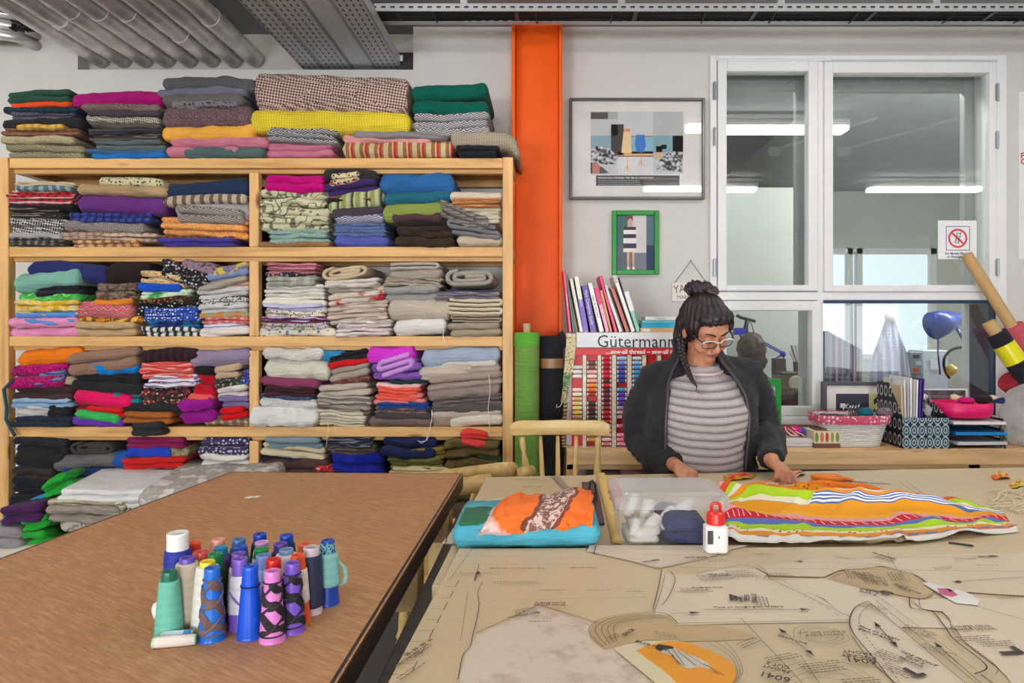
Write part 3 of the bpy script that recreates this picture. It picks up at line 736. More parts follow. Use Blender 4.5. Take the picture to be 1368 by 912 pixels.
pile('first pile in the second left bay', [
 (36,142,352,378,'navy blue cloth heaped on mint',F('plain',(40,46,104)),dict(arch=5,tilt=-6)),
 (21,110,362,388,'mint green fleece',F('plain',(128,180,162)),dict(tilt=12,dy=-0.02)),
 (44,112,380,395,'black violet cloth',F('plain',(40,34,46)),dict(layers=2,tilt=3)),
 (25,109,390,403,'grass green lattice print',F('zigzag',(60,168,70),(140,216,120),(90,190,90),0.7),dict(tilt=2)),
 (16,108,401,424,'yellow and cream floral cotton',F('blotch',(222,178,40),(236,200,90),(222,206,160)),dict(layers=3,soft=1.5)),
 (18,107,416,434,'sky blue cotton',F('plain',(92,146,214)),dict(layers=2,dy=-0.01)),
 (10,108,424,449,'candy pink cloth',F('plain',(238,150,190)),dict(layers=2))])
pile('second pile in the second left bay', [
 (138,200,352,382,'very dark brown velvet',F('plain',(40,28,26)),dict(arch=3)),
 (127,186,377,399,'brown leaf print cotton',F('blotch',(92,70,66),(150,126,106),(70,54,54)),dict(layers=2)),
 (127,180,398,406,'thin orange cotton',F('plain',(236,142,44)),{}),
 (107,179,403,427,'pink zigzag knit',F('zigzag',(206,84,104),(226,150,150),(120,110,80)),dict(dy=-0.015)),
 (105,192,423,432,'orange and black floral print',F('blotch',(214,130,30),(60,36,20),(240,180,70)),{}),
 (99,186,429,449,'beige cotton',F('plain',(196,162,118)),dict(layers=2))])
pile('third pile in the second left bay', [
 (212,282,354,380,'black and white ikat cloth slipping down',F('dots',(44,36,44),(196,186,186)),dict(tilt=-22,layers=2)),
 (240,292,349,372,'dusky pink flower print',F('floral',(150,122,134),(110,84,106),(80,60,90)),dict(tilt=-9)),
 (184,248,364,382,'cream fringed cloth',F('floral',(222,196,142),(214,120,80),(180,160,120)),dict(tilt=-8,layers=2)),
 (183,242,378,389,'royal blue cotton',F('plain',(22,82,196)),dict(tilt=-3)),
 (185,256,386,398,'white and green flower print',F('blotch',(70,164,80),(200,222,180),(226,236,214)),dict(layers=2,tilt=2)),
 (180,263,395,405,'dark multicoloured flower print',F('floral',(52,40,36),(196,92,50),(90,110,60)),{}),
 (178,266,401,420,'black cotton with white dots',F('dots',(30,30,32),(226,222,216)),dict(layers=2,tilt=4)),
 (188,268,411,429,'blue cotton with white dots',F('dots',(38,80,178),(226,230,236),None,1.3),dict(layers=3,tilt=4)),
 (190,268,427,439,'navy and turquoise print',F('blotch',(24,34,92),(26,52,130),(30,120,150)),dict(layers=2)),
 (186,266,436,449,'black and white bar striped cloth',F('vbars',(224,220,212),(48,56,66),None,1.2),dict(layers=2))])
pile('fourth pile in the second left bay', [
 (280,332,354,367,'yellow and purple print',F('blotch',(206,190,80),(112,92,150),(160,150,150)),dict(tilt=10)),
 (277,332,362,372,'pale blue cotton',F('plain',(136,152,196)),dict(tilt=10)),
 (262,332,368,384,'greyish beige cotton',F('plain',(174,162,146)),dict(tilt=13,layers=2)),
 (274,333,379,388,'thin rose red cotton',F('hstripe',(190,112,104),(200,170,150)),dict(tilt=8)),
 (261,334,385,398,'white grey sheeting',F('plain',(206,200,198)),dict(tilt=8,layers=2)),
 (264,334,397,411,'black and white line print',F('floral',(206,200,196),(60,56,60),(40,38,42),1.3),dict(tilt=4,layers=2)),
 (264,334,407,418,'white muslin',F('plain',(214,210,208)),dict(tilt=4,layers=2)),
 (265,333,416,425,'olive and orange block print',F('vbars',(170,164,116),(206,140,80),None,0.5),dict(tilt=2)),
 (268,333,423,432,'coral checked cotton',F('check',(220,112,110),(240,170,160),(196,84,90)),dict(layers=2)),
 (268,333,431,440,'lilac and white cotton',F('hstripe',(204,196,226),(222,218,232)),dict(layers=2,tilt=3)),
 (266,334,438,449,'white cream cotton',F('plain',(232,220,208)),dict(tilt=2))])
pile('first pile in the second right bay', [
 (354,426,352,366,'rose pink striped cotton',F('hstripe',(190,112,124),(150,70,90),(206,140,146)),dict(layers=3)),
 (354,420,363,369,'dark flower print',F('floral',(60,56,60),(190,186,180),(130,50,60)),{}),
 (353,426,368,383,'grey green checked cotton',F('check',(160,162,146),(190,190,176),(130,134,122),0.6),dict(layers=2,tilt=2)),
 (349,434,381,401,'white and ivory sheeting',F('hstripe',(228,222,214),(206,200,180),(236,232,226),0.5),dict(layers=4,tilt=2)),
 (350,436,400,408,'ivory cotton',F('plain',(232,226,208)),{}),
 (351,437,406,416,'pale lavender cotton',F('plain',(204,200,228)),dict(layers=2)),
 (353,437,414,424,'cream print with black marks',F('floral',(232,224,206),(60,52,56),(180,160,140),1.2),dict(layers=2)),
 (345,441,421,432,'plum and lilac striped cotton',F('hstripe',(104,50,84),(190,180,214),(160,60,90),0.8),dict(layers=2,arch=-2)),
 (346,443,430,439,'green and purple flower print',F('floral',(196,190,190),(130,60,100),(130,140,70)),dict(layers=2,arch=-1)),
 (344,448,437,449,'cream cotton with blue flowers',F('floral',(228,214,190),(100,116,180),(228,214,190),0.6),{})])
pile('second pile in the second right bay', [
 (426,500,350,377,'beige canvas rolled on its edge',F('plain',(206,184,152)),dict(style='roll',turns=2,tilt=9)),
 (432,509,372,383,'white sheeting',F('plain',(218,206,196)),dict(tilt=5,layers=2)),
 (434,511,380,391,'grey green linen',F('hstripe',(184,172,156),(150,142,130)),dict(tilt=4,layers=2)),
 (438,516,387,398,'pale orange striped cotton',F('hstripe',(226,180,150),(220,204,186)),dict(tilt=9,layers=2)),
 (436,517,391,405,'white cotton with red stitching',F('blotch',(222,210,196),(216,200,186),(190,40,60),0.5),dict(tilt=9,layers=2,dy=-0.012)),
 (436,519,402,430,'raw linen',F('hstripe',(208,188,170),(182,162,148),(216,200,184),0.6),dict(tilt=5,layers=5)),
 (447,526,427,449,'sheer white voile',F('hstripe',(222,206,200),(190,174,172),(230,220,214),0.8),dict(tilt=2,layers=4,soft=1.6,dy=-0.01))])
pile('third pile in the second right bay', [
 (518,586,350,361,'pale grey felt',F('plain',(186,174,164)),dict(style='edge',turns=2)),
 (520,590,359,374,'taupe linen',F('plain',(168,154,142)),dict(tilt=5)),
 (510,592,371,384,'frayed beige hessian',F('tweed',(150,138,120),(184,170,150)),dict(layers=3,soft=1.8)),
 (513,590,381,402,'cool grey cotton with a paper tag',F('plain',(164,162,158)),dict(layers=2,tilt=2)),
 (518,602,399,428,'thick oatmeal linen',F('tweed',(190,176,158),(200,188,170)),dict(soft=0.7)),
 (526,596,425,448,'bright white cotton',F('plain',(232,224,218)),dict(tilt=4,soft=0.7))])
pile('fourth pile in the second right bay', [
 (589,669,353,388,'thick grey felt roll',F('plain',(168,158,146)),dict(style='roll',turns=2,tilt=3)),
 (592,668,386,393,'dark navy cloth peeping out',F('plain',(52,60,92)),dict(dy=0.02)),
 (577,671,389,401,'lilac grey suiting',F('hstripe',(132,122,124),(150,140,146),(100,96,110)),dict(layers=2,tilt=-2)),
 (597,671,398,421,'cream flannel folded on edge',F('plain',(216,202,174)),dict(style='edge',turns=4)),
 (602,671,420,431,'dark beige linen',F('plain',(160,146,126)),dict(style='edge',turns=3)),
 (597,671,430,449,'khaki taupe linen',F('plain',(168,152,132)),dict(layers=2))])
pile('first pile in the third left bay', [
 (22,110,466,488,'orange cotton bundle',F('plain',(238,124,14)),dict(tilt=5,arch=2,soft=1.5)),
 (11,93,486,518,'magenta leopard spot cloth',F('tweed',(214,10,120),(120,20,80),None,0.4),dict(tilt=6,layers=2,droop=-1,dy=-0.015)),
 (50,92,495,512,'blue and violet scraps',F('hstripe',(66,62,140),(120,120,150)),dict(dy=-0.02,tilt=8,layers=2)),
 (52,100,504,515,'thin khaki cotton',F('plain',(184,162,134)),dict(tilt=2)),
 (16,99,513,535,'dark brown jersey',F('plain',(70,46,46)),dict(layers=2)),
 (13,98,531,545,'pale blue cotton',F('plain',(148,178,206)),dict(layers=2,tilt=3)),
 (16,78,541,561,'white and grey jersey',F('plain',(206,200,196)),dict(layers=3,soft=1.5)),
 (60,98,541,556,'black jersey',F('plain',(34,32,40)),dict(layers=2,dy=0.01)),
 (14,98,556,570,'dark navy jersey',F('plain',(34,44,62)),dict(layers=2))])
pile('second pile in the third left bay', [
 (90,188,466,497,'tan brown cloth draped to the front',F('plain',(150,116,96)),dict(tilt=7,layers=2)),
 (112,184,481,502,'vivid blue cotton',F('plain',(10,132,214)),dict(tilt=4,dy=-0.015,soft=1.6)),
 (95,191,497,524,'black jersey',F('plain',(38,36,40)),dict(layers=2,tilt=-4)),
 (105,191,516,538,'teal silk',F('plain',(18,132,140)),dict(layers=3,tilt=-8,soft=1.5)),
 (100,178,522,543,'hot pink cotton',F('plain',(230,18,96)),dict(tilt=-10,dy=-0.02)),
 (97,182,534,559,'dark red jersey',F('plain',(160,16,36)),dict(layers=2,tilt=-4)),
 (117,170,543,556,'scarlet cotton',F('plain',(220,26,30)),dict(layers=2,dy=-0.012,tilt=-3)),
 (103,162,549,562,'apple green cotton',F('plain',(62,190,92)),dict(dy=-0.02,tilt=-5)),
 (94,166,558,570,'violet cotton',F('plain',(110,56,176)),dict(tilt=-1))])
pile('third pile in the third left bay', [
 (190,264,467,486,'black cloth with pink pinstripes',F('vbars',(60,28,40),(34,24,32),None,1.2),dict(arch=2)),
 (184,263,483,505,'coral and white striped cotton',F('hstripe',(226,82,76),(238,160,146),(216,60,60),1.0),dict(layers=3)),
 (192,266,500,517,'white and violet striped cotton',F('hstripe',(222,214,224),(124,96,170),(232,226,230),0.7),dict(layers=3,tilt=3)),
 (184,257,509,541,'black red and cream flower print',F('floral',(56,42,40),(200,176,150),(150,50,44)),dict(layers=3,tilt=4,soft=1.6)),
 (165,247,540,552,'black twill',F('plain',(40,38,40)),dict(arch=1,dy=-0.01)),
 (168,238,550,566,'golden brown velvet',F('plain',(168,96,36)),dict(layers=2,dy=-0.03)),
 (180,228,562,580,'black grey garment hanging over the rail',F('plain',(48,48,46)),dict(layers=2,dy=-0.055,depth=0.06))])
pile('fourth pile in the third left bay', [
 (253,335,466,489,'lilac grey towelling',F('plain',(150,132,158)),dict(tilt=5)),
 (258,286,488,501,'small black scrap',F('plain',(30,26,30)),{}),
 (256,288,497,530,'crimson cloth bundle',F('plain',(196,20,42)),dict(layers=2,soft=2)),
 (252,286,525,538,'coral pink scrap',F('plain',(232,92,84)),dict(soft=1.6)),
 (240,288,532,566,'bright purple satin hanging down',F('plain',(156,20,142)),dict(layers=2,dy=-0.02,soft=2)),
 (282,322,486,507,'tan cotton folded to a point',F('plain',(196,166,134)),dict(tilt=6,layers=2)),
 (284,330,504,517,'dark flower cotton',F('floral',(60,56,50),(180,170,140),(40,120,90)),dict(layers=2)),
 (318,336,494,513,'blue spotted cotton',F('dots',(54,64,150),(160,170,210)),dict(layers=2)),
 (286,335,515,532,'white cloth with long fringe',F('plain',(218,206,200)),dict(layers=2,tilt=4)),
 (292,335,528,545,'lilac knit',F('knit',(140,120,164),(110,92,140)),dict(layers=2)),
 (294,332,543,560,'scarlet jersey',F('plain',(216,14,20)),dict(layers=2,tilt=4)),
 (270,336,557,570,'brown and cream checked cotton',F('check',(150,120,96),(206,190,160),(100,76,62)),dict(dy=0.01))])
pile('first pile in the third right bay', [
 (350,432,466,482,'crumpled clear and white sheer cloth',F('sparkle',(206,196,186),(222,216,210),(240,238,236)),dict(soft=2)),
 (353,440,480,508,'cream sequin lace',F('sparkle',(214,206,188),(190,178,158),(244,240,232)),dict(tilt=-5)),
 (349,426,505,517,'plum pink velvet',F('plain',(140,60,96)),dict(tilt=-3)),
 (349,422,516,530,'dark maroon satin',F('hstripe',(84,44,52),(60,32,42)),dict(layers=3)),
 (346,419,526,538,'navy sequin cloth',F('sparkle',(40,60,92),(24,36,62),(120,140,170)),dict(tilt=-2)),
 (347,426,533,546,'silver white lace',F('sparkle',(196,192,190),(216,212,210),(236,234,232)),dict(tilt=-2)),
 (336,426,543,571,'puffy white cloth bulging over the rail',F('plain',(226,222,216)),dict(soft=2.6,dy=-0.04,tilt=-2))])
pile('second pile in the third right bay', [
 (426,460,466,482,'turquoise glitter cloth',F('sparkle',(30,130,180),(20,100,150),(90,180,210)),dict(dy=0.02)),
 (437,492,470,486,'black velvet',F('plain',(34,30,34)),dict(tilt=9,layers=2)),
 (438,493,480,490,'thin red satin',F('plain',(208,26,32)),dict(tilt=10)),
 (440,494,486,506,'greyish taupe satin',F('plain',(168,154,142)),dict(tilt=10,layers=2)),
 (440,495,503,513,'maroon patterned cloth',F('blotch',(112,54,56),(140,90,84),(90,50,50)),dict(tilt=3)),
 (421,496,512,529,'stone coloured cotton',F('plain',(190,176,162)),dict(layers=2,tilt=4)),
 (421,498,528,551,'taupe sheeting',F('hstripe',(160,144,134),(112,98,94),(180,166,154),0.6),dict(layers=4,tilt=-5)),
 (423,491,548,570,'cream calico with loose threads',F('plain',(218,206,182)),dict(layers=5,tilt=-3))])
pile('third pile in the third right bay', [
 (490,554,463,488,'orchid pink chiffon',F('plain',(216,56,206)),dict(arch=2,soft=1.6)),
 (507,552,474,500,'pale lilac satin folded at an angle',F('plain',(206,150,220)),dict(style='edge',turns=3,tilt=16,dy=-0.02)),
 (496,566,484,506,'violet satin',F('plain',(134,86,176)),dict(layers=2,arch=-1,soft=1.4)),
 (516,569,504,513,'dark bottle green cloth',F('plain',(36,58,54)),dict(layers=2)),
 (502,563,510,519,'pale pink cotton',F('plain',(244,196,196)),dict()),
 (500,564,517,534,'bright coral cotton',F('plain',(248,98,78)),dict(layers=4,tilt=-3)),
 (496,569,526,540,'rose pink cotton',F('plain',(236,132,128)),dict(layers=2,dy=0.008)),
 (496,573,536,547,'royal blue denim',F('plain',(44,78,150)),dict(layers=2)),
 (498,575,544,554,'brown patterned brocade',F('blotch',(110,86,84),(160,116,88),(80,80,100)),dict(layers=2)),
 (500,577,552,560,'charcoal cloth',F('plain',(78,68,70)),dict(tilt=-1)),
 (492,578,557,570,'grey brown wool',F('plain',(122,104,98)),dict(tilt=-1))])
pile('fourth pile in the third right bay', [
 (563,668,464,490,'pale blue cotton sheet',F('plain',(164,176,196)),dict(tilt=7)),
 (582,664,481,492,'white and taupe lining',F('plain',(212,202,190)),dict(tilt=5)),
 (558,632,488,506,'oatmeal cotton',F('plain',(204,188,170)),dict(tilt=7)),
 (568,668,488,503,'taupe linen',F('plain',(176,160,146)),dict(tilt=8,dy=0.01)),
 (570,673,499,518,'greyish taupe twill',F('plain',(164,148,136)),dict(layers=2,tilt=10)),
 (570,668,511,533,'dark stone twill',F('plain',(150,134,124)),dict(tilt=9)),
 (576,672,527,543,'dark grey twill',F('hstripe',(120,106,102),(96,86,84)),dict(layers=3,tilt=6)),
 (575,673,539,552,'charcoal twill',F('plain',(92,82,82)),dict(tilt=4)),
 (576,670,544,561,'light stone cotton',F('plain',(192,176,160)),dict(tilt=4)),
 (600,672,553,569,'cream cotton',F('plain',(222,210,190)),dict(tilt=5,dy=-0.012)),
 (576,606,558,570,'dusty brown cotton',F('plain',(160,140,124)),{})])
pile('first pile in the lowest left bay', [
 (15,93,585,606,'black wool coating',F('plain',(40,40,44)),dict(layers=2,soft=1.3)),
 (18,86,603,626,'thick black felt',F('plain',(38,36,36)),{}),
 (14,76,624,642,'dark brown wool',F('plain',(54,46,44)),dict(layers=2,tilt=-4)),
 (13,66,638,693,'black jersey stack',F('plain',(32,32,38)),dict(layers=5,dy=-0.01))])
pile('second pile in the lowest left bay', [
 (90,160,586,611,'dark grey wool roll',F('plain',(66,60,58)),dict(style='roll',turns=2)),
 (70,154,606,627,'mid grey felt',F('plain',(108,104,104)),dict(tilt=8)),
 (144,172,604,626,'bright blue cloth edge',F('plain',(38,84,160)),dict(dy=0.01)),
 (78,160,624,660,'navy blue cotton',F('plain',(36,58,110)),dict(layers=2)),
 (70,170,658,693,'dark cloth at the bottom',F('plain',(60,60,66)),dict(layers=2))])
pile('third pile in the lowest left bay', [
 (166,246,585,600,'magenta and maroon wool',F('plain',(142,28,84)),dict(layers=2,arch=1)),
 (167,228,597,613,'royal blue towelling',F('plain',(38,70,190)),dict(tilt=2)),
 (196,248,596,612,'olive patterned cotton',F('floral',(150,140,104),(110,104,76),(180,170,130)),dict(dy=0.02)),
 (160,248,610,626,'bright red cotton',F('plain',(206,32,28)),dict(layers=2,tilt=2)),
 (160,250,625,693,'beige cotton at the bottom',F('plain',(180,168,150)),dict(layers=3,dy=0.02))])
pile('fourth pile in the lowest left bay', [
 (265,336,584,608,'purple and white ikat wool',F('dots',(66,58,92),(190,188,206)),dict(layers=2)),
 (266,336,605,625,'white muslin',F('plain',(226,220,212)),dict(layers=2,soft=1.5)),
 (258,334,624,693,'pale grey sheeting at the bottom',F('plain',(190,186,180)),dict(layers=3))])
pile('first pile in the lowest right bay', [
 (352,432,583,600,'blue grey cotton',F('plain',(124,146,154)),dict(layers=2)),
 (347,436,594,612,'cream wool blanket',F('plain',(216,200,168)),dict(layers=2,tilt=-7)),
 (347,430,604,618,'dark navy cloth',F('plain',(36,34,54)),dict(layers=2)),
 (348,441,612,640,'dark brown wool',F('plain',(84,58,54)),dict(layers=2)),
 (352,380,618,640,'pink and grey flower print',F('floral',(196,160,160),(130,80,90),(120,110,110)),dict(dy=-0.02,layers=2)),
 (422,452,619,640,'red flower print',F('floral',(200,40,50),(230,190,190),(120,20,40)),dict(dy=-0.02,layers=2)),
 (346,450,638,693,'grey blanket at the bottom',F('plain',(120,116,112)),dict(layers=3))])
pile('second pile in the lowest right bay', [
 (435,500,584,603,'dark blue and white stripe cloth',F('hstripe',(44,48,64),(110,112,124),(30,34,50)),dict(layers=4,tilt=3)),
 (440,506,594,606,'green and red tartan',F('check',(60,104,70),(190,40,50),(40,50,46)),dict(layers=2)),
 (440,516,604,632,'royal blue crushed velvet',F('plain',(22,36,150)),dict(layers=2,soft=2)),
 (446,516,630,693,'dark cloth at the bottom',F('plain',(50,48,56)),dict(layers=3))])
pile('third pile in the lowest right bay', [
 (507,586,583,611,'navy blue quilted cotton',F('plain',(34,46,86)),dict(layers=2,soft=1.8)),
 (516,596,600,616,'olive yellow satin',F('plain',(140,118,52)),dict(layers=3,tilt=4)),
 (517,596,611,627,'moss green cotton',F('plain',(124,124,66)),dict(layers=3)),
 (520,604,622,640,'pale cream cotton',F('plain',(222,204,156)),dict(layers=3,dy=-0.02)),
 (520,600,638,693,'dark olive cotton at the bottom',F('plain',(90,86,60)),dict(layers=3))])
pile('fourth pile in the lowest right bay', [
 (613,654,574,596,'coral red scrap hanging from the shelf above',F('plain',(230,70,66)),dict(layers=2,soft=2,tilt=-5,dy=-0.02)),
 (590,670,587,625,'olive brown satin bundle',F('plain',(112,96,54)),dict(layers=3,soft=2.2)),
 (638,671,606,628,'dark green cotton',F('plain',(54,80,52)),dict(layers=2,dy=-0.01)),
 (590,642,622,640,'maroon velvet',F('plain',(110,22,56)),dict(layers=2)),
 (598,671,626,693,'brown cloth at the bottom',F('plain',(96,78,60)),dict(layers=3))])
# --- the heap spilling forward from the lowest left bay
G2 = 'fabrics heaped in front of the shelving'
def heap(x0, x1, yt, yb, desc, m, Y, depth, **kw):
    return fabric(x0, x1, yt, yb, desc, m, Y=Y, depth=depth, group=G2, **kw)
heap(76,224,640,664,'large smooth white sheet folded flat on the front heap',F('plain',(228,226,224)),3.13,0.42,layers=3,soft=0.5,pitch=0.05,tilt=-3)
heap(180,345,634,664,'white and grey flower print cloth with frayed edge on the heap',F('blotch',(186,178,170),(170,160,152),(222,216,208),0.6),3.08,0.40,layers=1,pitch=0.06,tilt=9)
heap(64,170,662,680,'khaki and cream striped cloth under the white sheet',F('hstripe',(166,156,126),(206,196,166),(130,126,96),0.6),3.12,0.40,layers=3,pitch=0.02,tilt=-2)
heap(60,160,676,700,'taupe crumpled cotton low in the front heap',F('plain',(158,144,132)),3.10,0.40,layers=2,soft=1.6,tilt=-3)
heap(84,210,690,730,'pale patterned cotton at the foot of the front heap',F('vine',(196,182,166),(150,130,120)),3.14,0.40,layers=2)
heap(165,235,660,690,'white cotton strip tucked beneath the white sheet',F('floral',(220,214,204),(190,220,190),(90,80,70),0.6),3.12,0.4,layers=2)
heap(54,96,634,690,'bright green cloth bunched beside the white sheet',F('plain',(40,172,56)),3.20,0.10,layers=4,soft=2.2,tilt=14)
heap(26,66,690,732,'bright green cloth trailing below the blue one',F('plain',(44,170,50)),3.12,0.10,layers=4,soft=2.2,tilt=10)
heap(2,72,668,706,'turquoise blue cloth spilling diagonally from the heap',F('plain',(22,136,204)),3.24,0.08,layers=3,soft=1.5,tilt=32)
heap(-2,58,674,700,'dark purple satin lying at the left post',F('plain',(78,36,84)),3.10,0.13,layers=2,soft=1.6,tilt=6)
heap(-30,30,704,734,'grey cotton at the lower left corner',F('plain',(146,140,142)),3.10,0.25,layers=2,tilt=-2)
heap(-40,250,732,862,'tall stack of pale blankets on the floor under the front heap',F('plain',(200,190,178)),3.07,0.33,layers=6)

# loose threads and a ribbon hanging from the shelves
def hang(pts, r, c, label, nm='loose_thread', cat='thread', Y=SY-.035):
    mb = MB(); mb.tube([P(x, y, Y+.004*math.sin(i*2)) for i, (x, y) in enumerate(pts)], r, 6); tag(obj(nm, mb, mat(c, .8), smooth=True), label, cat, 'loose threads and ribbons on the shelving')
hang([(577,548),(577,560),(573,577),(569,588),(563,592),(558,588),(562,590),(570,588),(575,578)], .0017, (226,222,214), 'white thread hanging in a loop below the third right bay')
hang([(653,500),(655,520),(652,545),(654,565),(653,581)], .0014, (226,222,214), 'long white thread hanging at the right end of the third right bay')
hang([(593,436),(592,447),(594,458),(597,463)], .0017, (232,228,222), 'short white thread hanging over the rail under the white cotton')
hang([(438,566),(440,575),(437,584),(436,598)], .0013, (222,214,196), 'cream thread hanging from the calico with loose threads')
hang([(446,566),(450,578),(455,572),(460,580),(466,571)], .0011, (222,214,196), 'cream thread tangle curling under the calico')
hang([(17,507),(5,520),(9,545),(8,560),(14,572),(20,582)], .008, (20,70,84), 'teal ribbon hanging down over the left post', 'ribbon', 'ribbon', SY-.03)
# ---------------------------------------------------------------- left cutting table
TZ = CAMZ-0.52
def hardboard():
    t = NT('hardboard'); v = t.mapped((1,1,1), (0,0,math.radians(32)))
    mp = t.n('ShaderNodeMapping'); t.l(v, mp.inputs[0]); mp.inputs['Scale'].default_value = (22, 190, 9)
    n1 = t.noise(1.0, mp.outputs[0], 4, 0.65); n2 = t.noise(3.0, None, 3)
    c = t.ramp(n1, [(0.30, lin((164,116,74))), (0.5, lin((186,136,92))), (0.72, lin((210,164,118)))])
    c = t.mix(t.math('MULTIPLY', n2, 0.35), c, lin((178,120,78)))
    t.color(c); t.b.inputs['Roughness'].default_value = 0.55; t.bump(n1, 0.1, 0.001); return t.m
HB = hardboard(); DARKW = mat((48,36,32), 0.45, var=0.25, vs=30, name='dark_edge'); PALEW = wood((206,172,116), (176,140,84), 'z')
t = thing('cutting_table', 'brown hardboard cutting table with dark edge carrying thread cones', 'table', (-0.75, 1.5, 0))
poly = [(-0.298, 2.444), (-1.143, 2.47), (-1.236, 1.545), (-1.34, 0.55), (-0.312, 0.55)]
mb = MB(); mb.prism([(x, y, TZ-0.012) for x, y in poly[::-1]], (0, 0, 0.012)); obj('tabletop', mb, HB, t, bevel=0.001)
def edge_band(a, b, nm='edge_strip'):
    a = Vector((*a, 0)); b = Vector((*b, 0)); d = (b-a).normalized(); n = Vector((d.y, -d.x, 0))*0.012
    mb = MB(); mb.prism([(a.x, a.y, TZ-0.055), (b.x, b.y, TZ-0.055), (b.x+n.x, b.y+n.y, TZ-0.055), (a.x+n.x, a.y+n.y, TZ-0.055)], (0, 0, 0.0552)); obj(nm, mb, DARKW, t, bevel=0.003, fixn=True)
for i in range(5):
    a, b = poly[(i+1) % 5], poly[i]
    if i == 3: continue
    edge_band(b, a) if False else edge_band(a, b)
mb = MB(); mb.prism([(x*0.99-0.005, y*0.985+0.02, TZ-0.05) for x, y in poly[::-1]], (0, 0, 0.037)); obj('core_board', mb, PALEW, t)
for y in (1.62, 2.14):
    mb = MB(); mb.box(-0.42, -0.306, y, y+0.09, TZ-0.155, TZ-0.051); obj('corner_block', mb, PALEW, t, bevel=0.003)
for x, y in ((-0.37, 2.36), (-1.08, 2.36), (-0.37, 0.7), (-1.2, 0.7)):
    mb = MB(); mb.box(x-0.035, x+0.035, y-0.035, y+0.035, 0, TZ-0.05); obj('leg', mb, PALEW, t, bevel=0.004)
mb = MB(); mb.box(-0.40, -0.375, 0.74, 2.33, TZ-0.15, TZ-0.05); obj('apron', mb, wood((196,160,104), (166,128,76), 'y'), t)
mb = MB(); p = T(336, 664); pts = [(-0.018,-0.006),(-0.006,0.006),(0.004,0.004),(0.022,0.010),(0.020,-0.004),(0.006,-0.002),(-0.004,-0.010)]
mb.prism([(p.x+a, p.y+b*1.6, TZ+0.0005) for a, b in pts], (0, 0, 0.0012)); tag(obj('paper_scrap', mb, mat((236,232,222), 0.8)), 'small white paper scrap lying on the brown cutting table', 'paper')
# ---------------------------------------------------------------- right table
def tissue(c, k=0.07, blot=None):
    t = NT('pattern_tissue'); n1 = t.noise(2.2, None, 4); n2 = t.noise(40.0, None, 3)
    L = lin(c); col = t.ramp(n1, [(0.3, sc4(L, 1-k)), (0.7, sc4(L, 1+k))])
    if blot: col = t.mix(t.ramp(t.noise(14.0, None, 6, 0.7), [(0.5, (0,0,0,1)), (0.62, (0.6,0.6,0.6,1))]), col, lin(blot))
    col = t.mix(t.math('MULTIPLY', n2, 0.14), col, lin((140,110,80)))
    t.color(col); t.b.inputs['Roughness'].default_value = 0.38; t.bump(t.noise(16.0, None, 4), 0.06, 0.002); return t.m
TAN = tissue((212,191,154)); PALE = tissue((224,208,184), 0.05); MID = tissue((206,180,136)); WHT = tissue((222,208,190), 0.05, (176,150,128)); OLD = tissue((200,172,128))
PINEY2 = wood((214,182,134), (186,150,100), 'y')
tb = thing('pattern_table', 'large table varnished with tissue sewing patterns where the woman works', 'table', (1.0, 1.6, 0))
rear = [(-0.212, 2.383), (2.6, 2.62), (2.6, 1.2), (-0.232, 1.38)]
mb = MB(); mb.prism([(x, y, TZ-0.028) for x, y in rear[::-1]], (0, 0, 0.028)); obj('rear_top', mb, [TAN], tb, bevel=0.002, fixn=True)
FZ = TZ+0.018
front = [(-0.2, 1.556), (2.6, 1.59), (2.6, 0.5), (-0.232, 0.5), (-0.2255, 0.962)]
mb = MB(); mb.prism([(x, y, FZ-0.0178) for x, y in front[::-1]], (0, 0, 0.0178)); obj('front_top', mb, [TAN], tb, bevel=0.002, fixn=True)
mb = MB(); mb.box(-0.228, -0.19, 0.6, 2.3, TZ-0.10, TZ-0.03); obj('side_rail', mb, PINEY2, tb)
for x, y in ((-0.13, 2.3), (2.4, 2.45), (-0.13, 0.65), (2.4, 0.65)):
    mb = MB(); mb.box(x-0.04, x+0.04, y-0.04, y+0.04, 0, TZ-0.03); obj('leg', mb, PINEZ, tb, bevel=0.004)
STEEL = mat((86,84,84), 0.45, metal=0.5, var=0.15, vs=20)
t = thing('steel_trestle', 'dark grey steel rail in the gap between the two tables', 'rail', (-0.262, 1.5, 0))
mb = MB(); mb.box(-0.285, -0.245, 0.55, 2.3, TZ-0.13, TZ-0.075); obj('rail', mb, STEEL, t, bevel=0.003)
for y in (0.6, 2.26):
    mb = MB(); mb.box(-0.28, -0.25, y-0.015, y+0.015, 0, TZ-0.13); obj('leg', mb, STEEL, t)
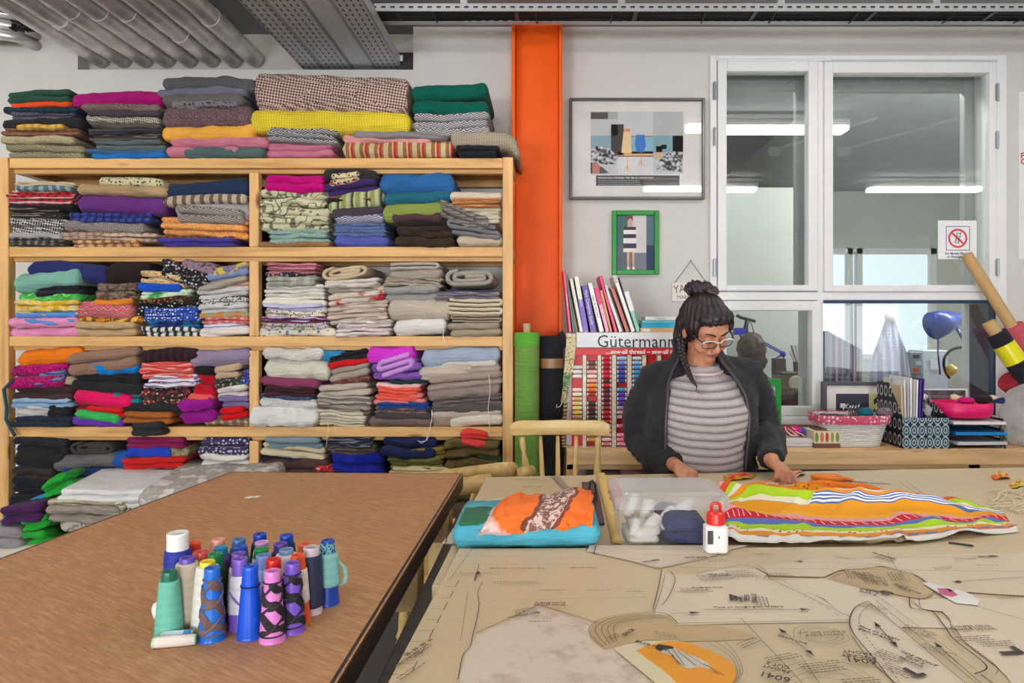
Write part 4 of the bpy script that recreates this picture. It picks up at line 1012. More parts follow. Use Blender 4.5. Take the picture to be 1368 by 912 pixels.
# printed pattern pieces under the varnish
def fz(dz): return CAMZ-dz
NSH = [0]
def sheet(pts, m, dz=0.502, h=0.00012, name='pattern_sheet'):
    dz = .502 if dz < .51 else .52; NSH[0] += 1; q = [T(x, y, dz) for x, y in pts]; z = CAMZ-dz+0.0002+NSH[0]*.0002
    mb = MB(); mb.prism([(p.x, p.y, z) for p in q], (0, 0, h)); return obj(name, mb, m, tb, fixn=True)
INK = mat((62,52,46), 0.6, name='ink'); INK2 = mat((120,100,82), 0.6, name='faded_ink')
LINES = MB(); LINES2 = MB()
def line(pts, w=0.0012, dz=0.502, closed=False, MBX=None, dash=None):
    M_ = MBX if MBX is not None else LINES
    dz = .502 if dz < .51 else .52; z = CAMZ-dz+0.0048; q = [T(x, y, dz) for x, y in pts]
    if closed: q.append(q[0])
    # smooth by Catmull-Rom
    for i in range(len(q)-1):
        a, b = q[i], q[i+1]; d = (b-a); L = d.length
        if L < 1e-6: continue
        n = Vector((-d.y, d.x, 0)).normalized()*w/2
        k = 1 if not dash else max(1, int(L/dash))
        for j in range(k):
            f0 = j/k; f1 = (j+(0.6 if dash else 1.0))/k; p0 = a+d*f0; p1 = a+d*f1
            M_.add([(p0.x+n.x, p0.y+n.y, z), (p0.x-n.x, p0.y-n.y, z), (p1.x-n.x, p1.y-n.y, z), (p1.x+n.x, p1.y+n.y, z)], [(0, 1, 2, 3)])
def curve(pts, n=8):
    out = []; P_ = [Vector((*p, 0)) for p in pts]
    for i in range(len(P_)-1):
        p0 = P_[max(i-1, 0)]; p1 = P_[i]; p2 = P_[i+1]; p3 = P_[min(i+2, len(P_)-1)]
        for j in range(n):
            t_ = j/n; v = 0.5*((2*p1)+(-p0+p2)*t_+(2*p0-5*p1+4*p2-p3)*t_*t_+(-p0+3*p1-3*p2+p3)*t_**3); out.append((v.x, v.y))
    out.append(pts[-1]); return out
def arrow(a, b, w=0.0012, dz=0.502, both=False):
    line([a, b], w, dz); A, B = T(*a, dz), T(*b, dz); z = CAMZ-dz+0.0048
    for P0, P1 in ((A, B), (B, A))[:2 if both else 1]:
        d = (P1-P0).normalized(); n = Vector((-d.y, d.x, 0)); LINES.add([(P1.x, P1.y, z), (P1.x-d.x*.018+n.x*.005, P1.y-d.y*.018+n.y*.005, z), (P1.x-d.x*.018-n.x*.005, P1.y-d.y*.018-n.y*.005, z)], [(0, 1, 2)])
def ground_text(s, px, py, size, rot, m=INK, dz=0.502, bold=0.0):
    dz = .502 if dz < .51 else .52; p = T(px, py, dz); z = CAMZ-dz+0.0050
    o = text_obj(s, size, Matrix.Translation((p.x, p.y, z)) @ Matrix.Rotation(math.radians(rot), 4, 'Z'), m, 'printed_lettering', tb, 'CENTER', 0.0002, bold)
    o['kind'] = 'stuff'; return o
sheet([(612,912),(622,872),(636,849),(718,810),(724,811),(800,836),(940,905),(900,1000),(620,1000)], WHT)
sheet([(724,811),(800,834),(795,836),(720,813)], PALE)
sheet(curve([(808,869),(789,852),(793,834),(820,824),(860,821),(905,824),(960,836),(1010,852),(930,857),(860,856),(808,869)]), OLD, .5015)
sheet([(884,764),(893,768),(930,768),(990,757),(1010,760),(1025,768),(1027,775),(1060,777),(1137,826),(1135,831),(905,835),(900,829),(893,822),(872,821),(880,790)], PALE)
sheet([(1040,776),(1060,774),(1110,773),(1180,796),(1200,800),(1290,840),(1180,838),(1137,831),(1100,800)], PALE)
sheet([(800,729),(1000,729),(970,737),(940,747),(880,760),(850,752),(783,737),(788,729)], PALE, 0.5005)
sheet(curve([(1105,774),(1130,762),(1170,758),(1210,763),(1228,775),(1246,787),(1244,796),(1225,800),(1190,793),(1150,786),(1105,774)]), OLD, 0.5012)
sheet([(1140,815),(1160,806),(1175,815),(1240,870),(1290,912),(1330,950),(1300,1000),(1240,930),(1195,912),(1160,880),(1138,850),(1135,832)], PALE, 0.5012)
sheet([(1230,815),(1260,818),(1275,838),(1290,860),(1330,890),(1345,905),(1380,960),(1500,960),(1500,800),(1290,800),(1220,803)], PALE, 0.5008)
sheet([(1010,760),(1100,745),(1180,748),(1250,742),(1500,736),(1500,806),(1260,790),(1246,784),(1226,770),(1180,757),(1120,763),(1100,772),(1030,770)], tissue((220,202,174),0.05), 0.5005)
sheet([(820,868),(860,858),(905,857),(980,900),(995,960),(930,960)], tissue((226,212,176),0.04), 0.5008)
# orange card with a sketched figure in a dress
sheet(curve([(850,871),(870,863),(905,858),(940,868),(975,885),(983,900),(975,930),(930,940),(895,905),(850,871)], 4), mat((238,158,30), 0.4, name='orange_print'), 0.4998, name='orange_card')
sheet(curve([(880,867),(892,865),(902,868),(912,873),(930,880),(945,888),(950,896),(935,893),(920,895),(908,890),(898,878),(880,872),(880,867)], 4), mat((214,206,190), 0.5), 0.4992, name='printed_figure')
sheet(curve([(875,868),(879,863),(888,864),(899,866),(898,869),(888,869),(882,872),(875,868)], 4), mat((50,46,46), 0.5), 0.4990, name='printed_figure')
for q in ([(898,870),(915,893)], [(905,873),(930,893)], [(915,876),(942,893)], [(940,890),(960,904)], [(944,892),(968,906)], [(898,878),(908,892)], [(890,869),(900,882),(912,893)]): line(q, 0.0011, 0.4980)
# printed outlines
line(curve([(884,764),(880,785),(872,818)]), .0013); line(curve([(888,770),(884,790),(874,821)]), .001)
line(curve([(896,766),(902,778),(893,800),(884,812)]), .0012); line(curve([(872,821),(890,823),(900,830),(905,836)]), .0016)
line([(905,836),(1137,831)], .0012); line([(1027,775),(1137,828)], .0012); line([(1045,778),(1125,828)], .0009, dash=.02); line([(930,768),(990,757),(1010,760),(1025,770),(1020,776)], .001)
line(curve([(1010,757),(1022,764),(1027,775)]), .001)
for k in range(5):
    f = k*5.5; line(curve([(806-f*0.2+f,868-f*0.4),(787+f*1.5,848-f*0.35),(797+f*1.8,833),(830+f*1.7,824+f*.25),(870+f,821+f*0.3)]), .0010)
line([(636,849),(720,811),(800,835)], .0013); line([(724,812),(796,836)], .0009)
line(curve([(640,810),(638,826),(632,850),(628,868),(618,880),(612,912)]), .0013); line(curve([(645,780),(638,795),(641,810)]), .0011)
line([(633,732),(600,778)], .0009); line([(613,778),(545,912)], .0014, dash=.05)
for i in range(9):
    f = i/8; x = 603-f*70; y = 787+f*118; line([(x-7-6*f, y), (x+7+6*f, y)], .0009)
line([(640,757),(634,778)], .0012); arrow((634,779),(640,765), .0012)
line([(616,735),(1000,747)], .0006, MBX=LINES2); line([(610,745),(880,750)], .0006, MBX=LINES2); line([(603,756),(860,756)], .0006, MBX=LINES2); line([(650,806),(870,800)], .0005, MBX=LINES2); line([(625,793),(615,860)], .0008, MBX=LINES2)
line([(783,739),(786,730)], .0018); line([(793,742),(796,731)], .0018); line([(788,740),(880,760)], .0012); line([(880,760),(940,747),(1000,731)], .0008)
line([(860,760),(1368,766)], .0008); arrow((1085,749),(1335,745), .0009); arrow((1180,757),(1060,752), .0008)
line(curve([(1105,774),(1130,762),(1170,758),(1210,763),(1228,775),(1246,787),(1244,796),(1225,800),(1190,793),(1150,786),(1105,774)]), .0010, MBX=LINES2)
line(curve([(1112,774),(1140,763),(1175,762),(1205,768),(1215,779),(1180,784),(1140,781),(1112,774)]), .0008, MBX=LINES2)
line(curve([(1160,806),(1143,814),(1135,832),(1142,852),(1165,880),(1185,905),(1200,925)]), .0018); line(curve([(1164,810),(1150,822),(1150,842),(1175,878),(1205,920)]), .0011, dash=.02)
line([(1160,806),(1300,925)], .0013); line([(1171,806),(1315,925)], .0010); line([(1177,802),(1345,930)], .0009, MBX=LINES2)
arrow((1168,834),(1199,868), .0016, both=True); arrow((1040,842),(1088,880), .0012, both=True); arrow((1280,890),(1248,861), .0013); line([(1250,863),(1320,925)], .0012); arrow((1400,771),(1272,780), .0013)
line(curve([(1215,801),(1218,815),(1245,820),(1262,840),(1275,858),(1310,885),(1318,897),(1302,904)]), .0022); line(curve([(1228,801),(1232,816),(1265,826),(1275,850),(1310,876),(1332,895),(1330,905)]), .0015, dash=.02)
line([(1310,905),(1330,920)], .0015); line([(1295,810),(1400,840)], .0012); line([(990,829),(1080,925)], .0011); line([(1070,880),(1100,925)], .0009)
for k in range(3): line(curve([(1061+k*8,855),(1062+k*9,843+k),(1085+k*2,839+k*2),(1115-k*3,844+k),(1135-k*8,857-k),(1115-k*5,864-k*2),(1085,861-k),(1061+k*8,855)]), .0008, MBX=LINES2)
for k in range(4): line(curve([(1020+k*8,905+k*7),(1080,886+k*8),(1130,890+k*8),(1175,915+k*6)]), .0007, MBX=LINES2)
for k in range(3): line(curve([(945+k*10,862-k*3),(975+k*5,880),(985+k*3,905),(965,930)]), .0008, MBX=LINES2)
arrow((940,817),(1083,817), .0012); arrow((895,823),(935,821), .0010)
line([(1103,760),(1190,812)], .0007, MBX=LINES2); line([(1185,741),(1198,762)], .0009); line([(1290,725),(1170,734)], .0006, MBX=LINES2)
# rear board
line(curve([(595,728),(600,712),(615,690),(640,672),(665,666),(690,664)]), .0022, 0.52); line(curve([(606,728),(614,708),(640,684),(660,670)]), .0013, 0.52)
line(curve([(682,665),(690,672),(715,678),(740,688)]), .0026, 0.52); line([(643,655),(760,655)], .0010, 0.52); line([(655,641),(760,644)], .0008, 0.52, MBX=LINES2)
sheet([(600,715),(625,680),(655,665),(690,664),(735,680),(742,700),(640,728),(590,728)], PALE, 0.52)
line([(1060,640),(1368,634)], .0012, 0.52, MBX=LINES2); line([(1180,650),(1368,660)], .0010, 0.52, MBX=LINES2); line([(1150,668),(1368,676)], .0010, 0.52, MBX=LINES2); line([(1200,644),(1225,662)], .0014, 0.52); line([(1210,644),(1232,660)], .0014, 0.52); line([(1100,632),(1108,642)], .0016, 0.52)
rb = random.Random(3)
for (px, py, ang, n_, L) in ((955,773,8,5,.07),(990,768,5,6,.06),(1040,770,0,4,.05),(930,790,5,4,.06),(1015,805,80,4,.05),(1140,770,75,6,.05),(1165,776,75,7,.06),(1195,772,75,5,.05),(1210,786,-65,4,.04),(690,780,0,2,.09),(740,790,2,1,.06),(800,790,0,1,.05),(850,792,0,1,.04),(640,768,0,2,.08),(1060,735,0,2,.05),(1185,748,-55,5,.04),(1130,748,-40,2,.05),(1290,748,0,2,.06),(1320,757,0,1,.05),(1100,893,12,5,.07),(1045,880,20,3,.06),(1230,846,-50,4,.05),(1255,872,-55,3,.05),(1300,855,6,3,.07),(1330,862,6,3,.06),(1190,880,-55,5,.04),(1205,900,-55,4,.05),(1150,912,8,3,.06),(1000,860,35,3,.05),(820,852,40,2,.03),(705,818,20,4,.05),(725,832,0,1,.05),(560,870,62,3,.05),(545,900,62,2,.05),(960,750,6,3,.05),(1020,742,5,2,.05),(1260,760,10,2,.05),(1350,800,8,2,.06),(890,850,-20,2,.04),(1170,815,-50,4,.05)):
    c0 = T(px, py, .502); d = Vector((math.cos(math.radians(ang)), math.sin(math.radians(ang)), 0)); nn = Vector((-d.y, d.x, 0))
    for j in range(n_):
        x = -L/2; o_ = c0+nn*(j-n_/2)*.0065
        while x < L/2-rb.random()*.015:
            w_ = rb.uniform(.002, .008); a, b = o_+d*x, o_+d*(x+w_); h_ = nn*.0011; z = FZ+.0049; LINES2.add([(a.x-h_.x, a.y-h_.y, z), (b.x-h_.x, b.y-h_.y, z), (b.x+h_.x, b.y+h_.y, z), (a.x+h_.x, a.y+h_.y, z)], [(0,1,2,3)]); x += w_+.0018
stuff(obj('printed_lines', LINES, INK, tb)); stuff(obj('faded_lines', LINES2, INK2, tb))
# printed words
def words(rows, px, py, size, rot, dz=0.502, m=INK, sp=1.25):
    ground_text('\n'.join(rows), px, py, size, rot, m, dz)
ground_text('A', 980, 801, 0.034, 12, bold=.001); words(['SIZES', 'TAILLES'], 1003, 802, 0.013, 75); words(['FRONT', 'BODICE', 'CUT 2'], 990, 803, .008, 75)
words(['Place on straight grain of fabric'], 1000, 814, 0.010, 2); words(['PLACE ON FOLD'], 945, 788, .008, 2)
ground_text('C', 1183, 795, 0.03, -60, bold=.001); words(['SLEEVE', 'CUT 2'], 1160, 794, .011, -38); ground_text('L', 1350, 873, 0.05, 95, bold=.002); ground_text('L', 1222, 902, 0.034, 20, bold=.002)
ground_text('6041', 1035, 908, 0.022, 150); words(['FRONT', 'CUT 2'], 1038, 895, .012, 150); ground_text('6041', 1150, 886, 0.022, 165); words(['POCKET', 'FRONT'], 1146, 878, .013, 165)
words(['Place on straight', 'grain of fabric'], 1172, 850, .010, -52); words(['SIDE FRONT', 'CUT 2', 'FACING'], 1222, 886, .010, -60); words(['COLLAR', 'CUT 2', 'INTERFACING'], 1160, 772, .010, -70, .5012, INK2); words(['SLEEVE BAND', 'CUT 4'], 1210, 790, .009, -65, .5012, INK2)
words(['PLEASE NOTE', 'FRONT PANEL'], 735, 810, .009, 0); words(['CUTTING LINE'], 700, 825, .009, 22); words(['BACK'], 840, 848, .012, 50); words(['LENGTHEN OR SHORTEN HERE'], 690, 762, .008, 0, m=INK2); words(['CENTRE FRONT'], 780, 761, .008, 0, m=INK2); words(['BACK YOKE'], 870, 866, .010, -35)
words(['GRAIN LINE'], 1058, 858, .009, -40); words(['CUT ONE ON FOLD', 'SLEEVE FACING'], 1100, 850, .009, 4, m=INK2); words(['COUPER DEUX', 'BANDE DE COL'], 1300, 842, .010, 3, m=INK2); words(['SIDE SEAM'], 1320, 746, .010, 3); words(['TO POCKET'], 1180, 745, .010, -60)
words(['FRONT'], 650, 684, .02, 0, .52); words(['WAISTLINE'], 710, 652, .012, 0, .52, INK2); words(['THIS EDGE ON FOLD'], 700, 642, .012, 0, .52, INK2); words(['PIN HERE'], 870, 752, .010, 25)
words(['55   57   59   61'], 560, 868, .010, 62); words(['CENTIMETRES'], 545, 884, .009, 62, m=INK2)
ground_text('SKIRT BACK   CUT 1', 940, 747, .009, 3); words(['UPPER BACK', 'NECKLINE'], 960, 771, .008, 5)
# ---------------------------------------------------------------- thread cones on the cutting table
CREAM = (222,212,190)
def thread_mat(c, c2=None):
    t = NT('wound_thread'); sx = t.n('ShaderNodeSeparateXYZ'); t.l(t.tc(), sx.inputs[0])
    at = t.math('ARCTAN2', sx.outputs[1], sx.outputs[0])
    w_ = t.math('SINE', t.math('ADD', t.math('MULTIPLY', sx.outputs[2], 2600), at)); w2 = t.math('SINE', t.math('MULTIPLY', sx.outputs[2], 420))
    L = lin(c); f = t.math('MULTIPLY_ADD', t.math('ADD', w_, t.math('MULTIPLY', w2, 0.5)), 0.25, 0.5)
    t.color(t.ramp(f, [(0.1, sc4(L, .82)), (0.8, sc4(L, 1.1))])); t.b.inputs['Roughness'].default_value = 0.6; t.bump(w_, 0.25, 0.0006); return t.m
TM = {}
def thm(c):
    if c not in TM: TM[c] = thread_mat(c)
    return TM[c]
def plas(c): return mat(c, 0.3, var=0.02, name='plastic')
# name text, x, y of the rim in the picture, height, tube colour, thread colour (None: bare), style, top radius, base radius
CONES = [
 ('tall royal blue thread on a white tube, back left of the group', 237.5, 711, .150, (236,234,230), (24,44,150), 'tall'),
 ('mint green thread cone with dark green tip, front left of the group', 239, 754, .110, (26,108,84), (104,184,160), 'full'),
 ('pale pink thread cone with orange red tip behind the tall blue one', 259, 724, .1197, (238,74,40), (222,180,176), 'full'),
 ('beige thread cone with violet rim behind the mint green one', 258.5, 739, .1197, (98,72,176), (196,178,160), 'wide'),
 ('white thread cone with bright yellow tip', 279, 748, .1197, (240,214,40), (216,210,200), 'wide'),
 ('blue cone with sparse brown thread winding, front row', 286.5, 755, .1197, (30,108,206), (116,92,88), 'diamond'),
 ('peach pink tube in the back row', 284.5, 725, .1197, (240,164,140), (232,150,130), 'full'),
 ('small cone with red and navy thread behind the teal topped one', 275.5, 733, .118, (216,84,80), (40,50,130), 'full'),
 ('teal blue tipped cone beside the green one', 287, 733.5, .1158, (44,150,190), (110,70,130), 'full'),
 ('bottle green thread on a bright green cone', 292.5, 738, .1197, (20,138,72), (20,78,56), 'low'),
 ('steel blue tipped cone with teal thread in the back row', 312, 724, .1197, (74,124,176), (30,90,130), 'full'),
 ('blue tipped cone with green thread behind the violet ones', 320, 730, .1177, (40,84,196), (44,130,110), 'full'),
 ('violet tipped cone with cream thread, rear one of two', 321.5, 734, .1177, (124,84,190), (226,216,200), 'low'),
 ('violet cone with white patchy thread in the middle', 327, 741, .1197, (130,92,196), (226,220,226), 'patch'),
 ('bare royal blue cone with one dark thread, front row', 334.5, 755, .1197, (16,84,210), None, 'bare'),
 ('blue tipped cone with black thread in the back row', 337, 719.5, .1216, (20,66,178), (28,28,40), 'full'),
 ('lilac pink tipped cone with white thread in the back row', 347.5, 724, .1177, (216,154,206), (226,218,214), 'full'),
 ('green tipped cone with white thread', 349.8, 732, .1177, (26,150,76), (224,216,208), 'full'),
 ('grey blue tipped cone with pale thread', 352.5, 739, .1177, (116,140,196), (150,166,206), 'low'),
 ('red tipped cone with cream thread', 365, 747, .1197, (224,36,30), (220,206,190), 'full'),
 ('pink cone with black thread winding, front row', 367, 759, .1158, (222,128,204), (40,32,38), 'diamond'),
 ('royal blue tipped cone with dark thread, rear right', 376, 719.5, .1216, (24,76,190), (30,30,50), 'full'),
 ('violet tipped cone with black thread behind the white one', 375, 724, .1177, (104,68,166), (34,26,40), 'full'),
 ('grey blue rimmed cone with white thread', 383.8, 732, .1197, (120,150,190), (212,214,220), 'wide'),
 ('orange red cone with white thread behind the violet front one', 396, 743, .1177, (240,86,40), (224,214,206), 'low'),
 ('violet cone with black thread winding, right of the front row', 393.5, 747, .1177, (124,84,200), (34,28,36), 'diamond'),
 ('orange tipped cone with pale thread beside the navy one', 404.5, 729, .1158, (240,110,70), (220,206,200), 'full'),
 ('navy thread on a clear pale tube', 415.5, 730, .1197, (206,190,196), (36,44,76), 'straight'),
 ('blue cone wrapped with tangled pale mint yarn at the right end', 438, 721, .1197, (26,72,170), (134,196,190), 'tangle')]
pos = []
for c in CONES:
    Y = (0.52-c[3])*FPX/(c[2]-VY); pos.append([(c[1]-VX)*Y/FPX, Y])
for it in range(25):
    for i in range(len(pos)):
        for j in range(i):
            dx, dy = pos[i][0]-pos[j][0], pos[i][1]-pos[j][1]; d = math.hypot(dx, dy) or 1e-5; mn = 0.039
            if d < mn:
                k = (mn-d)/2/d; pos[i][0] += dx*k*.08; pos[j][0] -= dx*k*.08; pos[i][1] += dy*k*1.2; pos[j][1] -= dy*k*1.2
for (desc, px, py, h, tc_, wc, style), (x, y) in zip(CONES, pos):
    t = thing('thread_cone', desc, 'thread cone', (x, y, TZ), 'thread cones on the cutting table')
    rt, rb_ = (0.0122, 0.0215)
    if style == 'tall': rt, rb_ = .0180, .0215
    if style == 'straight': rt, rb_ = .0140, .0195
    def rad(f): return rb_+(rt-rb_)*f
    mb = MB(); w_ = 0.0016
    prof = [(rb_, 0), (rad(.04), h*.04), (rad(.5), h*.5), (rt, h*0.93), (rt*1.02, h*.985), (rt*.97, h), (rt-w_*1.2, h), (rt-w_*1.4, h*.9), (rb_-w_*2, 0.002)]
    mb.lathe(prof, 22, (x, y, TZ), capb=False, capt=False)
    n = len(prof)
    mb.f += [((n-1)*22+(k+1) % 22, (n-1)*22+k, k, (k+1) % 22) for k in range(22)]; mb.m += [0]*22
    obj('tube', mb, plas(tc_), t, smooth=True)
    if wc is None:
        mb = MB(); zz = h*.72
        for q in range(2): mb.tube([(x+math.cos(a)*(rad(.72)+.0006), y+math.sin(a)*(rad(.72)+.0006), TZ+zz+q*.0012) for a in [i*2*math.pi/24 for i in range(25)]], .0007, 5)
        obj('thread', mb, thm((26,30,60)), t); continue
    lo, hi, th = {'full': (.03, .86, .0022), 'wide': (.03, .93, .0060), 'low': (.30, .80, .0016), 'straight': (.10, .88, .0030), 'tall': (.02, .80, .0035), 'patch': (.25, .72, .0020), 'diamond': (.10, .84, .0010), 'tangle': (.30, .80, .0045)}[style]
    if style in ('full', 'wide', 'low', 'straight', 'tall'):
        mb = MB(); pr = [(rad(lo)-.0002, h*lo), (rad(lo)+th, h*(lo+.015))]
        for k in range(1, 10): f = lo+(hi-lo)*k/10; pr.append((rad(f)+th*(1+.06*math.sin(k*2.7)), h*f))
        pr += [(rad(hi)+th*.8, h*(hi-.01)), (rad(hi)-.0002, h*hi)]
        mb.lathe(pr, 22, (x, y, TZ), capb=False, capt=False); obj('thread', mb, thm(wc), t, smooth=True)
    elif style == 'patch':
        mb = MB(); mb.lathe([(rad(f)+(.0014 if .24 < f < .74 else -.0003)*(1+.3*math.sin(f*40)), h*f) for f in [.2+.03*k for k in range(20)]], 22, (x, y, TZ), capb=False, capt=False); obj('thread', mb, thm(wc), t, smooth=True)
        mb = MB(); mb.tube([(x+math.cos(a)*(rad(.45+.1*math.sin(a*2))+.0018), y+math.sin(a)*(rad(.45)+.0018), TZ+h*(.45+.10*math.sin(a*2))) for a in [i*2*math.pi/24 for i in range(25)]], .002, 5); obj('violet_thread', mb, thm((150,120,190)), t)
    elif style == 'diamond':
        mb = MB()
        for ph in (0.6, 0.6+math.pi):
            for sgn in (1, -1):
                for o in range(-3, 3):
                    pts = []
                    for i in range(90):
                        a = ph+sgn*(i/89*2.6*math.pi)+o*.10; f = lo+(hi-lo)*(i/89)+o*.012+.03*math.sin(i*.3+sgn)
                        f = min(max(f, lo), hi); r = rad(f)+.0008+.0002*sgn; pts.append((x+math.cos(a)*r, y+math.sin(a)*r, TZ+h*f))
                    mb.tube(pts, .0013, 4, caps=False)
        stuff(obj('thread', mb, thm(wc), t, smooth=True))
        mb = MB()
        for f in (lo, hi): mb.lathe([(rad(f)+.0002, h*(f-.012)), (rad(f)+.0018, h*f), (rad(f)+.0002, h*(f+.012))], 22, (x, y, TZ), capb=False, capt=False)
        stuff(obj('end_winding', mb, thm(wc), t))
    else:
        mb = MB(); pr = [(rad(f)+.0045+.0012*math.sin(f*60), h*f) for f in [.30+.05*k for k in range(11)]]; mb.lathe(pr, 22, (x, y, TZ)); obj('yarn', mb, thm(wc), t, smooth=True)
        mb = MB()
        for q in range(14):
            a0 = R.uniform(0, 6.28); pts = []
            for i in range(14):
                a = a0+i*.5; r = .010+.004*math.sin(i*1.3+q); pts.append((x+math.cos(a)*r+R.uniform(-.003,.003), y+math.sin(a)*r-.004, TZ+h*(.80+.16*math.sin(i*.6+q)*.8)+.004))
            mb.tube(pts, .0011, 5)
        for q in range(6): mb.tube(curve3([(x+.014, y-.004, TZ+h*.62), (x+.026+q*.001, y-.006, TZ+h*.66), (x+.034+q*.0012, y-.006, TZ+h*.5), (x+.034+q*.001, y-.006, TZ+h*.34), (x+.024+q*.001, y-.005, TZ+h*.30)]) if False else [(x+.012, y-.004, TZ+h*.66), (x+.024, y-.006, TZ+h*.68), (x+.031+q*.001, y-.006, TZ+h*.58), (x+.0335+q*.001, y-.006, TZ+h*.45), (x+.031+q*.0008, y-.006, TZ+h*.34), (x+.024, y-.005, TZ+h*.30)], .0012, 5)
        stuff(obj('loose_yarn', mb, thm(wc), t))
p = T(207, 833); t = thing('thread_cone', 'white cone lying on its side behind the mint green one', 'thread cone', (p.x, p.y, TZ), 'thread cones on the cutting table')
M_ = Matrix.Rotation(math.radians(82), 4, 'Y') @ Matrix.Rotation(0, 4, 'Z')
mb = MB(); mb.lathe([(0.0165, 0), (.016, .004), (.008, .06), (.007, .065)], 20, (p.x-.002, p.y+.012, TZ+.0168), Matrix.Rotation(math.radians(70), 4, 'Y') @ Matrix.Identity(4)); obj('tube', mb, plas((232,226,216)), t, smooth=True)
for (pa, pb, desc, c, yy) in (((204,866),(262,861), 'small cream thread spool lying in front of the mint green cone', (232,220,208), 0), ((216,858),(258,855), 'small spool with blue and white paper end lying behind the cream one', (206,226,236), 1)):
    a, b = T(*pa), T(*pb); a.z = b.z = TZ+.0092; d = (b-a).normalized()
    t = thing('thread_spool', desc, 'thread spool', ((a.x+b.x)/2, (a.y+b.y)/2, TZ), 'small spools by the cones')
    def al(f): return a+(b-a)*f
    mb = MB(); mb.tube([al(0), al(.03), al(.05), al(.95), al(.97), al(1)], [.0085,.009,.0078,.0078,.009,.0085], 16); obj('bobbin', mb, plas((196,222,190)), t, smooth=True)
    mb = MB(); mb.tube([al(.05), al(.07), al(.5), al(.93), al(.95)], [.0079,.0088,.009,.0088,.0079], 16); obj('thread', mb, thm(c), t, smooth=True)
    if yy: mb = MB(); mb.tube([al(.72), al(.95)], .00925, 16); obj('paper_band', mb, mat((60,150,206), .5), t)
# ---------------------------------------------------------------- on the pattern table
def cloth_patch(fn, nu, nv, th=0.0015):
    mb = MB(); mb.grid(fn, nu, nv); n = len(mb.v); nf = len(mb.f)
    top = list(mb.v); fs = list(mb.f)
    mb2 = MB(); mb2.add(top+[v-Vector((0,0,th)) for v in top], fs+[tuple(i+n for i in f[::-1]) for f in fs])
    e = [j*(nu+1) for j in range(nv+1)]; e2 = [j*(nu+1)+nu for j in range(nv+1)]; e3 = list(range(nu+1)); e4 = [nv*(nu+1)+i for i in range(nu+1)]
    for L, fl in ((e, 0), (e2, 1), (e3, 1), (e4, 0)):
        for a, b in zip(L[:-1], L[1:]):
            f = (a, b, b+n, a+n); mb2.f.append(f if fl else f[::-1]); mb2.m.append(0)
    return mb2
def with_uv(o, nu, nv):
    me = o.data; uvl = me.uv_layers.new(name='weave'); N = (nu+1)*(nv+1)
    for lp in me.loops:
        i = lp.vertex_index % N; uvl.data[lp.index].uv = ((i % (nu+1))/nu, (i//(nu+1))/nv)
# folded cloths: blue under orange
kB = 0.52*FPX/(731-VY)
def slab(px0, px1, py0, py1, Y, dep, layers, seed, tilt=0, arch=0, pitch=0, soft=1, **k):
    s_ = Y/FPX; return fold_mesh((px0-VX)*s_, (px1-VX)*s_, CAMZ-(py1-VY)*s_, CAMZ-(py0-VY)*s_, Y, dep, layers, tilt*s_, arch*s_, pitch, seed, soft)
Yb = 1.575
mb = slab(603, 803, 700, 735, Yb, .20, 1, 501, tilt=0, soft=.7)
o = tag(obj('folded_fabric', mb, fab('plain', (92,190,214)), smooth=True), 'sky blue felt folded under the orange printed cloth', 'fabric', 'cloths on the pattern table')
mb = slab(612, 655, 694, 704, Yb+.02, .12, 1, 502, soft=1); o = tag(obj('folded_fabric', mb, fab('plain', (60,122,92)), smooth=True), 'dark green cloth corner at the left under the orange cloth', 'fabric', 'cloths on the pattern table')
def orange_print():
    t = NT('printed_orange_cloth'); sx = t.n('ShaderNodeSeparateXYZ'); t.l(t.tc(), sx.inputs[0])
    D = t.math('ADD', sx.outputs[0], t.math('MULTIPLY', sx.outputs[2], -0.9)); D = t.math('ADD', D, t.math('MULTIPLY', t.noise(22., None, 4), .05))
    band = t.ramp(D, [(0, lin((250,120,44))), (.112, lin((120,72,58))), (.122, lin((226,200,190))), (.178, lin((120,72,58))), (.19, lin((250,120,44)))], 'CONSTANT')
    sp = t.ramp(t.noise(70., None, 4, .7), [(.47, (0,0,0,1)), (.5, (1,1,1,1))]); inb = t.math('MULTIPLY', t.math('GREATER_THAN', D, .122), t.math('LESS_THAN', D, .178))
    c = t.mix(t.math('MULTIPLY', sp, t.math('MULTIPLY', inb, .9)), band, lin((112,70,58)))
    lw = t.ramp(t.math('ADD', sx.outputs[0], t.math('ADD', t.math('MULTIPLY', sx.outputs[2], 1.3), t.math('MULTIPLY', t.noise(60., None, 5, .7), .05))), [(.085, lin((236,206,200))), (.10, lin((250,120,44)))])
    left = t.math('LESS_THAN', t.math('ADD', sx.outputs[0], t.math('MULTIPLY', sx.outputs[2], 1.2)), .105)
    c = t.mix(left, c, lw); c = t.mix(t.ramp(t.noise(8., None, 2), [(.3, (0,0,0,1)), (.7, (.12,.12,.12,1))]), c, lin((190,70,20)))
    t.color(c); t.b.inputs['Roughness'].default_value = .9; t.bump(t.noise(500., None, 1), .2, .001); return t.m
x0 = (638-VX)*1.56/FPX
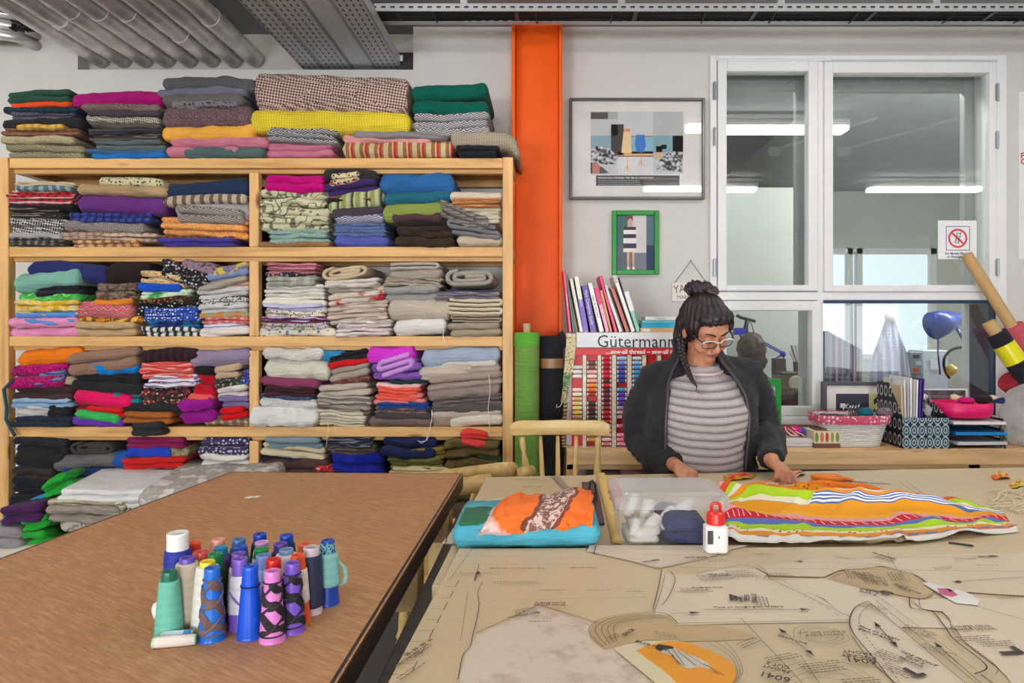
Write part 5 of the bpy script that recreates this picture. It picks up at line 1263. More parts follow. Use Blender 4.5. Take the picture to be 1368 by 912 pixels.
def orange_fn(u, v):
    # u left to right, v from the front fold over the top to the back
    prof = [(0.0,-.002),(-.012,.018),(0.012,.052),(.06,.075),(.13,.078),(.20,.055),(.24,.02)]
    f = v*(len(prof)-1); i = min(int(f), len(prof)-2); f -= i
    y = prof[i][0]*(1-f)+prof[i+1][0]*f; z = prof[i][1]*(1-f)+prof[i+1][1]*f
    hgt = .62+.25*u+.36*math.exp(-((u-.80)/.13)**2)*(v > .2)+.12*math.sin(u*5)
    if u < .12: hgt *= .45+.55*u/.12
    X = x0+u*(.262+.012*v)+.05*v*(1-u)*.6; n = noise.noise((u*6, v*4, 3)); n2 = noise.noise((u*17, v*11, 8))
    return Vector((X+.006*n2, 1.562+y+.010*n+.03*u*(v < .3), TZ+.058+z*hgt*.85-.010*(1-u)+.008*n+.006*n2))
nu, nv = 60, 40
o = obj('folded_fabric', cloth_patch(orange_fn, nu, nv, .004), orange_print(), smooth=True, origin=(x0, 1.562, TZ+.05))
tag(o, 'orange jersey with brown and white print folded on the blue felt', 'fabric', 'cloths on the pattern table')
# striped fabric being cut
BANDS = [(0,(236,122,20)),(.07,(240,160,20)),(.12,(238,150,160)),(.17,(214,80,30)),(.22,(170,206,40)),(.27,(226,220,204)),(.31,(240,150,20)),(.35,(70,110,180)),(.362,(240,240,238)),(.374,(70,110,180)),(.386,(240,240,238)),(.398,(70,110,180)),(.41,(240,240,238)),(.422,(84,110,170)),(.435,(240,160,16)),(.53,(246,176,24)),(.57,(238,156,176)),(.62,(210,24,40)),(.69,(90,116,190)),(.725,(176,214,30)),(.77,(236,226,196)),(.80,(240,150,24)),(.84,(106,128,172)),(.885,(236,120,30)),(.90,(236,232,224))]
def stripe_mat():
    t = NT('striped_cotton'); uv = t.n('ShaderNodeUVMap'); uv.uv_map = 'weave'; sx = t.n('ShaderNodeSeparateXYZ'); t.l(uv.outputs[0], sx.inputs[0]); U, V = sx.outputs[0], sx.outputs[1]
    W = t.math('ADD', V, t.math('MULTIPLY', t.math('MULTIPLY', t.math('SINE', t.math('MULTIPLY_ADD', U, 8, .6)), t.math('SUBTRACT', 1, V)), .11)); uvn = t.n('ShaderNodeTexNoise'); uvn.inputs['Scale'].default_value = 3.2; t.l(uv.outputs[0], uvn.inputs['Vector']); W = t.math('ADD', W, t.math('MULTIPLY', t.math('MULTIPLY', t.math('SUBTRACT', uvn.outputs[0], .5), t.math('SUBTRACT', 1, V)), .5)); W = t.math('ADD', W, t.math('MULTIPLY', t.math('MULTIPLY', t.math('SUBTRACT', 1, V), t.math('POWER', t.math('SUBTRACT', 1, U), 3)), -.25)); W = t.math('MAXIMUM', W, .002)
    nd = t.n('ShaderNodeValToRGB'); nd.color_ramp.interpolation = 'CONSTANT'
    while len(nd.color_ramp.elements) < len(BANDS): nd.color_ramp.elements.new(.5)
    for e, (p_, c) in zip(nd.color_ramp.elements, BANDS): e.position = p_; e.color = lin(c)
    t.l(W, nd.inputs[0]); col = nd.outputs[0]
    def inband(a, b): return t.math('MULTIPLY', t.math('GREATER_THAN', W, a), t.math('LESS_THAN', W, b))
    lft = t.math('LESS_THAN', t.math('ADD', U, t.math('MULTIPLY', V, .15)), .44); col = t.mix(t.math('MULTIPLY', lft, inband(.35, .40)), col, lin((176,214,30))); col = t.mix(t.math('MULTIPLY', lft, inband(.40, .435)), col, lin((236,226,196)))
    dash = t.math('LESS_THAN', t.math('FRACT', t.math('ADD', t.math('MULTIPLY', U, 34), t.math('MULTIPLY', V, -12))), .13)
    col = t.mix(t.math('MULTIPLY', dash, inband(.63, .68)), col, lin((240,226,220)))
    blk = t.math('LESS_THAN', t.math('FRACT', t.math('ADD', t.math('MULTIPLY', U, 20), t.math('MULTIPLY', V, 8))), .25)
    col = t.mix(t.math('MULTIPLY', blk, inband(.84, .885)), col, lin((236,130,30)))
    vo = t.n('ShaderNodeTexVoronoi'); mp = t.n('ShaderNodeMapping'); t.l(uv.outputs[0], mp.inputs[0]); mp.inputs['Scale'].default_value = (60, 30, 1); t.l(mp.outputs[0], vo.inputs['Vector']); vo.inputs['Scale'].default_value = 1
    dot = t.math('LESS_THAN', vo.outputs['Distance'], .3)
    col = t.mix(t.math('MULTIPLY', dot, inband(.77, .80)), col, lin((220,110,60))); col = t.mix(t.math('MULTIPLY', dot, inband(.57, .62)), col, lin((240,170,60))); col = t.mix(t.math('MULTIPLY', dot, inband(.05, .11)), col, lin((200,90,10)))
    t.color(col); t.b.inputs['Roughness'].default_value = .85; t.bump(t.noise(600., None, 1), .15, .001); return t.m
STR = stripe_mat()
def lerp_poly(pts, f):
    g = f*(len(pts)-1); i = min(int(g), len(pts)-2); g -= i; return (pts[i][0]*(1-g)+pts[i+1][0]*g, pts[i][1]*(1-g)+pts[i+1][1]*g)
BACKE = [(962,653),(1000,650),(1060,657),(1110,657),(1160,662),(1215,667),(1280,674),(1335,681)]
FRONTE = [(962,734),(990,734),(1045,735),(1100,733),(1170,729),(1240,722),(1310,715),(1362,709)]
def cloth_main(u, v):
    a, b = lerp_poly(BACKE, u), lerp_poly(FRONTE, u); A, B = T(*a, .516), T(*b, .516)
    if v > .45: vv = .30+.70*(v-.45)/.55
    else: vv = .30*v/.45
    p = A+(B-A)*vv
    h = .050*math.exp(-((v-.36-.05*math.sin(u*5))/.10)**2)*math.exp(-((u-.52)/.30)**2)
    h += .046*math.exp(-((v-.12)/.07)**2)*(math.exp(-((u-.45)/.25)**2)+.4*math.exp(-((u-.85)/.1)**2))
    h += .045*math.exp(-((v-.25-.55*u)/.07)**2)*max(0, 1-u*2.0)+.035*math.exp(-((v-.62-.3*u)/.06)**2)*max(0, 1-u*2.6)
    h += .022*max(0, noise.noise((u*8, v*5, 4)))+.010*max(0, noise.noise((u*19+v*6, v*9, 2)))
    h += .010*math.exp(-((v-.96)/.05)**2)*max(0, math.sin(u*9+1))
    return Vector((p.x+.01*noise.noise((u*6, v*6, 7)), p.y+.012*noise.noise((u*5, v*6, 1)), FZ+.003 + h if p.y < 1.6 else TZ+.003+max(h, .0)+ (.016 if p.y < 1.64 else 0)))
nu, nv = 110, 70
o = obj('striped_fabric', cloth_patch(cloth_main, nu, nv, .0012), STR, smooth=True); with_uv(o, nu, nv)
tag(o, 'brightly striped cotton in orange red lime and blue spread before the woman', 'fabric')
def scrap(name, pts, desc, c, seed, dz=.52, h=.012, grp='fabric scraps on the pattern table', cat='fabric scrap', m=None):
    nu = nv = 14; A, B, C_, D_ = [T(*q, dz) for q in pts]
    def fn(u, v):
        p = (A*(1-u)+B*u)*(1-v)+(D_*(1-u)+C_*u)*v; n = noise.noise((u*3, v*3, seed)); return Vector((p.x+.006*n, p.y+.01*noise.noise((u*3, v*3, seed+9)), CAMZ-dz+.003+max(0, h*(.5+n)*math.sin(math.pi*min(1, max(0, u)))+.003*noise.noise((u*9, v*9, seed)))))
    o = obj(name, cloth_patch(fn, nu, nv, .001), m or STR, smooth=True); 
    if m is None:
        with_uv(o, nu, nv)
    return tag(o, desc, cat, grp)
scrap('fabric_scrap', [(1040,638),(1070,629),(1076,634),(1048,648)], 'orange and blue striped offcut to the right of her hand', 0, 21, h=.02)
scrap('fabric_scrap', [(968,636),(1010,634),(1005,640),(966,645)], 'red and lime offcut behind the lidded box', 0, 22, m=fab('hstripe', (220,60,50), (180,200,50), (236,120,40)))
scrap('fabric_scrap', [(985,650),(1040,644),(1046,654),(990,657)], 'orange and blue offcuts under her fingers', 0, 23)
scrap('fabric_scrap', [(1324,637),(1346,634),(1350,640),(1328,642)], 'tiny orange red offcut near the right edge of the table', 0, 24, h=.014, m=fab('blotch', (236,120,40), (220,40,40), (240,200,90)))
scrap('fabric_scrap', [(1348,648),(1372,644),(1376,652),(1352,654)], 'yellow and red round offcut at the right picture edge', 0, 25, h=.012, m=fab('blotch', (206,200,40), (220,60,40), (240,220,110)))
scrap('fabric_scrap', [(806,650),(830,650),(828,684),(812,668)], 'orange and red striped offcut at the left end of the lidded box', 0, 26, h=.02, m=fab('hstripe', (232,80,40), (240,200,80), (220,40,40), .5))
# string
mb = MB(); pts = []
for i in range(160):
    a = i*.42; p = T(1350+24*math.sin(a*.37)+10*math.cos(a*1.7), 672+12*math.sin(a*.53+1)+5*math.cos(a*1.1)); pts.append((p.x, p.y, TZ+.004+.006*abs(math.sin(a*.9))))
mb.tube(pts, .0016, 5); tag(obj('string_tangle', mb, mat((226,212,184), .9), smooth=True), 'tangle of cream string at the right of the striped cotton', 'string')
p0 = T(1267, 727, .502); p1 = T(1298, 731, .502); mb = MB(); mb.tube([(p0.x, p0.y, FZ+.004), (p1.x, p1.y, FZ+.004)], .0028, 6); mb.tube([(p1.x, p1.y, FZ+.004), (p1.x+.005, p1.y-.001, FZ+.003)], [.0028, .0005], 6)
tag(obj('pencil', mb, mat((40,32,34), .5)), 'short dark pencil lying in front of the striped cotton', 'pencil')
# tag
t = thing('swing_tag', 'white card tag with pink print at the right of the table', 'tag', T(1272, 797, .502))
q = [(1233,782),(1240,781),(1290,794),(1309,804),(1306,811),(1276,808)]
mb = MB(); mb.prism([(T(*a, .502).x, T(*a, .502).y, FZ+.004) for a in q], (0, 0, .0012)); obj('card', mb, mat((230,226,222), .5), t, fixn=True)
for k, pts in enumerate(([(1252,789),(1268,790),(1280,798),(1272,801),(1256,797)], [(1262,789),(1276,792),(1270,794)])):
    mb = MB(); mb.prism([(T(*a, .502).x, T(*a, .502).y, FZ+.0052) for a in pts], (0, 0, .0003)); obj('pink_print', mb, mat(((206,84,130), (226,130,160))[k], .5), t, fixn=True)
# scissors
t = thing('scissors', 'orange handled scissors lying behind the striped cotton', 'scissors', T(1120, 645))
a = T(1088, 642); c = T(1135, 646); b = T(1190, 649); OM = plas((244,128,12))
def lp(cx, cy, rx, ry, ang=0, n=20): return [(cx+rx*math.cos(k*2*math.pi/n), cy+ry*math.sin(k*2*math.pi/n), TZ+.012) for k in range(n+1)]
mb = MB(); mb.tube([Vector((a.x+.045+.045*math.cos(k/20*2*math.pi), a.y+.012+.018*math.sin(k/20*2*math.pi), TZ+.011)) for k in range(21)], (.0085), 8); mb.tube([(a.x+.085, a.y+.01, TZ+.011), (c.x+.01, c.y, TZ+.010)], [.009, .006], 8); obj('handle', mb, OM, t, smooth=True)
mb = MB(); mb.tube([Vector((a.x+.050+.035*math.cos(k/20*2*math.pi), a.y-.022+.014*math.sin(k/20*2*math.pi), TZ+.013)) for k in range(21)], (.0085), 8); mb.tube([(a.x+.08, a.y-.018, TZ+.013), (c.x+.01, c.y-.004, TZ+.012)], [.009, .006], 8); obj('handle', mb, OM, t, smooth=True)
BL = mat((190,192,196), .25, metal=1.0)
for dy in (0, -.006):
    mb = MB(); mb.prism([(c.x-.01, c.y+.006+dy, TZ+.008), (c.x-.01, c.y-.008+dy, TZ+.008), (b.x, b.y+dy, TZ+.006)], (0, 0, .002)); obj('blade', mb, BL, t, fixn=True)
# rulers
def ruler(p0, p1, wpx, m, desc, th=.006, marks=True):
    a, b = T(*p0), T(*p1); d = (b-a); d.z = 0; L = d.length; d.normalize(); n = Vector((-d.y, d.x, 0)); w_ = wpx
    t = thing('ruler', desc, 'ruler', a)
    mb = MB(); z0 = TZ+.0015; mb.prism([(a.x, a.y, z0), (b.x, b.y, z0), (b.x+n.x*w_, b.y+n.y*w_, z0), (a.x+n.x*w_, a.y+n.y*w_, z0)], (0, 0, th)); obj('blade', mb, m, t, bevel=.001, fixn=True)
    mb = MB(); k = int(L/.01)
    for i in range(1, k):
        q = a+d*(i*.01); l = w_*(.4 if i % 5 == 0 else .22); mb.add([(q.x, q.y, z0+th+.0003), (q.x+d.x*.001, q.y+d.y*.001, z0+th+.0003), (q.x+d.x*.001+n.x*l, q.y+d.y*.001+n.y*l, z0+th+.0003), (q.x+n.x*l, q.y+n.y*l, z0+th+.0003)], [(0,1,2,3)])
    stuff(obj('scale_marks', mb, INK, t))
ruler((797,634), (818,727), .028, wood((226,192,112), (200,160,84), 'y', 1, .4, False), 'long wooden ruler lying left of the lidded box', .007)
ruler((737,637), (767,672), .026, mat((150,140,128), .25, var=.05), 'clear grey ruler reaching over the back of the table', .003)
# dark notebook with a bulldog clip
t = thing('dark_folder', 'flat dark brown folder lying between the two rulers', 'folder', T(795, 680))
mb = MB(); q = [(777,646),(797,646),(808,702),(784,702)]; mb.prism([(T(*k).x, T(*k).y, TZ+.001) for k in q], (0, 0, .006)); obj('cover', mb, mat((62,44,44), .4, var=.15, vs=20), t, bevel=.002, fixn=True)
t = thing('bulldog_clip', 'black bulldog clip standing on the dark folder', 'clip', T(792, 668))
p = T(791, 669); mb = MB(); mb.box(p.x-.016, p.x+.016, p.y-.008, p.y+.008, TZ+.007, TZ+.011)
mb.prism([(p.x-.016, p.y-.009, TZ+.007), (p.x-.016, p.y+.009, TZ+.007), (p.x-.016, p.y, TZ+.026)], (.032, 0, 0)); obj('jaw', mb, BLK, t, fixn=True)
mb = MB()
for s_ in (-1, 1): mb.tube([(p.x-.010, p.y+s_*.004, TZ+.024), (p.x-.006, p.y+s_*.012, TZ+.056), (p.x+.002, p.y+s_*.012, TZ+.060), (p.x+.008, p.y+s_*.010, TZ+.052), (p.x+.012, p.y+s_*.004, TZ+.024)], .0025, 6)
obj('wire_handle', mb, BLK, t)
# lidded box
Yx = 1.60; k = Yx/FPX; bz = TZ+.0025
bx0, bx1 = (832-VX)*k, (962-VX)*k; tx0, tx1 = (822-VX)*k, (974-VX)*k; ztop = CAMZ-(665-VY)*k
t = thing('storage_box', 'clear plastic lidded storage box holding white rolls and dark cloth', 'box', ((bx0+bx1)/2, Yx+.09, bz))
CP = clearplastic((226,230,238), .05); D = .17
def ring(x0, x1, y0, y1, z, r, n=5):
    out = []
    for cx, cy, a0 in ((x1-r, y0+r, -90), (x1-r, y1-r, 0), (x0+r, y1-r, 90), (x0+r, y0+r, 180)):
        for i in range(n+1): a = math.radians(a0+90*i/n); out.append((cx+r*math.cos(a), cy+r*math.sin(a), z))
    return out
def shell(rings, capb=True, capt=False):
    mb = MB(); n = len(rings[0]); vs = [v for r_ in rings for v in r_]; fs = [(i*n+j, i*n+(j+1) % n, (i+1)*n+(j+1) % n, (i+1)*n+j) for i in range(len(rings)-1) for j in range(n)]
    if capb: fs.append(tuple(range(n-1, -1, -1)))
    if capt: fs.append(tuple((len(rings)-1)*n+j for j in range(n)))
    mb.add(vs, fs); return mb
mb = shell([ring(bx0, bx1, Yx, Yx+D, bz, .016), ring(bx0-.004, bx1+.004, Yx-.004, Yx+D+.004, bz+.02, .018), ring(tx0+.006, tx1-.006, Yx-.010, Yx+D+.010, ztop-.005, .02)]); obj('tub', mb, CP, t, smooth=False)
CP2 = clearplastic((230,232,238), .30)
LZ = ztop-.004
mb = shell([ring(tx0, tx1, Yx-.016, Yx+D+.016, LZ-.020, .022), ring(tx0-.002, tx1+.002, Yx-.018, Yx+D+.018, LZ+.003, .024), ring(tx0+.002, tx1-.002, Yx-.014, Yx+D+.014, LZ+.009, .022), ring(tx0+.012, tx1-.012, Yx-.004, Yx+D+.004, LZ+.010, .02), ring(tx0+.018, tx1-.018, Yx+.004, Yx+D-.004, LZ+.016, .02), ring(tx0+.03, tx1-.03, Yx+.012, Yx+D-.012, LZ+.017, .02)], capb=False, capt=True); obj('lid', mb, CP2, t, smooth=False)
NV = fab('plain', (52,54,96)); WR = fab('plain', (226,216,206))
mb = fold_mesh((884-VX)*k, bx1-.006, bz+.003, bz+.062, Yx+.012, .14, 2, 0, .012, 0, 601, 1.4); o = tag(obj('folded_fabric', mb, NV, smooth=True), 'dark navy cloth with a brass eyelet inside the clear box', 'fabric')
q = P(914, 714, Yx+.012); mb = MB(); mb.lathe([(.004,0),(.008,0),(.009,.002),(.007,.003),(.004,.002)], 16, (q.x, q.y+.002, q.z), Matrix.Rotation(math.pi/2, 4, 'X'), capb=False, capt=False); e = obj('eyelet', mb, mat((196,176,130), .3, metal=.8), o)
for i, (a, b, r_) in enumerate((((846,716),(852,694),.012), ((862,712),(880,690),.016), ((880,704),(902,680),.017), ((900,690),(925,668),.016), ((860,700),(868,668),.015), ((838,690),(850,660),.012))):
    A, B = P(*a, Yx+.03+.018*i), P(*b, Yx+.05+.018*i); A.z = max(A.z, bz+.02); mb = MB(); mb.tube([A+(B-A)*f for f in (0, .04, .5, .96, 1)], [r_*.8, r_, r_*1.08, r_, r_*.8], 14)
    tag(obj('fabric_roll', mb, WR, smooth=True, fixn=True), 'white rolled cloth inside the clear box, %s from the left' % ('first','third','fourth','fifth','second one leaning','rearmost')[i], 'fabric roll', 'white rolls in the clear box')
mb = fold_mesh((836-VX)*k, (890-VX)*k, bz+.003, bz+.05, Yx+.03, .12, 2, 0, 0, 0, 602, 1.6); tag(obj('folded_fabric', mb, WR, smooth=True), 'white crumpled cloth at the left inside the clear box', 'fabric')
# glue bottle
g = T(956, 738, .502); t = thing('glue_bottle', 'white glue bottle with red cap in front of the clear box', 'bottle', (g.x, g.y, FZ))
w2 = .0255; z0 = FZ+.0025; kk = g.y/FPX
zb = CAMZ-(699-VY)*kk
mb = shell([ring(g.x-w2+.003, g.x+w2-.003, g.y-.015, g.y+.018, z0, .008), ring(g.x-w2, g.x+w2, g.y-.018, g.y+.021, z0+.004, .010), ring(g.x-w2, g.x+w2, g.y-.018, g.y+.021, zb-.006, .010), ring(g.x-w2+.007, g.x+w2-.007, g.y-.012, g.y+.015, zb+.001, .009)], True, True); obj('body', mb, mat((238,236,234), .35), t, smooth=False)
RED = plas((226,40,28)); zt = CAMZ-(673-VY)*kk
mb = MB(); mb.lathe([(.0205, zb), (.021, zb+.003), (.019, zb+.024), (.013, zb+.028)], 20, (g.x, g.y, 0)); obj('cap', mb, RED, t, smooth=False)
z1 = zb+.024; mb = MB(); mb.tube([(g.x-.010, g.y, z1), (g.x-.009, g.y, z1+.018), (g.x-.006, g.y, zt+.002), (g.x+.006, g.y, zt+.001), (g.x+.010, g.y, z1+.018), (g.x+.011, g.y, z1)], .0035, 8); obj('twist_top', mb, RED, t, smooth=True)
mb = MB()
for i in range(14): xx = g.x-.022+i*.0009; mb.box(xx, xx+(.0004 if i % 3 else .0007), g.y-.0192, g.y-.0182, z0+.022, z0+.052)
stuff(obj('barcode', mb, INK, t)); mb = MB(); mb.box(g.x+.002, g.x+.004, g.y-.0192, g.y-.0182, z0+.034, z0+.040); obj('size_print', mb, INK, t)
# ---------------------------------------------------------------- chairs
CH = wood((226,190,124), (198,156,92), 'x', 1, .3, False); CHZ = wood((224,188,122), (196,154,90), 'z', 1, .3, False)
def turned(a, b, r, n=12):
    a, b = Vector(a), Vector(b); prof = [(0,.7),(.06,.85),(.12,.6),(.2,.95),(.32,1.1),(.42,.9),(.47,1.25),(.50,.8),(.53,1.2),(.58,.9),(.7,1.15),(.86,1.0),(.94,.75),(1,.7)]
    mb = MB(); mb.tube([a+(b-a)*f for f, _ in prof], [r*k for _, k in prof], n); return mb
YC = 2.85; kc = YC/FPX
cx = (748-VX)*kc
t = thing('spindle_chair', 'pale pine spindle back chair tucked in behind the pattern table', 'chair', (cx, 2.7, 0))
zt_, zb_ = CAMZ-(562-VY)*kc, CAMZ-(582-VY)*kc
mb = MB(); xw = 66.5*kc
def rail_fn():
    pts = []; n = 24
    for i in range(n+1):
        u = -1+2*i/n; pts.append((u, .012*abs(u)**3))
    vs = []; fs = []
    for u, dz in pts:
        x = cx+u*xw; e = 1-abs(u); top = zt_-.004*(abs(u) > .9)-(0.010*(max(0, abs(u)-.93)/.07)**2)+.004*math.cos(u*9)*.3; bot = zb_+(0.008*(max(0, abs(u)-.93)/.07)**2); yb = YC+.03*(1-u*u)
        vs += [(x, yb-.012, bot+.002), (x, yb-.013, (top+bot)/2), (x, yb-.012, top-.003), (x, yb-.009, top), (x, yb+.011, top-.002), (x, yb+.012, bot+.002), (x, yb-.006, bot)]
    m_ = 7
    for i in range(n):
        for j in range(m_): j2 = (j+1) % m_; fs.append((i*m_+j, (i+1)*m_+j, (i+1)*m_+j2, i*m_+j2))
    fs.append(tuple(range(m_))); fs.append(tuple(n*m_+j for j in range(m_-1, -1, -1)))
    return vs, fs
mb.add(*rail_fn()); obj('top_rail', mb, CH, t, bevel=.003, bseg=2, fixn=True)
SEATZ = .46
def cpx(px, py, Y): return P(px, py, Y)
for (pt, pb, r) in (((697,584),(714,660),.015), ((799,584),(796,660),.015)):
    a = P(*pt, YC+.01); b = Vector(((pb[0]-VX)*2.78/FPX+(0 if pt[0] > 750 else .02), 2.80, SEATZ+.02)); obj('post', turned(a, b, r), CHZ, t, smooth=True)
for pt, bx in ((722, .02), (745, .0), (770, -.004)):
    a = P(pt, 582, YC+.028); b = Vector((cx+(a.x-cx)*.72, 2.83, SEATZ+.02)); mb = MB(); mb.tube([a, a+(b-a)*.35, a+(b-a)*.7, b], [.008, .0115, .010, .008], 10); obj('spindle', mb, CHZ, t, smooth=True)
mb = MB(); mb.lathe([(.16,0),(.2,.004),(.21,.02),(.2,.034),(.17,.032),(.08,.026)], 28, (cx, 2.66, SEATZ)); obj('seat', mb, CH, t, smooth=True)
for dx, dy in ((-.14,-.13),(.14,-.13),(-.14,.13),(.14,.13)):
    obj('leg', turned((cx+dx*.9, 2.66+dy*.9, SEATZ+.004), (cx+dx*1.25, 2.66+dy*1.25, 0), .018), CHZ, t, smooth=True)
mb = MB(); mb.tube([(cx-.15, 2.55, .2), (cx-.15, 2.79, .2)], .01, 8); mb.tube([(cx-.15, 2.67, .2), (cx+.15, 2.67, .2)], .01, 8); mb.tube([(cx+.15, 2.55, .2), (cx+.15, 2.79, .2)], .01, 8); obj('stretcher', mb, CHZ, t, smooth=True)
# low armchair with a thick curved back rail
t = thing('captains_chair', 'low pine chair with thick curved back rail between shelving and tables', 'chair', (-.42, 2.75, 0))
mb = MB(); ctr = []
for (px, py, Y) in ((545,640,3.02),(575,637,2.98),(610,633,2.90),(640,630,2.80),(668,628,2.68),(683,627,2.62)): ctr.append(P(px, py, Y))
mb.tube(ctr, [(.016,.02),(.022,.024),(.026,.026),(.028,.028),(.031,.031),(.030,.032)], 14); obj('arm_rail', mb, CH, t, smooth=True)
mb = MB(); mb.tube([P(692,633,2.62), P(700,631,2.62), P(711,628,2.66)], [.022,.024,.02], 12); obj('arm_end', mb, CH, t, smooth=True)
mb = MB(); mb.tube([P(600,652,2.66), P(640,646,2.60), P(655,643,2.58)], [.03,.034,.03], 12); obj('arm_rail', mb, CH, t, smooth=True)
mb = MB(); mb.lathe([(.16,0),(.2,.004),(.21,.02),(.2,.034),(.1,.028)], 26, (-.42, 2.80, SEATZ)); obj('seat', mb, CH, t, smooth=True)
for dx, dy in ((-.14,-.13),(.14,-.13),(-.14,.13),(.14,.13)): obj('leg', turned((-.42+dx*.9, 2.80+dy*.9, SEATZ+.004), (-.42+dx*1.2, 2.80+dy*1.2, 0), .018), CHZ, t, smooth=True)
for a, b in ((ctr[1], (-.52, 2.93, SEATZ+.03)), (ctr[3], (-.36, 2.82, SEATZ+.03)), (ctr[4], (-.28, 2.74, SEATZ+.03)), (P(640,646,2.60), (-.36, 2.70, SEATZ+.03)), (P(700,631,2.62), (-.24, 2.72, SEATZ+.03))): obj('spindle', turned(a, b, .012), CHZ, t, smooth=True)
# rolls of cloth standing by the column
def roll(name, px0, px1, ptop, Y, m, label, core=None, zbase=0.0, extra=None):
    k = Y/FPX; x = ((px0+px1)/2-VX)*k; r = (px1-px0)/2*k; zt = CAMZ-(ptop-VY)*k
    t = thing(name, label, 'fabric roll', (x, Y+r, zbase)); mb = MB(); n = 26; rings = []
    pr = [(r*.3, zt-.004), (r*.75, zt-.003), (r*.95, zt-.002), (r, zt-.010)]
    prof = [(r*.98, zbase)]+[(r*(1+.012*math.sin(i*1.9)), zbase+(zt-.02-zbase)*i/12) for i in range(1, 12)]+pr[::-1]
    mb.lathe(prof, n, (x, Y+r, 0)); obj('cloth', mb, m, t, smooth=True)
    if core: mb = MB(); mb.lathe([(r*.30, zt-.01), (r*.32, zt+core), (r*.25, zt+core), (r*.25, zt+core-.03)], 18, (x, Y+r, 0)); obj('cardboard_core', mb, mat((190,160,120), .8), t, smooth=False)
    return t, x, r, k
t, x, r, k = roll('fabric_roll', 687, 720, 444, 3.36, fab('plain', (116,158,72)), 'tall roll of grass green fabric leaning by the orange column', .045)
mb = MB(); mb.lathe([(r*1.035, CAMZ-(462-VY)*k), (r*1.04, CAMZ-(447-VY)*k), (r*1.0, CAMZ-(444-VY)*k)], 26, (x, 3.36+r, 0), capb=False, capt=False); obj('outer_wrap', mb, fab('plain', (100,176,60)), t, smooth=True)
t, x, r, k = roll('fabric_roll', 721, 753, 448, 3.42, fab('plain', (36,34,38)), 'tall black fabric roll bound with brown tape beside the green roll')
mb = MB(); mb.lathe([(r*1.01, CAMZ-(492-VY)*k), (r*1.035, CAMZ-(489-VY)*k), (r*1.035, CAMZ-(481-VY)*k), (r*1.01, CAMZ-(479-VY)*k)], 26, (x, 3.42+r, 0), capb=False, capt=False); obj('brown_tape', mb, mat((150,112,74), .4), t, smooth=True)
mb = MB(); mb.tube([P(745,447,3.44), P(754,458,3.43), P(755,464,3.43)], [.035,.02,.008], 8, flat=.4); obj('loose_end', mb, fab('plain', (36,34,38)), t, smooth=True)
# ---------------------------------------------------------------- work bench along the wall
BY = 3.3; kb = BY/FPX; BZ = CAMZ-(602-VY)*kb
t = thing('work_bench', 'long pine work bench along the wall below the window', 'bench', (1.9, 3.6, 0))
bx0_, bx1_ = (757-VX)*kb, 3.2
PB = wood((230,188,136), (206,160,108), 'x', 1, .45)
mb = MB(); mb.box(bx0_, bx1_, BY, BY+.04, BZ-.068, BZ-.001); obj('front_rail', mb, PB, t, bevel=.003)
for i in range(4): mb = MB(); mb.box(bx0_, bx1_, BY+.04+i*.138, BY+.04+(i+1)*.138-.002, BZ-.03, BZ); obj('top_board', mb, PB, t, bevel=.002)
mb = MB(); mb.box(bx0_, bx1_, BY+.05, BY+.09, BZ-.1, BZ-.068); obj('lower_rail', mb, PB, t)
for x in (bx0_+.03, 1.0, 2.1, 3.1):
    for y in (BY+.05, 3.82): mb = MB(); mb.box(x-.03, x+.03, y, y+.05, 0, BZ-.03); obj('leg', mb, PINEZ, t, bevel=.003)
mb = MB(); mb.box(bx0_, bx1_, BY+.06, 3.86, .42, .445); obj('lower_shelf', mb, PB, t)
where = 'under the work bench'
for i, (x0, x1, c, d) in enumerate(((790,832,(196,190,160),'pale lace cloth'),(828,880,(206,150,160),'dusty pink cloth'),(1040,1100,(60,80,70),'dark green cloth'),(1110,1180,(120,100,90),'brown cloth'))):
    s_ = 3.4/FPX; mb = fold_mesh((x0-VX)*s_, (x1-VX)*s_, .452, .72+.02*i, 3.4, .35, 4, 0, 0, 0, 700+i, 1.4); tag(obj('folded_fabric', mb, fab('plain', c), smooth=True), d+' folded on the shelf under the work bench', 'fabric')
# thread display rack
DY = 3.40; kd = DY/FPX
def dp(px, py, dy=0.0): return P(px, py, DY+dy)
t = thing('thread_display', 'white and red thread display rack full of spools on the bench', 'display rack', P(860, 600, DY))
a = dp(757, 600); b = dp(962, 444)
CARD = mat((226,224,226), .5); DRED = mat((214,26,30), .45)
mb = MB(); mb.box(a.x, b.x, DY+.05, DY+.30, BZ+.0005, b.z-.004); obj('case', mb, CARD, t, bevel=.003)
h0, h1 = dp(770, 464), dp(962, 444); mb = MB(); mb.box(h0.x, h1.x, DY-.01, DY+.05, h0.z, h1.z); obj('header', mb, CARD, t, bevel=.002)
wall_text('Gütermann', 797, 456.5, DY-.0112, .088, mat((40,40,44), .5), 'header_lettering', t, wscale=.96)
h0, h1 = dp(769, 473.5), dp(962, 465); mb = MB(); mb.box(h0.x, h1.x, DY-.011, DY+.05, h0.z, h1.z); obj('red_band', mb, DRED, t)
wall_text('....sew-all thread – sew-all thread', 809, 469.8, DY-.0122, .030, mat((240,236,232), .5), 'band_lettering', t, bold=.0006)
mb = MB(); q0, q1 = dp(832, 463.6), dp(848, 463.1); mb.box(q0.x, q1.x, DY-.0115, DY-.0101, q0.z, q1.z); obj('underline', mb, mat((40,40,44), .5), t)
h0, h1 = dp(765, 600), dp(962, 596.5); mb = MB(); mb.box(h0.x, h1.x, DY-.012, DY+.05, BZ+.0005, h1.z); obj('base_strip', mb, mat((206,196,176), .6), t)
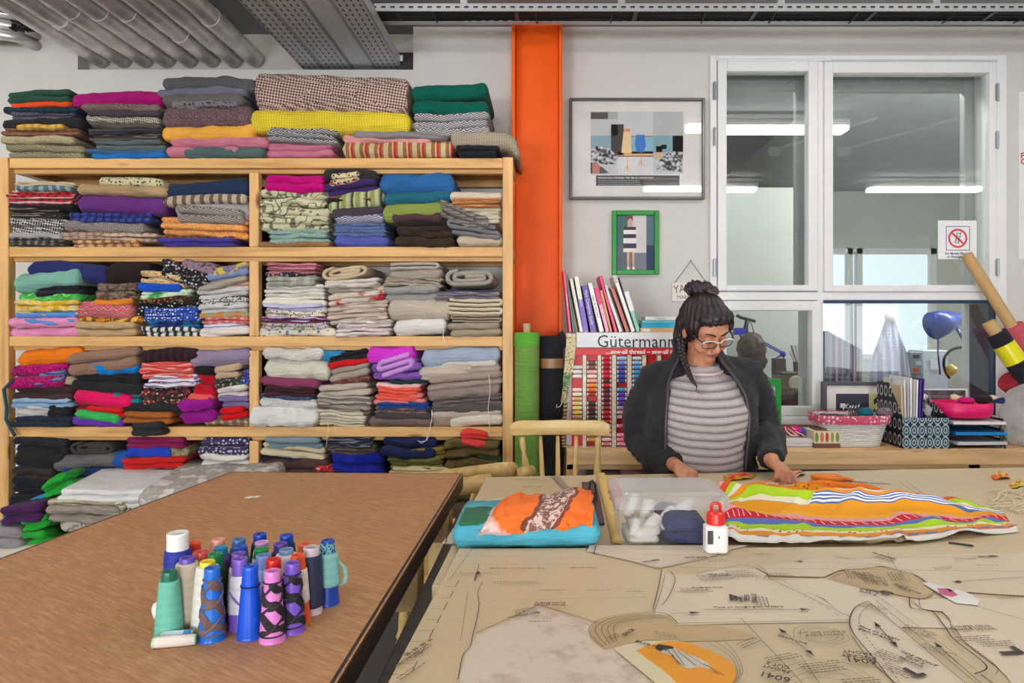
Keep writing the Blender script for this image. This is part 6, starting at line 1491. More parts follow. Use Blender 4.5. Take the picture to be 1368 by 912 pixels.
mb = MB(); q0, q1 = dp(764, 597), dp(962, 474); mb.box(q0.x, q1.x, DY+.03, DY+.05, q0.z, q1.z); obj('back_panel', mb, DRED, t)
mb = MB()
for k_ in range(6): q0 = dp(766+k_*36, 596.2); wall = q0; mb.box(q0.x+.02, q0.x+.08, DY-.0128, DY-.0121, q0.z-.006, q0.z-.004)
stuff(obj('base_print', mb, INK2, t))
SP = mat((216,206,186), .5, var=.25, vs=90, name='divider_print')
cols = [(764.5,777.5), (784,797.5), (804,816.5), (824,837), (844.5,857), (864,877), (884,897), (904,917), (924,937), (944,957)]
for i in range(len(cols)-1):
    q0, q1 = dp(cols[i][1]+1, 597), dp(cols[i+1][0]-1, 474); mb = MB(); mb.box(q0.x, q1.x, DY-.006, DY+.03, q0.z, q1.z); obj('divider', mb, SP, t)
RD = None
PAL = [
 [RD,RD,(216,214,214),(226,224,222),(222,220,218),RD,RD,(238,214,196),(238,222,190),(206,176,100),(224,200,120),(232,214,130),(224,208,60),(206,166,120),(200,180,150),(210,190,160),(190,170,140),RD,RD,RD],
 [RD,(100,76,66),(120,90,74),(240,176,166),(246,216,196),(230,160,140),(240,140,40),(226,110,44),(170,50,30),RD,(70,44,36),(80,54,44),(60,42,36),(70,72,70),(120,100,80),(150,120,80),(170,140,60),(200,150,50),(206,160,60),RD],
 [(206,14,40),(206,16,46),(160,20,44),(206,14,70),(216,20,30),(80,44,38),(206,16,50),(80,40,60),(110,40,60),(96,36,56),(120,36,60),(150,50,50),(196,40,46),(190,40,40),(170,60,60),(180,80,80),(190,110,110),(220,180,180),(238,206,206),(206,110,110)],
 [(160,196,236),(110,150,216),(60,90,170),(60,84,160),(16,80,190),(40,60,150),RD,(60,150,190),(80,60,170),(90,80,200),(70,50,160),(170,140,190),(220,180,190),(240,170,200),RD,(240,100,150),RD,(240,150,180),(244,130,170),(244,150,180)],
 [(196,206,216),(120,186,226),(70,160,216),(60,150,206),(60,150,210),(60,130,200),(50,120,190),(50,110,180),(60,140,170),(60,130,150),(60,120,140),(70,140,140),(80,150,140),(90,160,130),(90,170,120),(110,180,110),(130,190,100),(150,190,90),RD,RD]]
CNAME = ['first', 'second', 'third', 'fourth', 'fifth']
ORD = 'top second third fourth fifth sixth seventh eighth ninth tenth eleventh twelfth thirteenth fourteenth fifteenth sixteenth seventeenth eighteenth nineteenth bottom'.split()
def cname(c):
    r_, g_, b_ = c; mx, mn = max(c), min(c)
    if mx-mn < 26: return 'white' if mx > 200 else 'grey' if mx > 90 else 'black'
    import colorsys
    h_, l_, s_ = colorsys.rgb_to_hls(r_/255, g_/255, b_/255); h_ *= 360
    base = 'red' if h_ < 12 or h_ > 345 else 'orange' if h_ < 38 else 'yellow' if h_ < 66 else 'green' if h_ < 165 else 'blue' if h_ < 235 else 'violet' if h_ < 290 else 'pink'
    if base in ('red', 'orange') and l_ < .36: base = 'brown' if base == 'orange' or s_ < .45 else 'dark red'
    if base == 'red' and l_ > .62: base = 'pink'
    if l_ > .72: return 'pale '+base
    return base
SPM = {}
for ci, colr in enumerate(PAL):
    x0, x1 = cols[ci]
    for ri, c in enumerate(colr):
        if c is None: continue
        py = 478.3+ri*6.02
        q = dp((x0+x1)/2, py); w_ = (x1-x0)*kd/2; r = 2.55*kd
        if ci == 0: q.x += .003*(1 if ri < 3 else 0)
        key = 'sp'
        ts = thing('thread_spool', 'small %s spool, %s in the %s column of the display rack' % (cname(c), ORD[ri], CNAME[ci]), 'thread spool', (q.x, DY-.002, q.z), 'thread spools in the display rack')
        mb = MB(); mb.tube([(q.x-w_*.72, DY-.002, q.z), (q.x-w_*.66, DY-.002, q.z), (q.x+w_*.66, DY-.002, q.z), (q.x+w_*.72, DY-.002, q.z)], [r*.9, r, r, r*.9], 10); obj('thread', mb, mat(c, .6, var=.02), ts, smooth=False)
        for s_ in (-1, 1):
            mb = MB(); mb.tube([(q.x+s_*w_*.72, DY-.002, q.z), (q.x+s_*w_*.95, DY-.002, q.z)], r*.85, 10); obj('spool_end', mb, mat((226,222,214), .4), ts)
# lace and ribbon hanging at the rack's left side
LACE = fab('floral', (222,206,160), (150,130,90), (236,226,196), 1.3)
def ribbon(pts, w_, m, label, cat='ribbon', grp='lace trims hanging on the display rack'):
    mb = MB(); n = len(pts); L = []
    for (px, py, y) in pts: L.append(P(px, py, y))
    vs = []
    for p in L: vs += [p-Vector((w_/2, 0, 0)), p+Vector((w_/2, 0.003, 0))]
    vs2 = [v+Vector((0, .002, 0)) for v in vs]; N = len(vs); fs = []
    for i in range(n-1):
        a_, b_, c_, d_ = 2*i, 2*i+1, 2*i+3, 2*i+2; fs += [(a_, b_, c_, d_), (d_+N, c_+N, b_+N, a_+N), (a_, d_, d_+N, a_+N), (b_, b_+N, c_+N, c_)]
    mb.add(vs+vs2, fs); return tag(obj('lace_ribbon', mb, m), label, cat, grp)
ribbon([(763,446,3.385),(763,456,3.38),(762,470,3.382),(761,481,3.385)], .048, LACE, 'broad cream lace folded at the top left of the display rack')
ribbon([(761,481,3.383),(760,490,3.379),(759,498,3.382)], .044, LACE, 'second cream lace fold below the topmost one')
ribbon([(758,499,3.38),(757,506,3.376),(757,515,3.38)], .036, fab('floral', (130,160,110), (200,206,160), (90,120,80), 1.3), 'green and cream lace fold on the side of the display rack')
ribbon([(756,516,3.38),(755,526,3.375),(753,537,3.38)], .030, fab('floral', (160,150,110), (60,90,60), (200,190,150), 1.3), 'dark green and cream lace fold under the green one')
ribbon([(756,537,3.381),(755,552,3.376),(752,575,3.378),(754,597,3.382)], .020, fab('hstripe', (150,110,70), (206,180,130), (90,60,40)), 'brown and gold braid hanging low beside the display rack')
mb = MB(); mb.tube([P(752,536,3.375), P(748,543,3.372), P(743,544,3.372), P(744,540,3.372)], .002, 6); tag(obj('loose_thread', mb, mat((200,206,190), .8)), 'loose pale thread curling from the lace trims', 'thread')
# books on top of the rack
def book(name, xb, xt, ytop, th, c, label, page=(226,220,206), dep=.19, words_=None, wc=(240,240,240), band=None, Yb=3.44):
    """leaning book: spine from (xb, 444) up to (xt, ytop)"""
    k_ = Yb/FPX; A = P(xb, 444, Yb); A.z = dp(0, 444).z+.0005; B = P(xt, ytop, Yb); d = (B-A); L = d.length; ang = math.atan2(d.x, d.z); th *= k_
    A.z += th/2*abs(math.sin(ang))+.0005
    M_ = Matrix.Translation(A) @ Matrix.Rotation(ang, 4, 'Y')
    t = thing(name, label, 'book', A, 'books on top of the display rack')
    mb = MB(); mb.obox(M_ @ Matrix.Translation((0, .003, L/2)), th, .006, L)
    for s_ in (-1, 1): mb.obox(M_ @ Matrix.Translation((s_*(th/2-.001), dep/2, L/2)), .002, dep, L)
    obj('cover', mb, mat(c, .35), t)
    mb = MB(); mb.obox(M_ @ Matrix.Translation((0, dep/2+.001, L/2)), th-.0042, dep-.010, L-.006); obj('pages', mb, mat(page, .8), t)
    if band: mb = MB(); mb.obox(M_ @ Matrix.Translation((0, -.0002, L*band[0])), th*1.0, .0006, L*band[1]); obj('spine_band', mb, mat(band[2], .4), t)
    if words_:
        Mt = M_ @ Matrix.Translation((0, -.0006, L*.52)) @ FACE @ Matrix.Rotation(-math.pi/2, 4, 'Z'); text_obj(words_, th*.62, Mt, mat(wc, .5), 'spine_lettering', t, 'CENTER', .0002)
    return t
book('book', 762, 753.5, 362, 4, (236,20,110), 'thin hot pink book, leftmost on the rack', words_='the sewing book')
book('book', 766.5, 757, 367, 3, (30,120,80), 'thin dark green book beside the leftmost pink one')
book('book', 777, 763, 373, 5, (222,214,200), 'cream book with a purple sticker, third from the left')
book('book', 783, 770, 370, 6.5, (232,226,214), 'tall white book with violet lower spine', words_='fabrics', band=(.30, .58, (118,88,190)))
book('book', 793, 781, 382, 8.5, (82,44,150), 'thick dark purple sewing book with white lettering', words_='New Complete Guide', wc=(226,220,240))
book('book', 804, 788, 379, 6.5, (236,232,228), 'white book with black lettering beside the purple one', words_='make do and mend', wc=(40,36,36))
book('book', 812, 796, 384, 6, (232,150,180), 'pink and white patterned book', band=(.80, .38, (226,30,110)))
book('book', 816, 803, 388, 4.5, (206,130,70), 'orange tan book behind the bright pink one')
book('book', 823, 802, 369, 4.5, (230,20,96), 'tall bright pink book in the middle of the row')
book('book', 829.5, 809, 382, 5, (222,216,210), 'pale grey book right of the tall pink one')
book('book', 833, 813, 385, 2.5, (60,44,40), 'thin dark brown book in the leaning row')
book('book', 838.5, 818, 386, 5.5, (190,84,60), 'rust red book near the right end of the row')
book('book', 846, 821, 369, 5.5, (234,230,226), 'tall white book leaning at the right end', band=(.93, .12, (190,186,180)))
book('book', 849.5, 826.5, 371, 1.8, (48,44,52), 'thin black striped book behind the tall white one')
book('book', 853, 836.5, 390, 6, (130,206,176), 'mint green and white book, rightmost leaning', band=(.75, .48, (232,228,228)))
zz = dp(0, 444).z+.0008
for (x0, x1, y0, y1, c, lb, wd) in ((854,906,438.2,443.8,(206,160,110),'tan book with large white number, lowest of the lying stack','1000'), (857,910,431.5,437.8,(40,160,196),'turquoise book in the lying stack above the tan one',None), (858,912,428,431.2,(90,190,206),'thin pale turquoise book in the lying stack',None), (862,916,422.6,427.6,(228,226,226),'white book on top of the lying stack','sewing school')):
    a, b = P(x0, y1, 3.44), P(x1, y0, 3.44); t = thing('book', lb, 'book', (a.x, 3.44, a.z), 'books on top of the display rack')
    if y1 > 443: a.z = zz
    mb = MB(); mb.box(a.x, b.x, 3.44, 3.62, a.z+.0004, a.z+.002); mb.box(a.x, b.x, 3.44, 3.62, b.z-.002, b.z-.0002); mb.box(a.x, b.x, 3.44, 3.443, a.z+.002, b.z-.002); obj('cover', mb, mat(c, .35), t)
    mb = MB(); mb.box(a.x+.004, b.x-.003, 3.4432, 3.615, a.z+.002, b.z-.002); obj('pages', mb, mat((226,220,206), .8), t)
    if wd: text_obj(wd, (b.z-a.z)*(1.0 if wd == '1000' else .5), Matrix.Translation(((a.x+.012 if wd == '1000' else a.x+.05), 3.4393, (a.z+b.z)/2)) @ FACE, mat((240,238,232) if wd == '1000' else (60,150,170), .5), 'spine_lettering', t, bold=.0006 if wd == '1000' else 0)
# ---------------------------------------------------------------- pictures on the wall
def wbox(mb, x0, x1, y0, y1, Ya, Yb): mb.box((x0-VX)*WY/FPX, (x1-VX)*WY/FPX, Ya, Yb, CAMZ-(y1-VY)*WY/FPX, CAMZ-(y0-VY)*WY/FPX)
def pic_frame(px, mat_, parent, wd, Ya, Yb, name='frame'):
    x0, x1, y0, y1 = px; mb = MB(); wbox(mb, x0, x0+wd, y0, y1, Ya, Yb); wbox(mb, x1-wd, x1, y0, y1, Ya, Yb); wbox(mb, x0+wd, x1-wd, y0, y0+wd, Ya, Yb); wbox(mb, x0+wd, x1-wd, y1-wd, y1, Ya, Yb); return obj(name, mb, mat_, parent, bevel=.003)
GREYM = mat((112,108,106), .3, metal=.6, var=.1, vs=4)
t = thing('framed_poster', 'large framed poster with two dress stands in a grey frame', 'picture', P(850, 200, WY-.02))
pic_frame((760.5, 940, 133, 267.5), GREYM, t, 3.6, WY-.035, WY-.001)
def flat_(x0, x1, y0, y1, c, nm, lay, rough=.7, m=None):
    mb = MB(); wbox(mb, x0, x1, y0, y1, WY-.012-lay*.0008, WY-.0115-lay*.0008+.0004); return obj(nm, mb, m or mat(c, rough), t)
mb = MB(); wbox(mb, 763, 937, 136, 265, WY-.012, WY-.003); obj('mount_board', mb, mat((226,221,216), .7), t)
flat_(789, 825, 150, 233, (176,176,174), 'photo_print', 1); flat_(825, 872, 150, 233, (206,206,208), 'photo_print', 1); flat_(872, 912, 150, 233, (186,188,188), 'photo_print', 1)
for q in ((789,812,151,160,(84,78,76)),(789,825,160,182,(200,200,200)),(789,816,182,198,(140,170,182)),(843,872,184,206,(140,190,206)),(872,912,182,204,(130,168,176)),(825,872,203,210,(226,176,120)),(789,825,214,233,(200,202,206)),(825,872,209,233,(216,214,218)),(872,912,214,233,(196,200,206)),(816,833,167,208,(60,54,52)),(876,884,196,212,(216,180,130)),(898,912,182,204,(90,84,84)),(883,890,194,200,(230,230,230)),(843,872,182,184,(180,130,110)),(789,794,218,232,(150,96,86))): flat_(*q[:4], q[4], 'photo_detail', 2)
PILEM = fab('blotch', (60,60,64), (150,150,154), (226,226,228), 2.2)
def flatpoly(pts, c, nm, lay, m=None):
    mb = MB(); q = [P(x, y, WY-.012-lay*.0008) for x, y in pts]; mb.prism(q, (0, .0004, 0)); return obj(nm, mb, m or mat(c, .7), t, fixn=True)
flatpoly([(790,200),(797,195),(806,195),(814,198),(823,207),(822,219),(808,220),(796,216),(790,214)], None, 'photo_detail', 3, PILEM)
flatpoly([(881,214),(890,205),(900,202),(912,203),(912,230),(895,228),(877,226)], None, 'photo_detail', 3, PILEM)
flatpoly([(791,218),(797,216),(801,222),(801,232),(791,232)], (196,130,116), 'photo_detail', 4); flatpoly([(801,222),(806,224),(813,231),(801,232)], (90,80,84), 'photo_detail', 4)
flatpoly([(833,176),(842,176),(844,204),(830,204)], (238,206,160), 'photo_dress', 4); flatpoly([(834,172),(842,172),(842,176),(834,176)], (240,140,90), 'photo_dress', 5)
flatpoly([(850,180),(861,180),(863,195),(859,203),(851,203),(848,193)], (50,120,206), 'photo_dress', 4)
for x0, y0, y1 in ((838,204,222), (856.5,203,215)):
    flat_(x0-.5, x0+.5, y0, y1, (226,176,90), 'dress_stand', 3)
    for dx in (-4.5, 0, 4.5): flatpoly([(x0-.4, y1-1), (x0+.4, y1-1), (x0+dx+.5, y1+7), (x0+dx-.5, y1+7)], (226,176,90), 'dress_stand', 4)
flat_(796, 907, 235, 248.5, (66,62,64), 'caption_strip', 3)
wall_text("FASHION HAS A PROBLEM. THEY SEE AN OPPORTUNITY", 799, 237.6, WY-.0152, .0125, mat((236,236,236), .6), 'caption_lettering', t, bold=.0003)
for k_, s_ in enumerate(('All over the city clothes are thrown away that could be worn again', 'The makers in this workshop take old textiles and give them new life', 'Come and learn how to mend, alter and remake what you already have')): wall_text(s_, 799, 241.1+k_*2.6, WY-.0152, .0085, mat((226,226,226), .6), 'caption_lettering', t)
mb = MB(); wbox(mb, 763, 937, 136, 265, WY-.0225, WY-.0205); obj('glazing', mb, glass(.04, (.98,.98,.98)), t)
t = thing('framed_photo', 'small bright green frame with a person in a striped dress', 'picture', P(847, 324, WY-.02))
GRF = mat((16,142,46), .35); pic_frame((817, 879.5, 282, 367), GRF, t, 6.2, WY-.03, WY-.001)
flat_(823, 874, 288, 361, (160,158,160), 'photo_print', 1)
for q in ((823,838,288,328,(70,104,100)),(823,838,328,361,(90,100,110)),(845,863,288,338,(206,198,200)),(863,874,288,328,(90,110,122)),(863,874,328,361,(44,60,90)),(845,863,338,361,(120,120,134)),(838,845,336,361,(120,110,96))): flat_(*q[:4], q[4], 'photo_detail', 2)
for y0, y1, c in ((303,307,(56,54,66)),(307,312.5,(226,222,224)),(312.5,318,(60,56,68)),(318,325,(226,222,224)),(325,331.5,(64,60,72)),(331.5,336.5,(226,214,206))): f_ = (y0-303)/33; flatpoly([(833-f_*.5, y0), (849.5+f_*.8, y0), (849.5+f_*.8, y1), (833-f_*.5, y1)], c, 'photo_dress', 3)
flatpoly([(839,290),(845,290),(845.5,303),(838.5,303)], (196,160,150), 'photo_figure', 3); flatpoly([(838.5,288.5),(845,288.5),(846,295),(842,291),(838,295)], (120,60,80), 'photo_figure', 4)
for x in (837.5, 844.5): flatpoly([(x,336.5),(x+3.2,336.5),(x+2.6,357),(x+.6,357)], (206,166,150), 'photo_figure', 3); flat_(x-.3, x+3.2, 357, 360, (240,220,220), 'photo_figure', 4)
t = thing('hanging_sign', 'small white wooden sign on a string behind her head', 'sign', P(912, 390, WY-.01))
mb = MB(); wbox(mb, 897, 931, 377.5, 402.5, WY-.012, WY-.001); obj('plaque', mb, mat((226,216,210), .6), t, bevel=.002)
mb = MB(); mb.tube([P(901,378,WY-.006), P(923,348.5,WY-.006), P(945,379,WY-.006)], .0018, 6); mb.tube([P(923,348,WY), P(923,348,WY-.01)], .004, 8); obj('string', mb, mat((90,84,80), .7), t)
text_obj('YARN', .064, Matrix.Translation(P(900, 387.5, WY-.0128)) @ Matrix.Rotation(math.radians(-8), 4, 'Y') @ FACE, mat((110,70,66), .6), 'sign_lettering', t, wscale=.8); wall_text('MARKET', 904, 397, WY-.0128, .03, mat((110,90,86), .6), 'sign_lettering', t)
t = thing('wall_poster', 'white paper poster with red letters at the right picture edge', 'poster', P(1400, 230, WY-.003))
mb = MB(); wbox(mb, 1360.5, 1440, 123, 346, WY-.003, WY-.001); obj('sheet', mb, mat((228,226,226), .6), t)
wall_text('FOR', 1363.5, 208, WY-.0034, .045, mat((206,40,70), .6), 'poster_lettering', t, bold=.001); wall_text('QUIET', 1363.5, 216, WY-.0034, .045, mat((206,40,70), .6), 'poster_lettering', t, bold=.001)
t = thing('phone_ban_sign', 'paper sign with red no mobile phone symbol taped on the window pane', 'sign', P(1280, 320, WY-.004))
def gp(mb, x0, x1, y0, y1, lay): wbox(mb, x0, x1, y0, y1, WY-.0012-lay*.0006, WY-.0007-lay*.0006)
mb = MB(); gp(mb, 1253, 1304.5, 294.5, 346, 0); obj('sheet', mb, mat((232,230,234), .6), t)
mb = MB()
for q in ((1263.5,1295.5,302,302.9),(1263.5,1295.5,333.6,334.5),(1263.5,1264.4,302,334.5),(1294.6,1295.5,302,334.5)): gp(mb, *q, 1)
obj('border', mb, mat((90,96,120), .6), t)
sc_ = P(1279.5, 318.2, WY-.0022); kk = WY/FPX; REDP = mat((216,66,66), .6)
mb = MB(); vs = []; n = 40
for i in range(n): a = i*2*math.pi/n; vs += [(sc_.x+12.8*kk*math.cos(a), sc_.y, sc_.z+12.8*kk*math.sin(a)), (sc_.x+10.2*kk*math.cos(a), sc_.y, sc_.z+10.2*kk*math.sin(a))]
mb.add(vs, [(2*i, 2*i+1, (2*i+3) % (2*n), (2*i+2) % (2*n)) for i in range(n)]); mb.obox(Matrix.Translation(sc_) @ Matrix.Rotation(math.radians(43), 4, 'Y'), 22*kk, .0006, 2.4*kk); obj('ban_ring', mb, REDP, t)
mb = MB(); M_ = Matrix.Translation(sc_+Vector((0, -.0006, 0))) @ Matrix.Rotation(math.radians(14), 4, 'Y')
for (x, z, sx2, sz2) in ((-2.4,0,.8,13),(2.4,0,.8,13),(0,6.3,5.2,.8),(0,-6.3,5.2,.8),(0,2.6,4.4,.6),(-1.2,-.5,1,.9),(1.2,-.5,1,.9),(-1.2,-2.4,1,.9),(1.2,-2.4,1,.9),(-1.2,-4.3,1,.9),(1.2,-4.3,1,.9),(2.2,8,.8,4)): mb.obox(M_ @ Matrix.Translation((x*kk, 0, z*kk)), sx2*kk, .0004, sz2*kk)
obj('phone_symbol', mb, INK, t)
wall_text('No Mobile Phones', 1279, 338.6, WY-.0022, .0185, INK, 'sign_lettering', t, 'CENTER', .0003); wall_text('or Photography', 1279, 343, WY-.0022, .0185, INK, 'sign_lettering', t, 'CENTER', .0003)
# ---------------------------------------------------------------- things on the bench below the window
def bp(px, py, Y): return P(px, py, Y)
BT = BZ+.0005
# papers and knitting
t = thing('paper_pad', 'stack of white papers on the bench behind her arm', 'paper', bp(1064, 598, 3.42))
a, b = P(1036, 0, 3.40), P(1088, 0, 3.40)
for i in range(5): mb = MB(); d = R.uniform(-.006, .006); mb.box(a.x+d, b.x+d, 3.40+d, 3.66, BT+i*.008, BT+i*.008+.0074); obj('sheet', mb, mat((216+i*2,214,216), .7), t)
PT = BT+.040
t = thing('wool_bundle', 'bundle of magenta and blue wool with cream cords on the papers', 'wool', P(1060, 590, 3.46))
for (px, py, r_, c) in ((1052,585,.034,(150,30,70)),(1062,578,.036,(196,20,110)),(1070,585,.030,(60,70,140)),(1077,589,.020,(90,120,190)),(1050,594,.02,(206,160,130)),(1066,592,.022,(160,30,90))):
    c_ = P(px, py, 3.50); c_.z = max(c_.z, PT+r_*.7); mb = MB()
    mb.ball(c_, (r_, r_*.9, r_*.72), 14, 9); n_ = len(mb.v)
    mb.v = [v+Vector((noise.noise(v*60), noise.noise(v*60+Vector((9,0,0))), noise.noise(v*60+Vector((0,9,0)))))*.006 for v in mb.v]
    obj('wool_ball', mb, fab('tweed', c, tuple(min(255, int(k*1.3)+20) for k in c)), t, smooth=True)
mb = MB()
for i in range(9):
    pts = []; x = R.uniform(1046, 1060)
    for j in range(6): q = P(x+j*R.uniform(2.5,4.5), 570+i*1.2+j*4+R.uniform(-2,2), 3.455); q.z = max(q.z, PT+.004); pts.append(q)
    mb.tube(pts, .0035, 6)
stuff(obj('cord', mb, mat((222,186,160), .8), t, smooth=True))
# green frame leaning on the window
t = thing('framed_photo', 'green frame standing on the bench behind her elbow', 'picture', P(1036, 540, 3.72))
Yg = 3.70; kg = Yg/FPX
def gb(mb, x0, x1, y0, y1, Ya, Yb): mb.box((x0-VX)*kg, (x1-VX)*kg, Ya, Yb, CAMZ-(y1-VY)*kg, CAMZ-(y0-VY)*kg)
zb_g = VY+(CAMZ-BT)/kg
mb = MB(); gb(mb, 990, 1000, 506, zb_g, Yg, Yg+.02); gb(mb, 1036.5, 1044, 506, zb_g, Yg, Yg+.02); gb(mb, 1000, 1036.5, 506, 515, Yg, Yg+.02); gb(mb, 1000, 1036.5, zb_g-8, zb_g, Yg, Yg+.02); obj('frame', mb, GRF, t, bevel=.002)
mb = MB(); gb(mb, 1000, 1036.5, 515, zb_g-8, Yg+.008, Yg+.016); obj('photo_print', mb, fab('blotch', (200,210,210), (120,140,140), (226,226,226), .3), t)
# black framed picture
Yf = 3.74; kf = Yf/FPX; zf = VY+(CAMZ-BT)/kf
t = thing('framed_picture', 'dark framed picture leaning against the window behind the basket', 'picture', P(1150, 580, Yf))
def fb(mb, x0, x1, y0, y1, Ya, Yb): mb.box((x0-VX)*kf, (x1-VX)*kf, Ya, Yb, CAMZ-(y1-VY)*kf, CAMZ-(y0-VY)*kf)
mb = MB(); fb(mb, 1099, 1105, 510, zf, Yf, Yf+.03); fb(mb, 1208, 1214, 510, zf, Yf, Yf+.03); fb(mb, 1105, 1208, 510, 515, Yf, Yf+.03); fb(mb, 1105, 1208, zf-6, zf, Yf, Yf+.03); obj('frame', mb, mat((84,80,84), .35), t, bevel=.002)
mb = MB(); fb(mb, 1105, 1208, 515, zf-6, Yf+.012, Yf+.02); obj('mount_board', mb, mat((216,210,202), .7), t)
mb = MB(); fb(mb, 1118, 1162, 526, 565, Yf+.010, Yf+.0118); obj('dark_print', mb, mat((56,52,70), .5), t)
mb = MB(); fb(mb, 1163, 1186, 526, 556, Yf+.010, Yf+.0118); obj('yellow_print', mb, mat((196,196,130), .6), t)
mb = MB(); fb(mb, 1123.5, 1130.5, 539, 545, Yf+.0095, Yf+.0099); obj('printed_mark', mb, mat((226,226,226), .5), t)
def fpoly(pts, c, y, nm): mb = MB(); mb.prism([P(x, yy, y) for x, yy in pts], (0, .0003, 0)); obj(nm, mb, mat(c, .6), t, fixn=True)
fpoly([(1167,534),(1171,530),(1179,530),(1183,536),(1182,545),(1179,540),(1172,537),(1168,541)], (40,36,36), Yf+.0096, 'printed_figure')
fpoly([(1170,538),(1179,541),(1180,549),(1174,552),(1170,548)], (214,210,150), Yf+.0097, 'printed_figure'); fpoly([(1166,549),(1169,545),(1170,552),(1184,555),(1165,555)], (60,56,50), Yf+.0095, 'printed_figure')
# leaf patterned box
t = thing('leaf_box', 'small box with retro leaf pattern beside the wicker basket', 'box', P(1105, 598, 3.40))
Yl = 3.38; kl = Yl/FPX; a, b = (1088-VX)*kl, (1122-VX)*kl; z1 = CAMZ-(576-VY)*kl
mb = MB(); mb.box(a, b, Yl, Yl+.15, BT, z1); obj('box_body', mb, mat((222,212,184), .6), t, bevel=.003)
mb = MB(); mb.box(a-.002, b+.002, Yl-.002, Yl+.152, BT, BT+.022); obj('base', mb, mat((110,72,56), .6), t, bevel=.002)
for i, c in enumerate(((120,140,60),(206,120,60),(206,60,60),(150,160,60),(120,140,60))):
    x = a+.012+i*(b-a-.024)/4; z = (BT+.022+z1)/2; pts = [(x+.0085*math.sin(q*2*math.pi/14)*(1 if True else 0), Yl-.0008, z+.026*math.cos(q*2*math.pi/14)) for q in range(14)]
    mb = MB(); mb.prism(pts, (0, .0006, 0)); obj('printed_leaf', mb, mat(c, .6), t, fixn=True)
mb = MB(); mb.box(a+.02, a+.08, Yl+.02, Yl+.12, z1, z1+.010); obj('folded_paper', mb, mat((120,80,60), .7), t)
# wicker basket
Yk = 3.36; kk_ = Yk/FPX
bx = (1148-VX)*kk_; t = thing('wicker_basket', 'white wicker basket with pink flowered lining on the bench', 'basket', (bx, Yk+.12, BT))
zt = CAMZ-(557-VY)*kk_; W0, W1, D0, D1 = 36*kk_, 48*kk_, .085, .11
WK = mat((232,228,222), .6, var=.06, vs=40)
def ovr(w_, d, z, n=64, cx_=bx, cy_=Yk+.125):
    out = []
    for i in range(n): a = i*2*math.pi/n; ca, sa = math.cos(a), math.sin(a); out.append(Vector((cx_+w_*math.copysign(abs(ca)**.45, ca), cy_+d*math.copysign(abs(sa)**.45, sa), z)))
    return out
mb = MB(); nrow = 15
for r_ in range(nrow):
    f = (r_+.5)/nrow; z = BT+(zt-BT)*f; ringp = ovr(W0+(W1-W0)*f, D0+(D1-D0)*f, z, 96); c_ = Vector((bx, Yk+.125, z)); pts = []
    for i, p in enumerate(ringp): o_ = (p-c_).normalized()*.0022*(1 if (i//2+r_) % 2 else -1); pts.append(p+o_)
    pts.append(pts[0]); mb.tube(pts, .0042, 5, caps=False)
stuff(obj('woven_side', mb, WK, t, smooth=True))
mb = shell([ [tuple(v) for v in ovr(W0-.002, D0-.002, BT+.001)], [tuple(v) for v in ovr(W1-.004, D1-.004, zt)] ]); obj('inner_lining', mb, mat((206,200,196), .8), t)
PKF = fab('dots', (216,92,118), (240,220,220), None, 1.0)
mb = shell([ [tuple(v) for v in ovr(W1+.005, D1+.005, zt-.040)], [tuple(v) for v in ovr(W1+.008, D1+.008, zt-.02)], [tuple(v) for v in ovr(W1+.007, D1+.007, zt+.002)], [tuple(v) for v in ovr(W1-.004, D1-.004, zt+.004)], [tuple(v) for v in ovr(W1-.006, D1-.006, zt-.03)] ], False); obj('flowered_rim', mb, PKF, t, smooth=True)
mb = fold_mesh(bx-.13, bx+.15, BT+.01, zt-.012, Yk+.04, .16, 2, 0, 0, 0, 801, 1.5); tag(obj('folded_fabric', mb, fab('plain', (54,56,66)), smooth=True), 'dark cloth filling the wicker basket', 'fabric')
mb = MB(); c_ = P(1182, 556, Yk+.12); c_.z = zt+.006; mb.ball(c_, (.045, .04, .03), 14, 9); tag(obj('wool_ball', mb, fab('hstripe', (120,104,112), (150,130,140), (96,84,96), 2), smooth=True), 'grey mauve wool ball in the wicker basket', 'wool')
mb = MB(); c_ = P(1156, 552, Yk+.10); c_.z = zt+.010; mb.ball(c_, (.04, .04, .028), 12, 8); tag(obj('wool_ball', mb, fab('plain', (24,104,122)), smooth=True), 'petrol blue wool ball in the wicker basket', 'wool')
t = thing('hook_bunch', 'bunch of silver wire hooks sticking out of the basket', 'wire', P(1138, 552, Yk+.08)); mb = MB()
for i in range(6):
    p0 = P(1134+i*2, 558, Yk+.07+i*.008); p0.z = zt-.005; p1 = P(1128+i*4, 544-R.uniform(0,5), Yk+.07); mb.tube([p0, (p0+p1)/2+Vector((.01,0,.015)), p1, p1+Vector((-.01,-.01,-.012))], .0028, 6)
stuff(obj('wire_hook', mb, mat((206,204,206), .25, metal=.9), t, smooth=True))
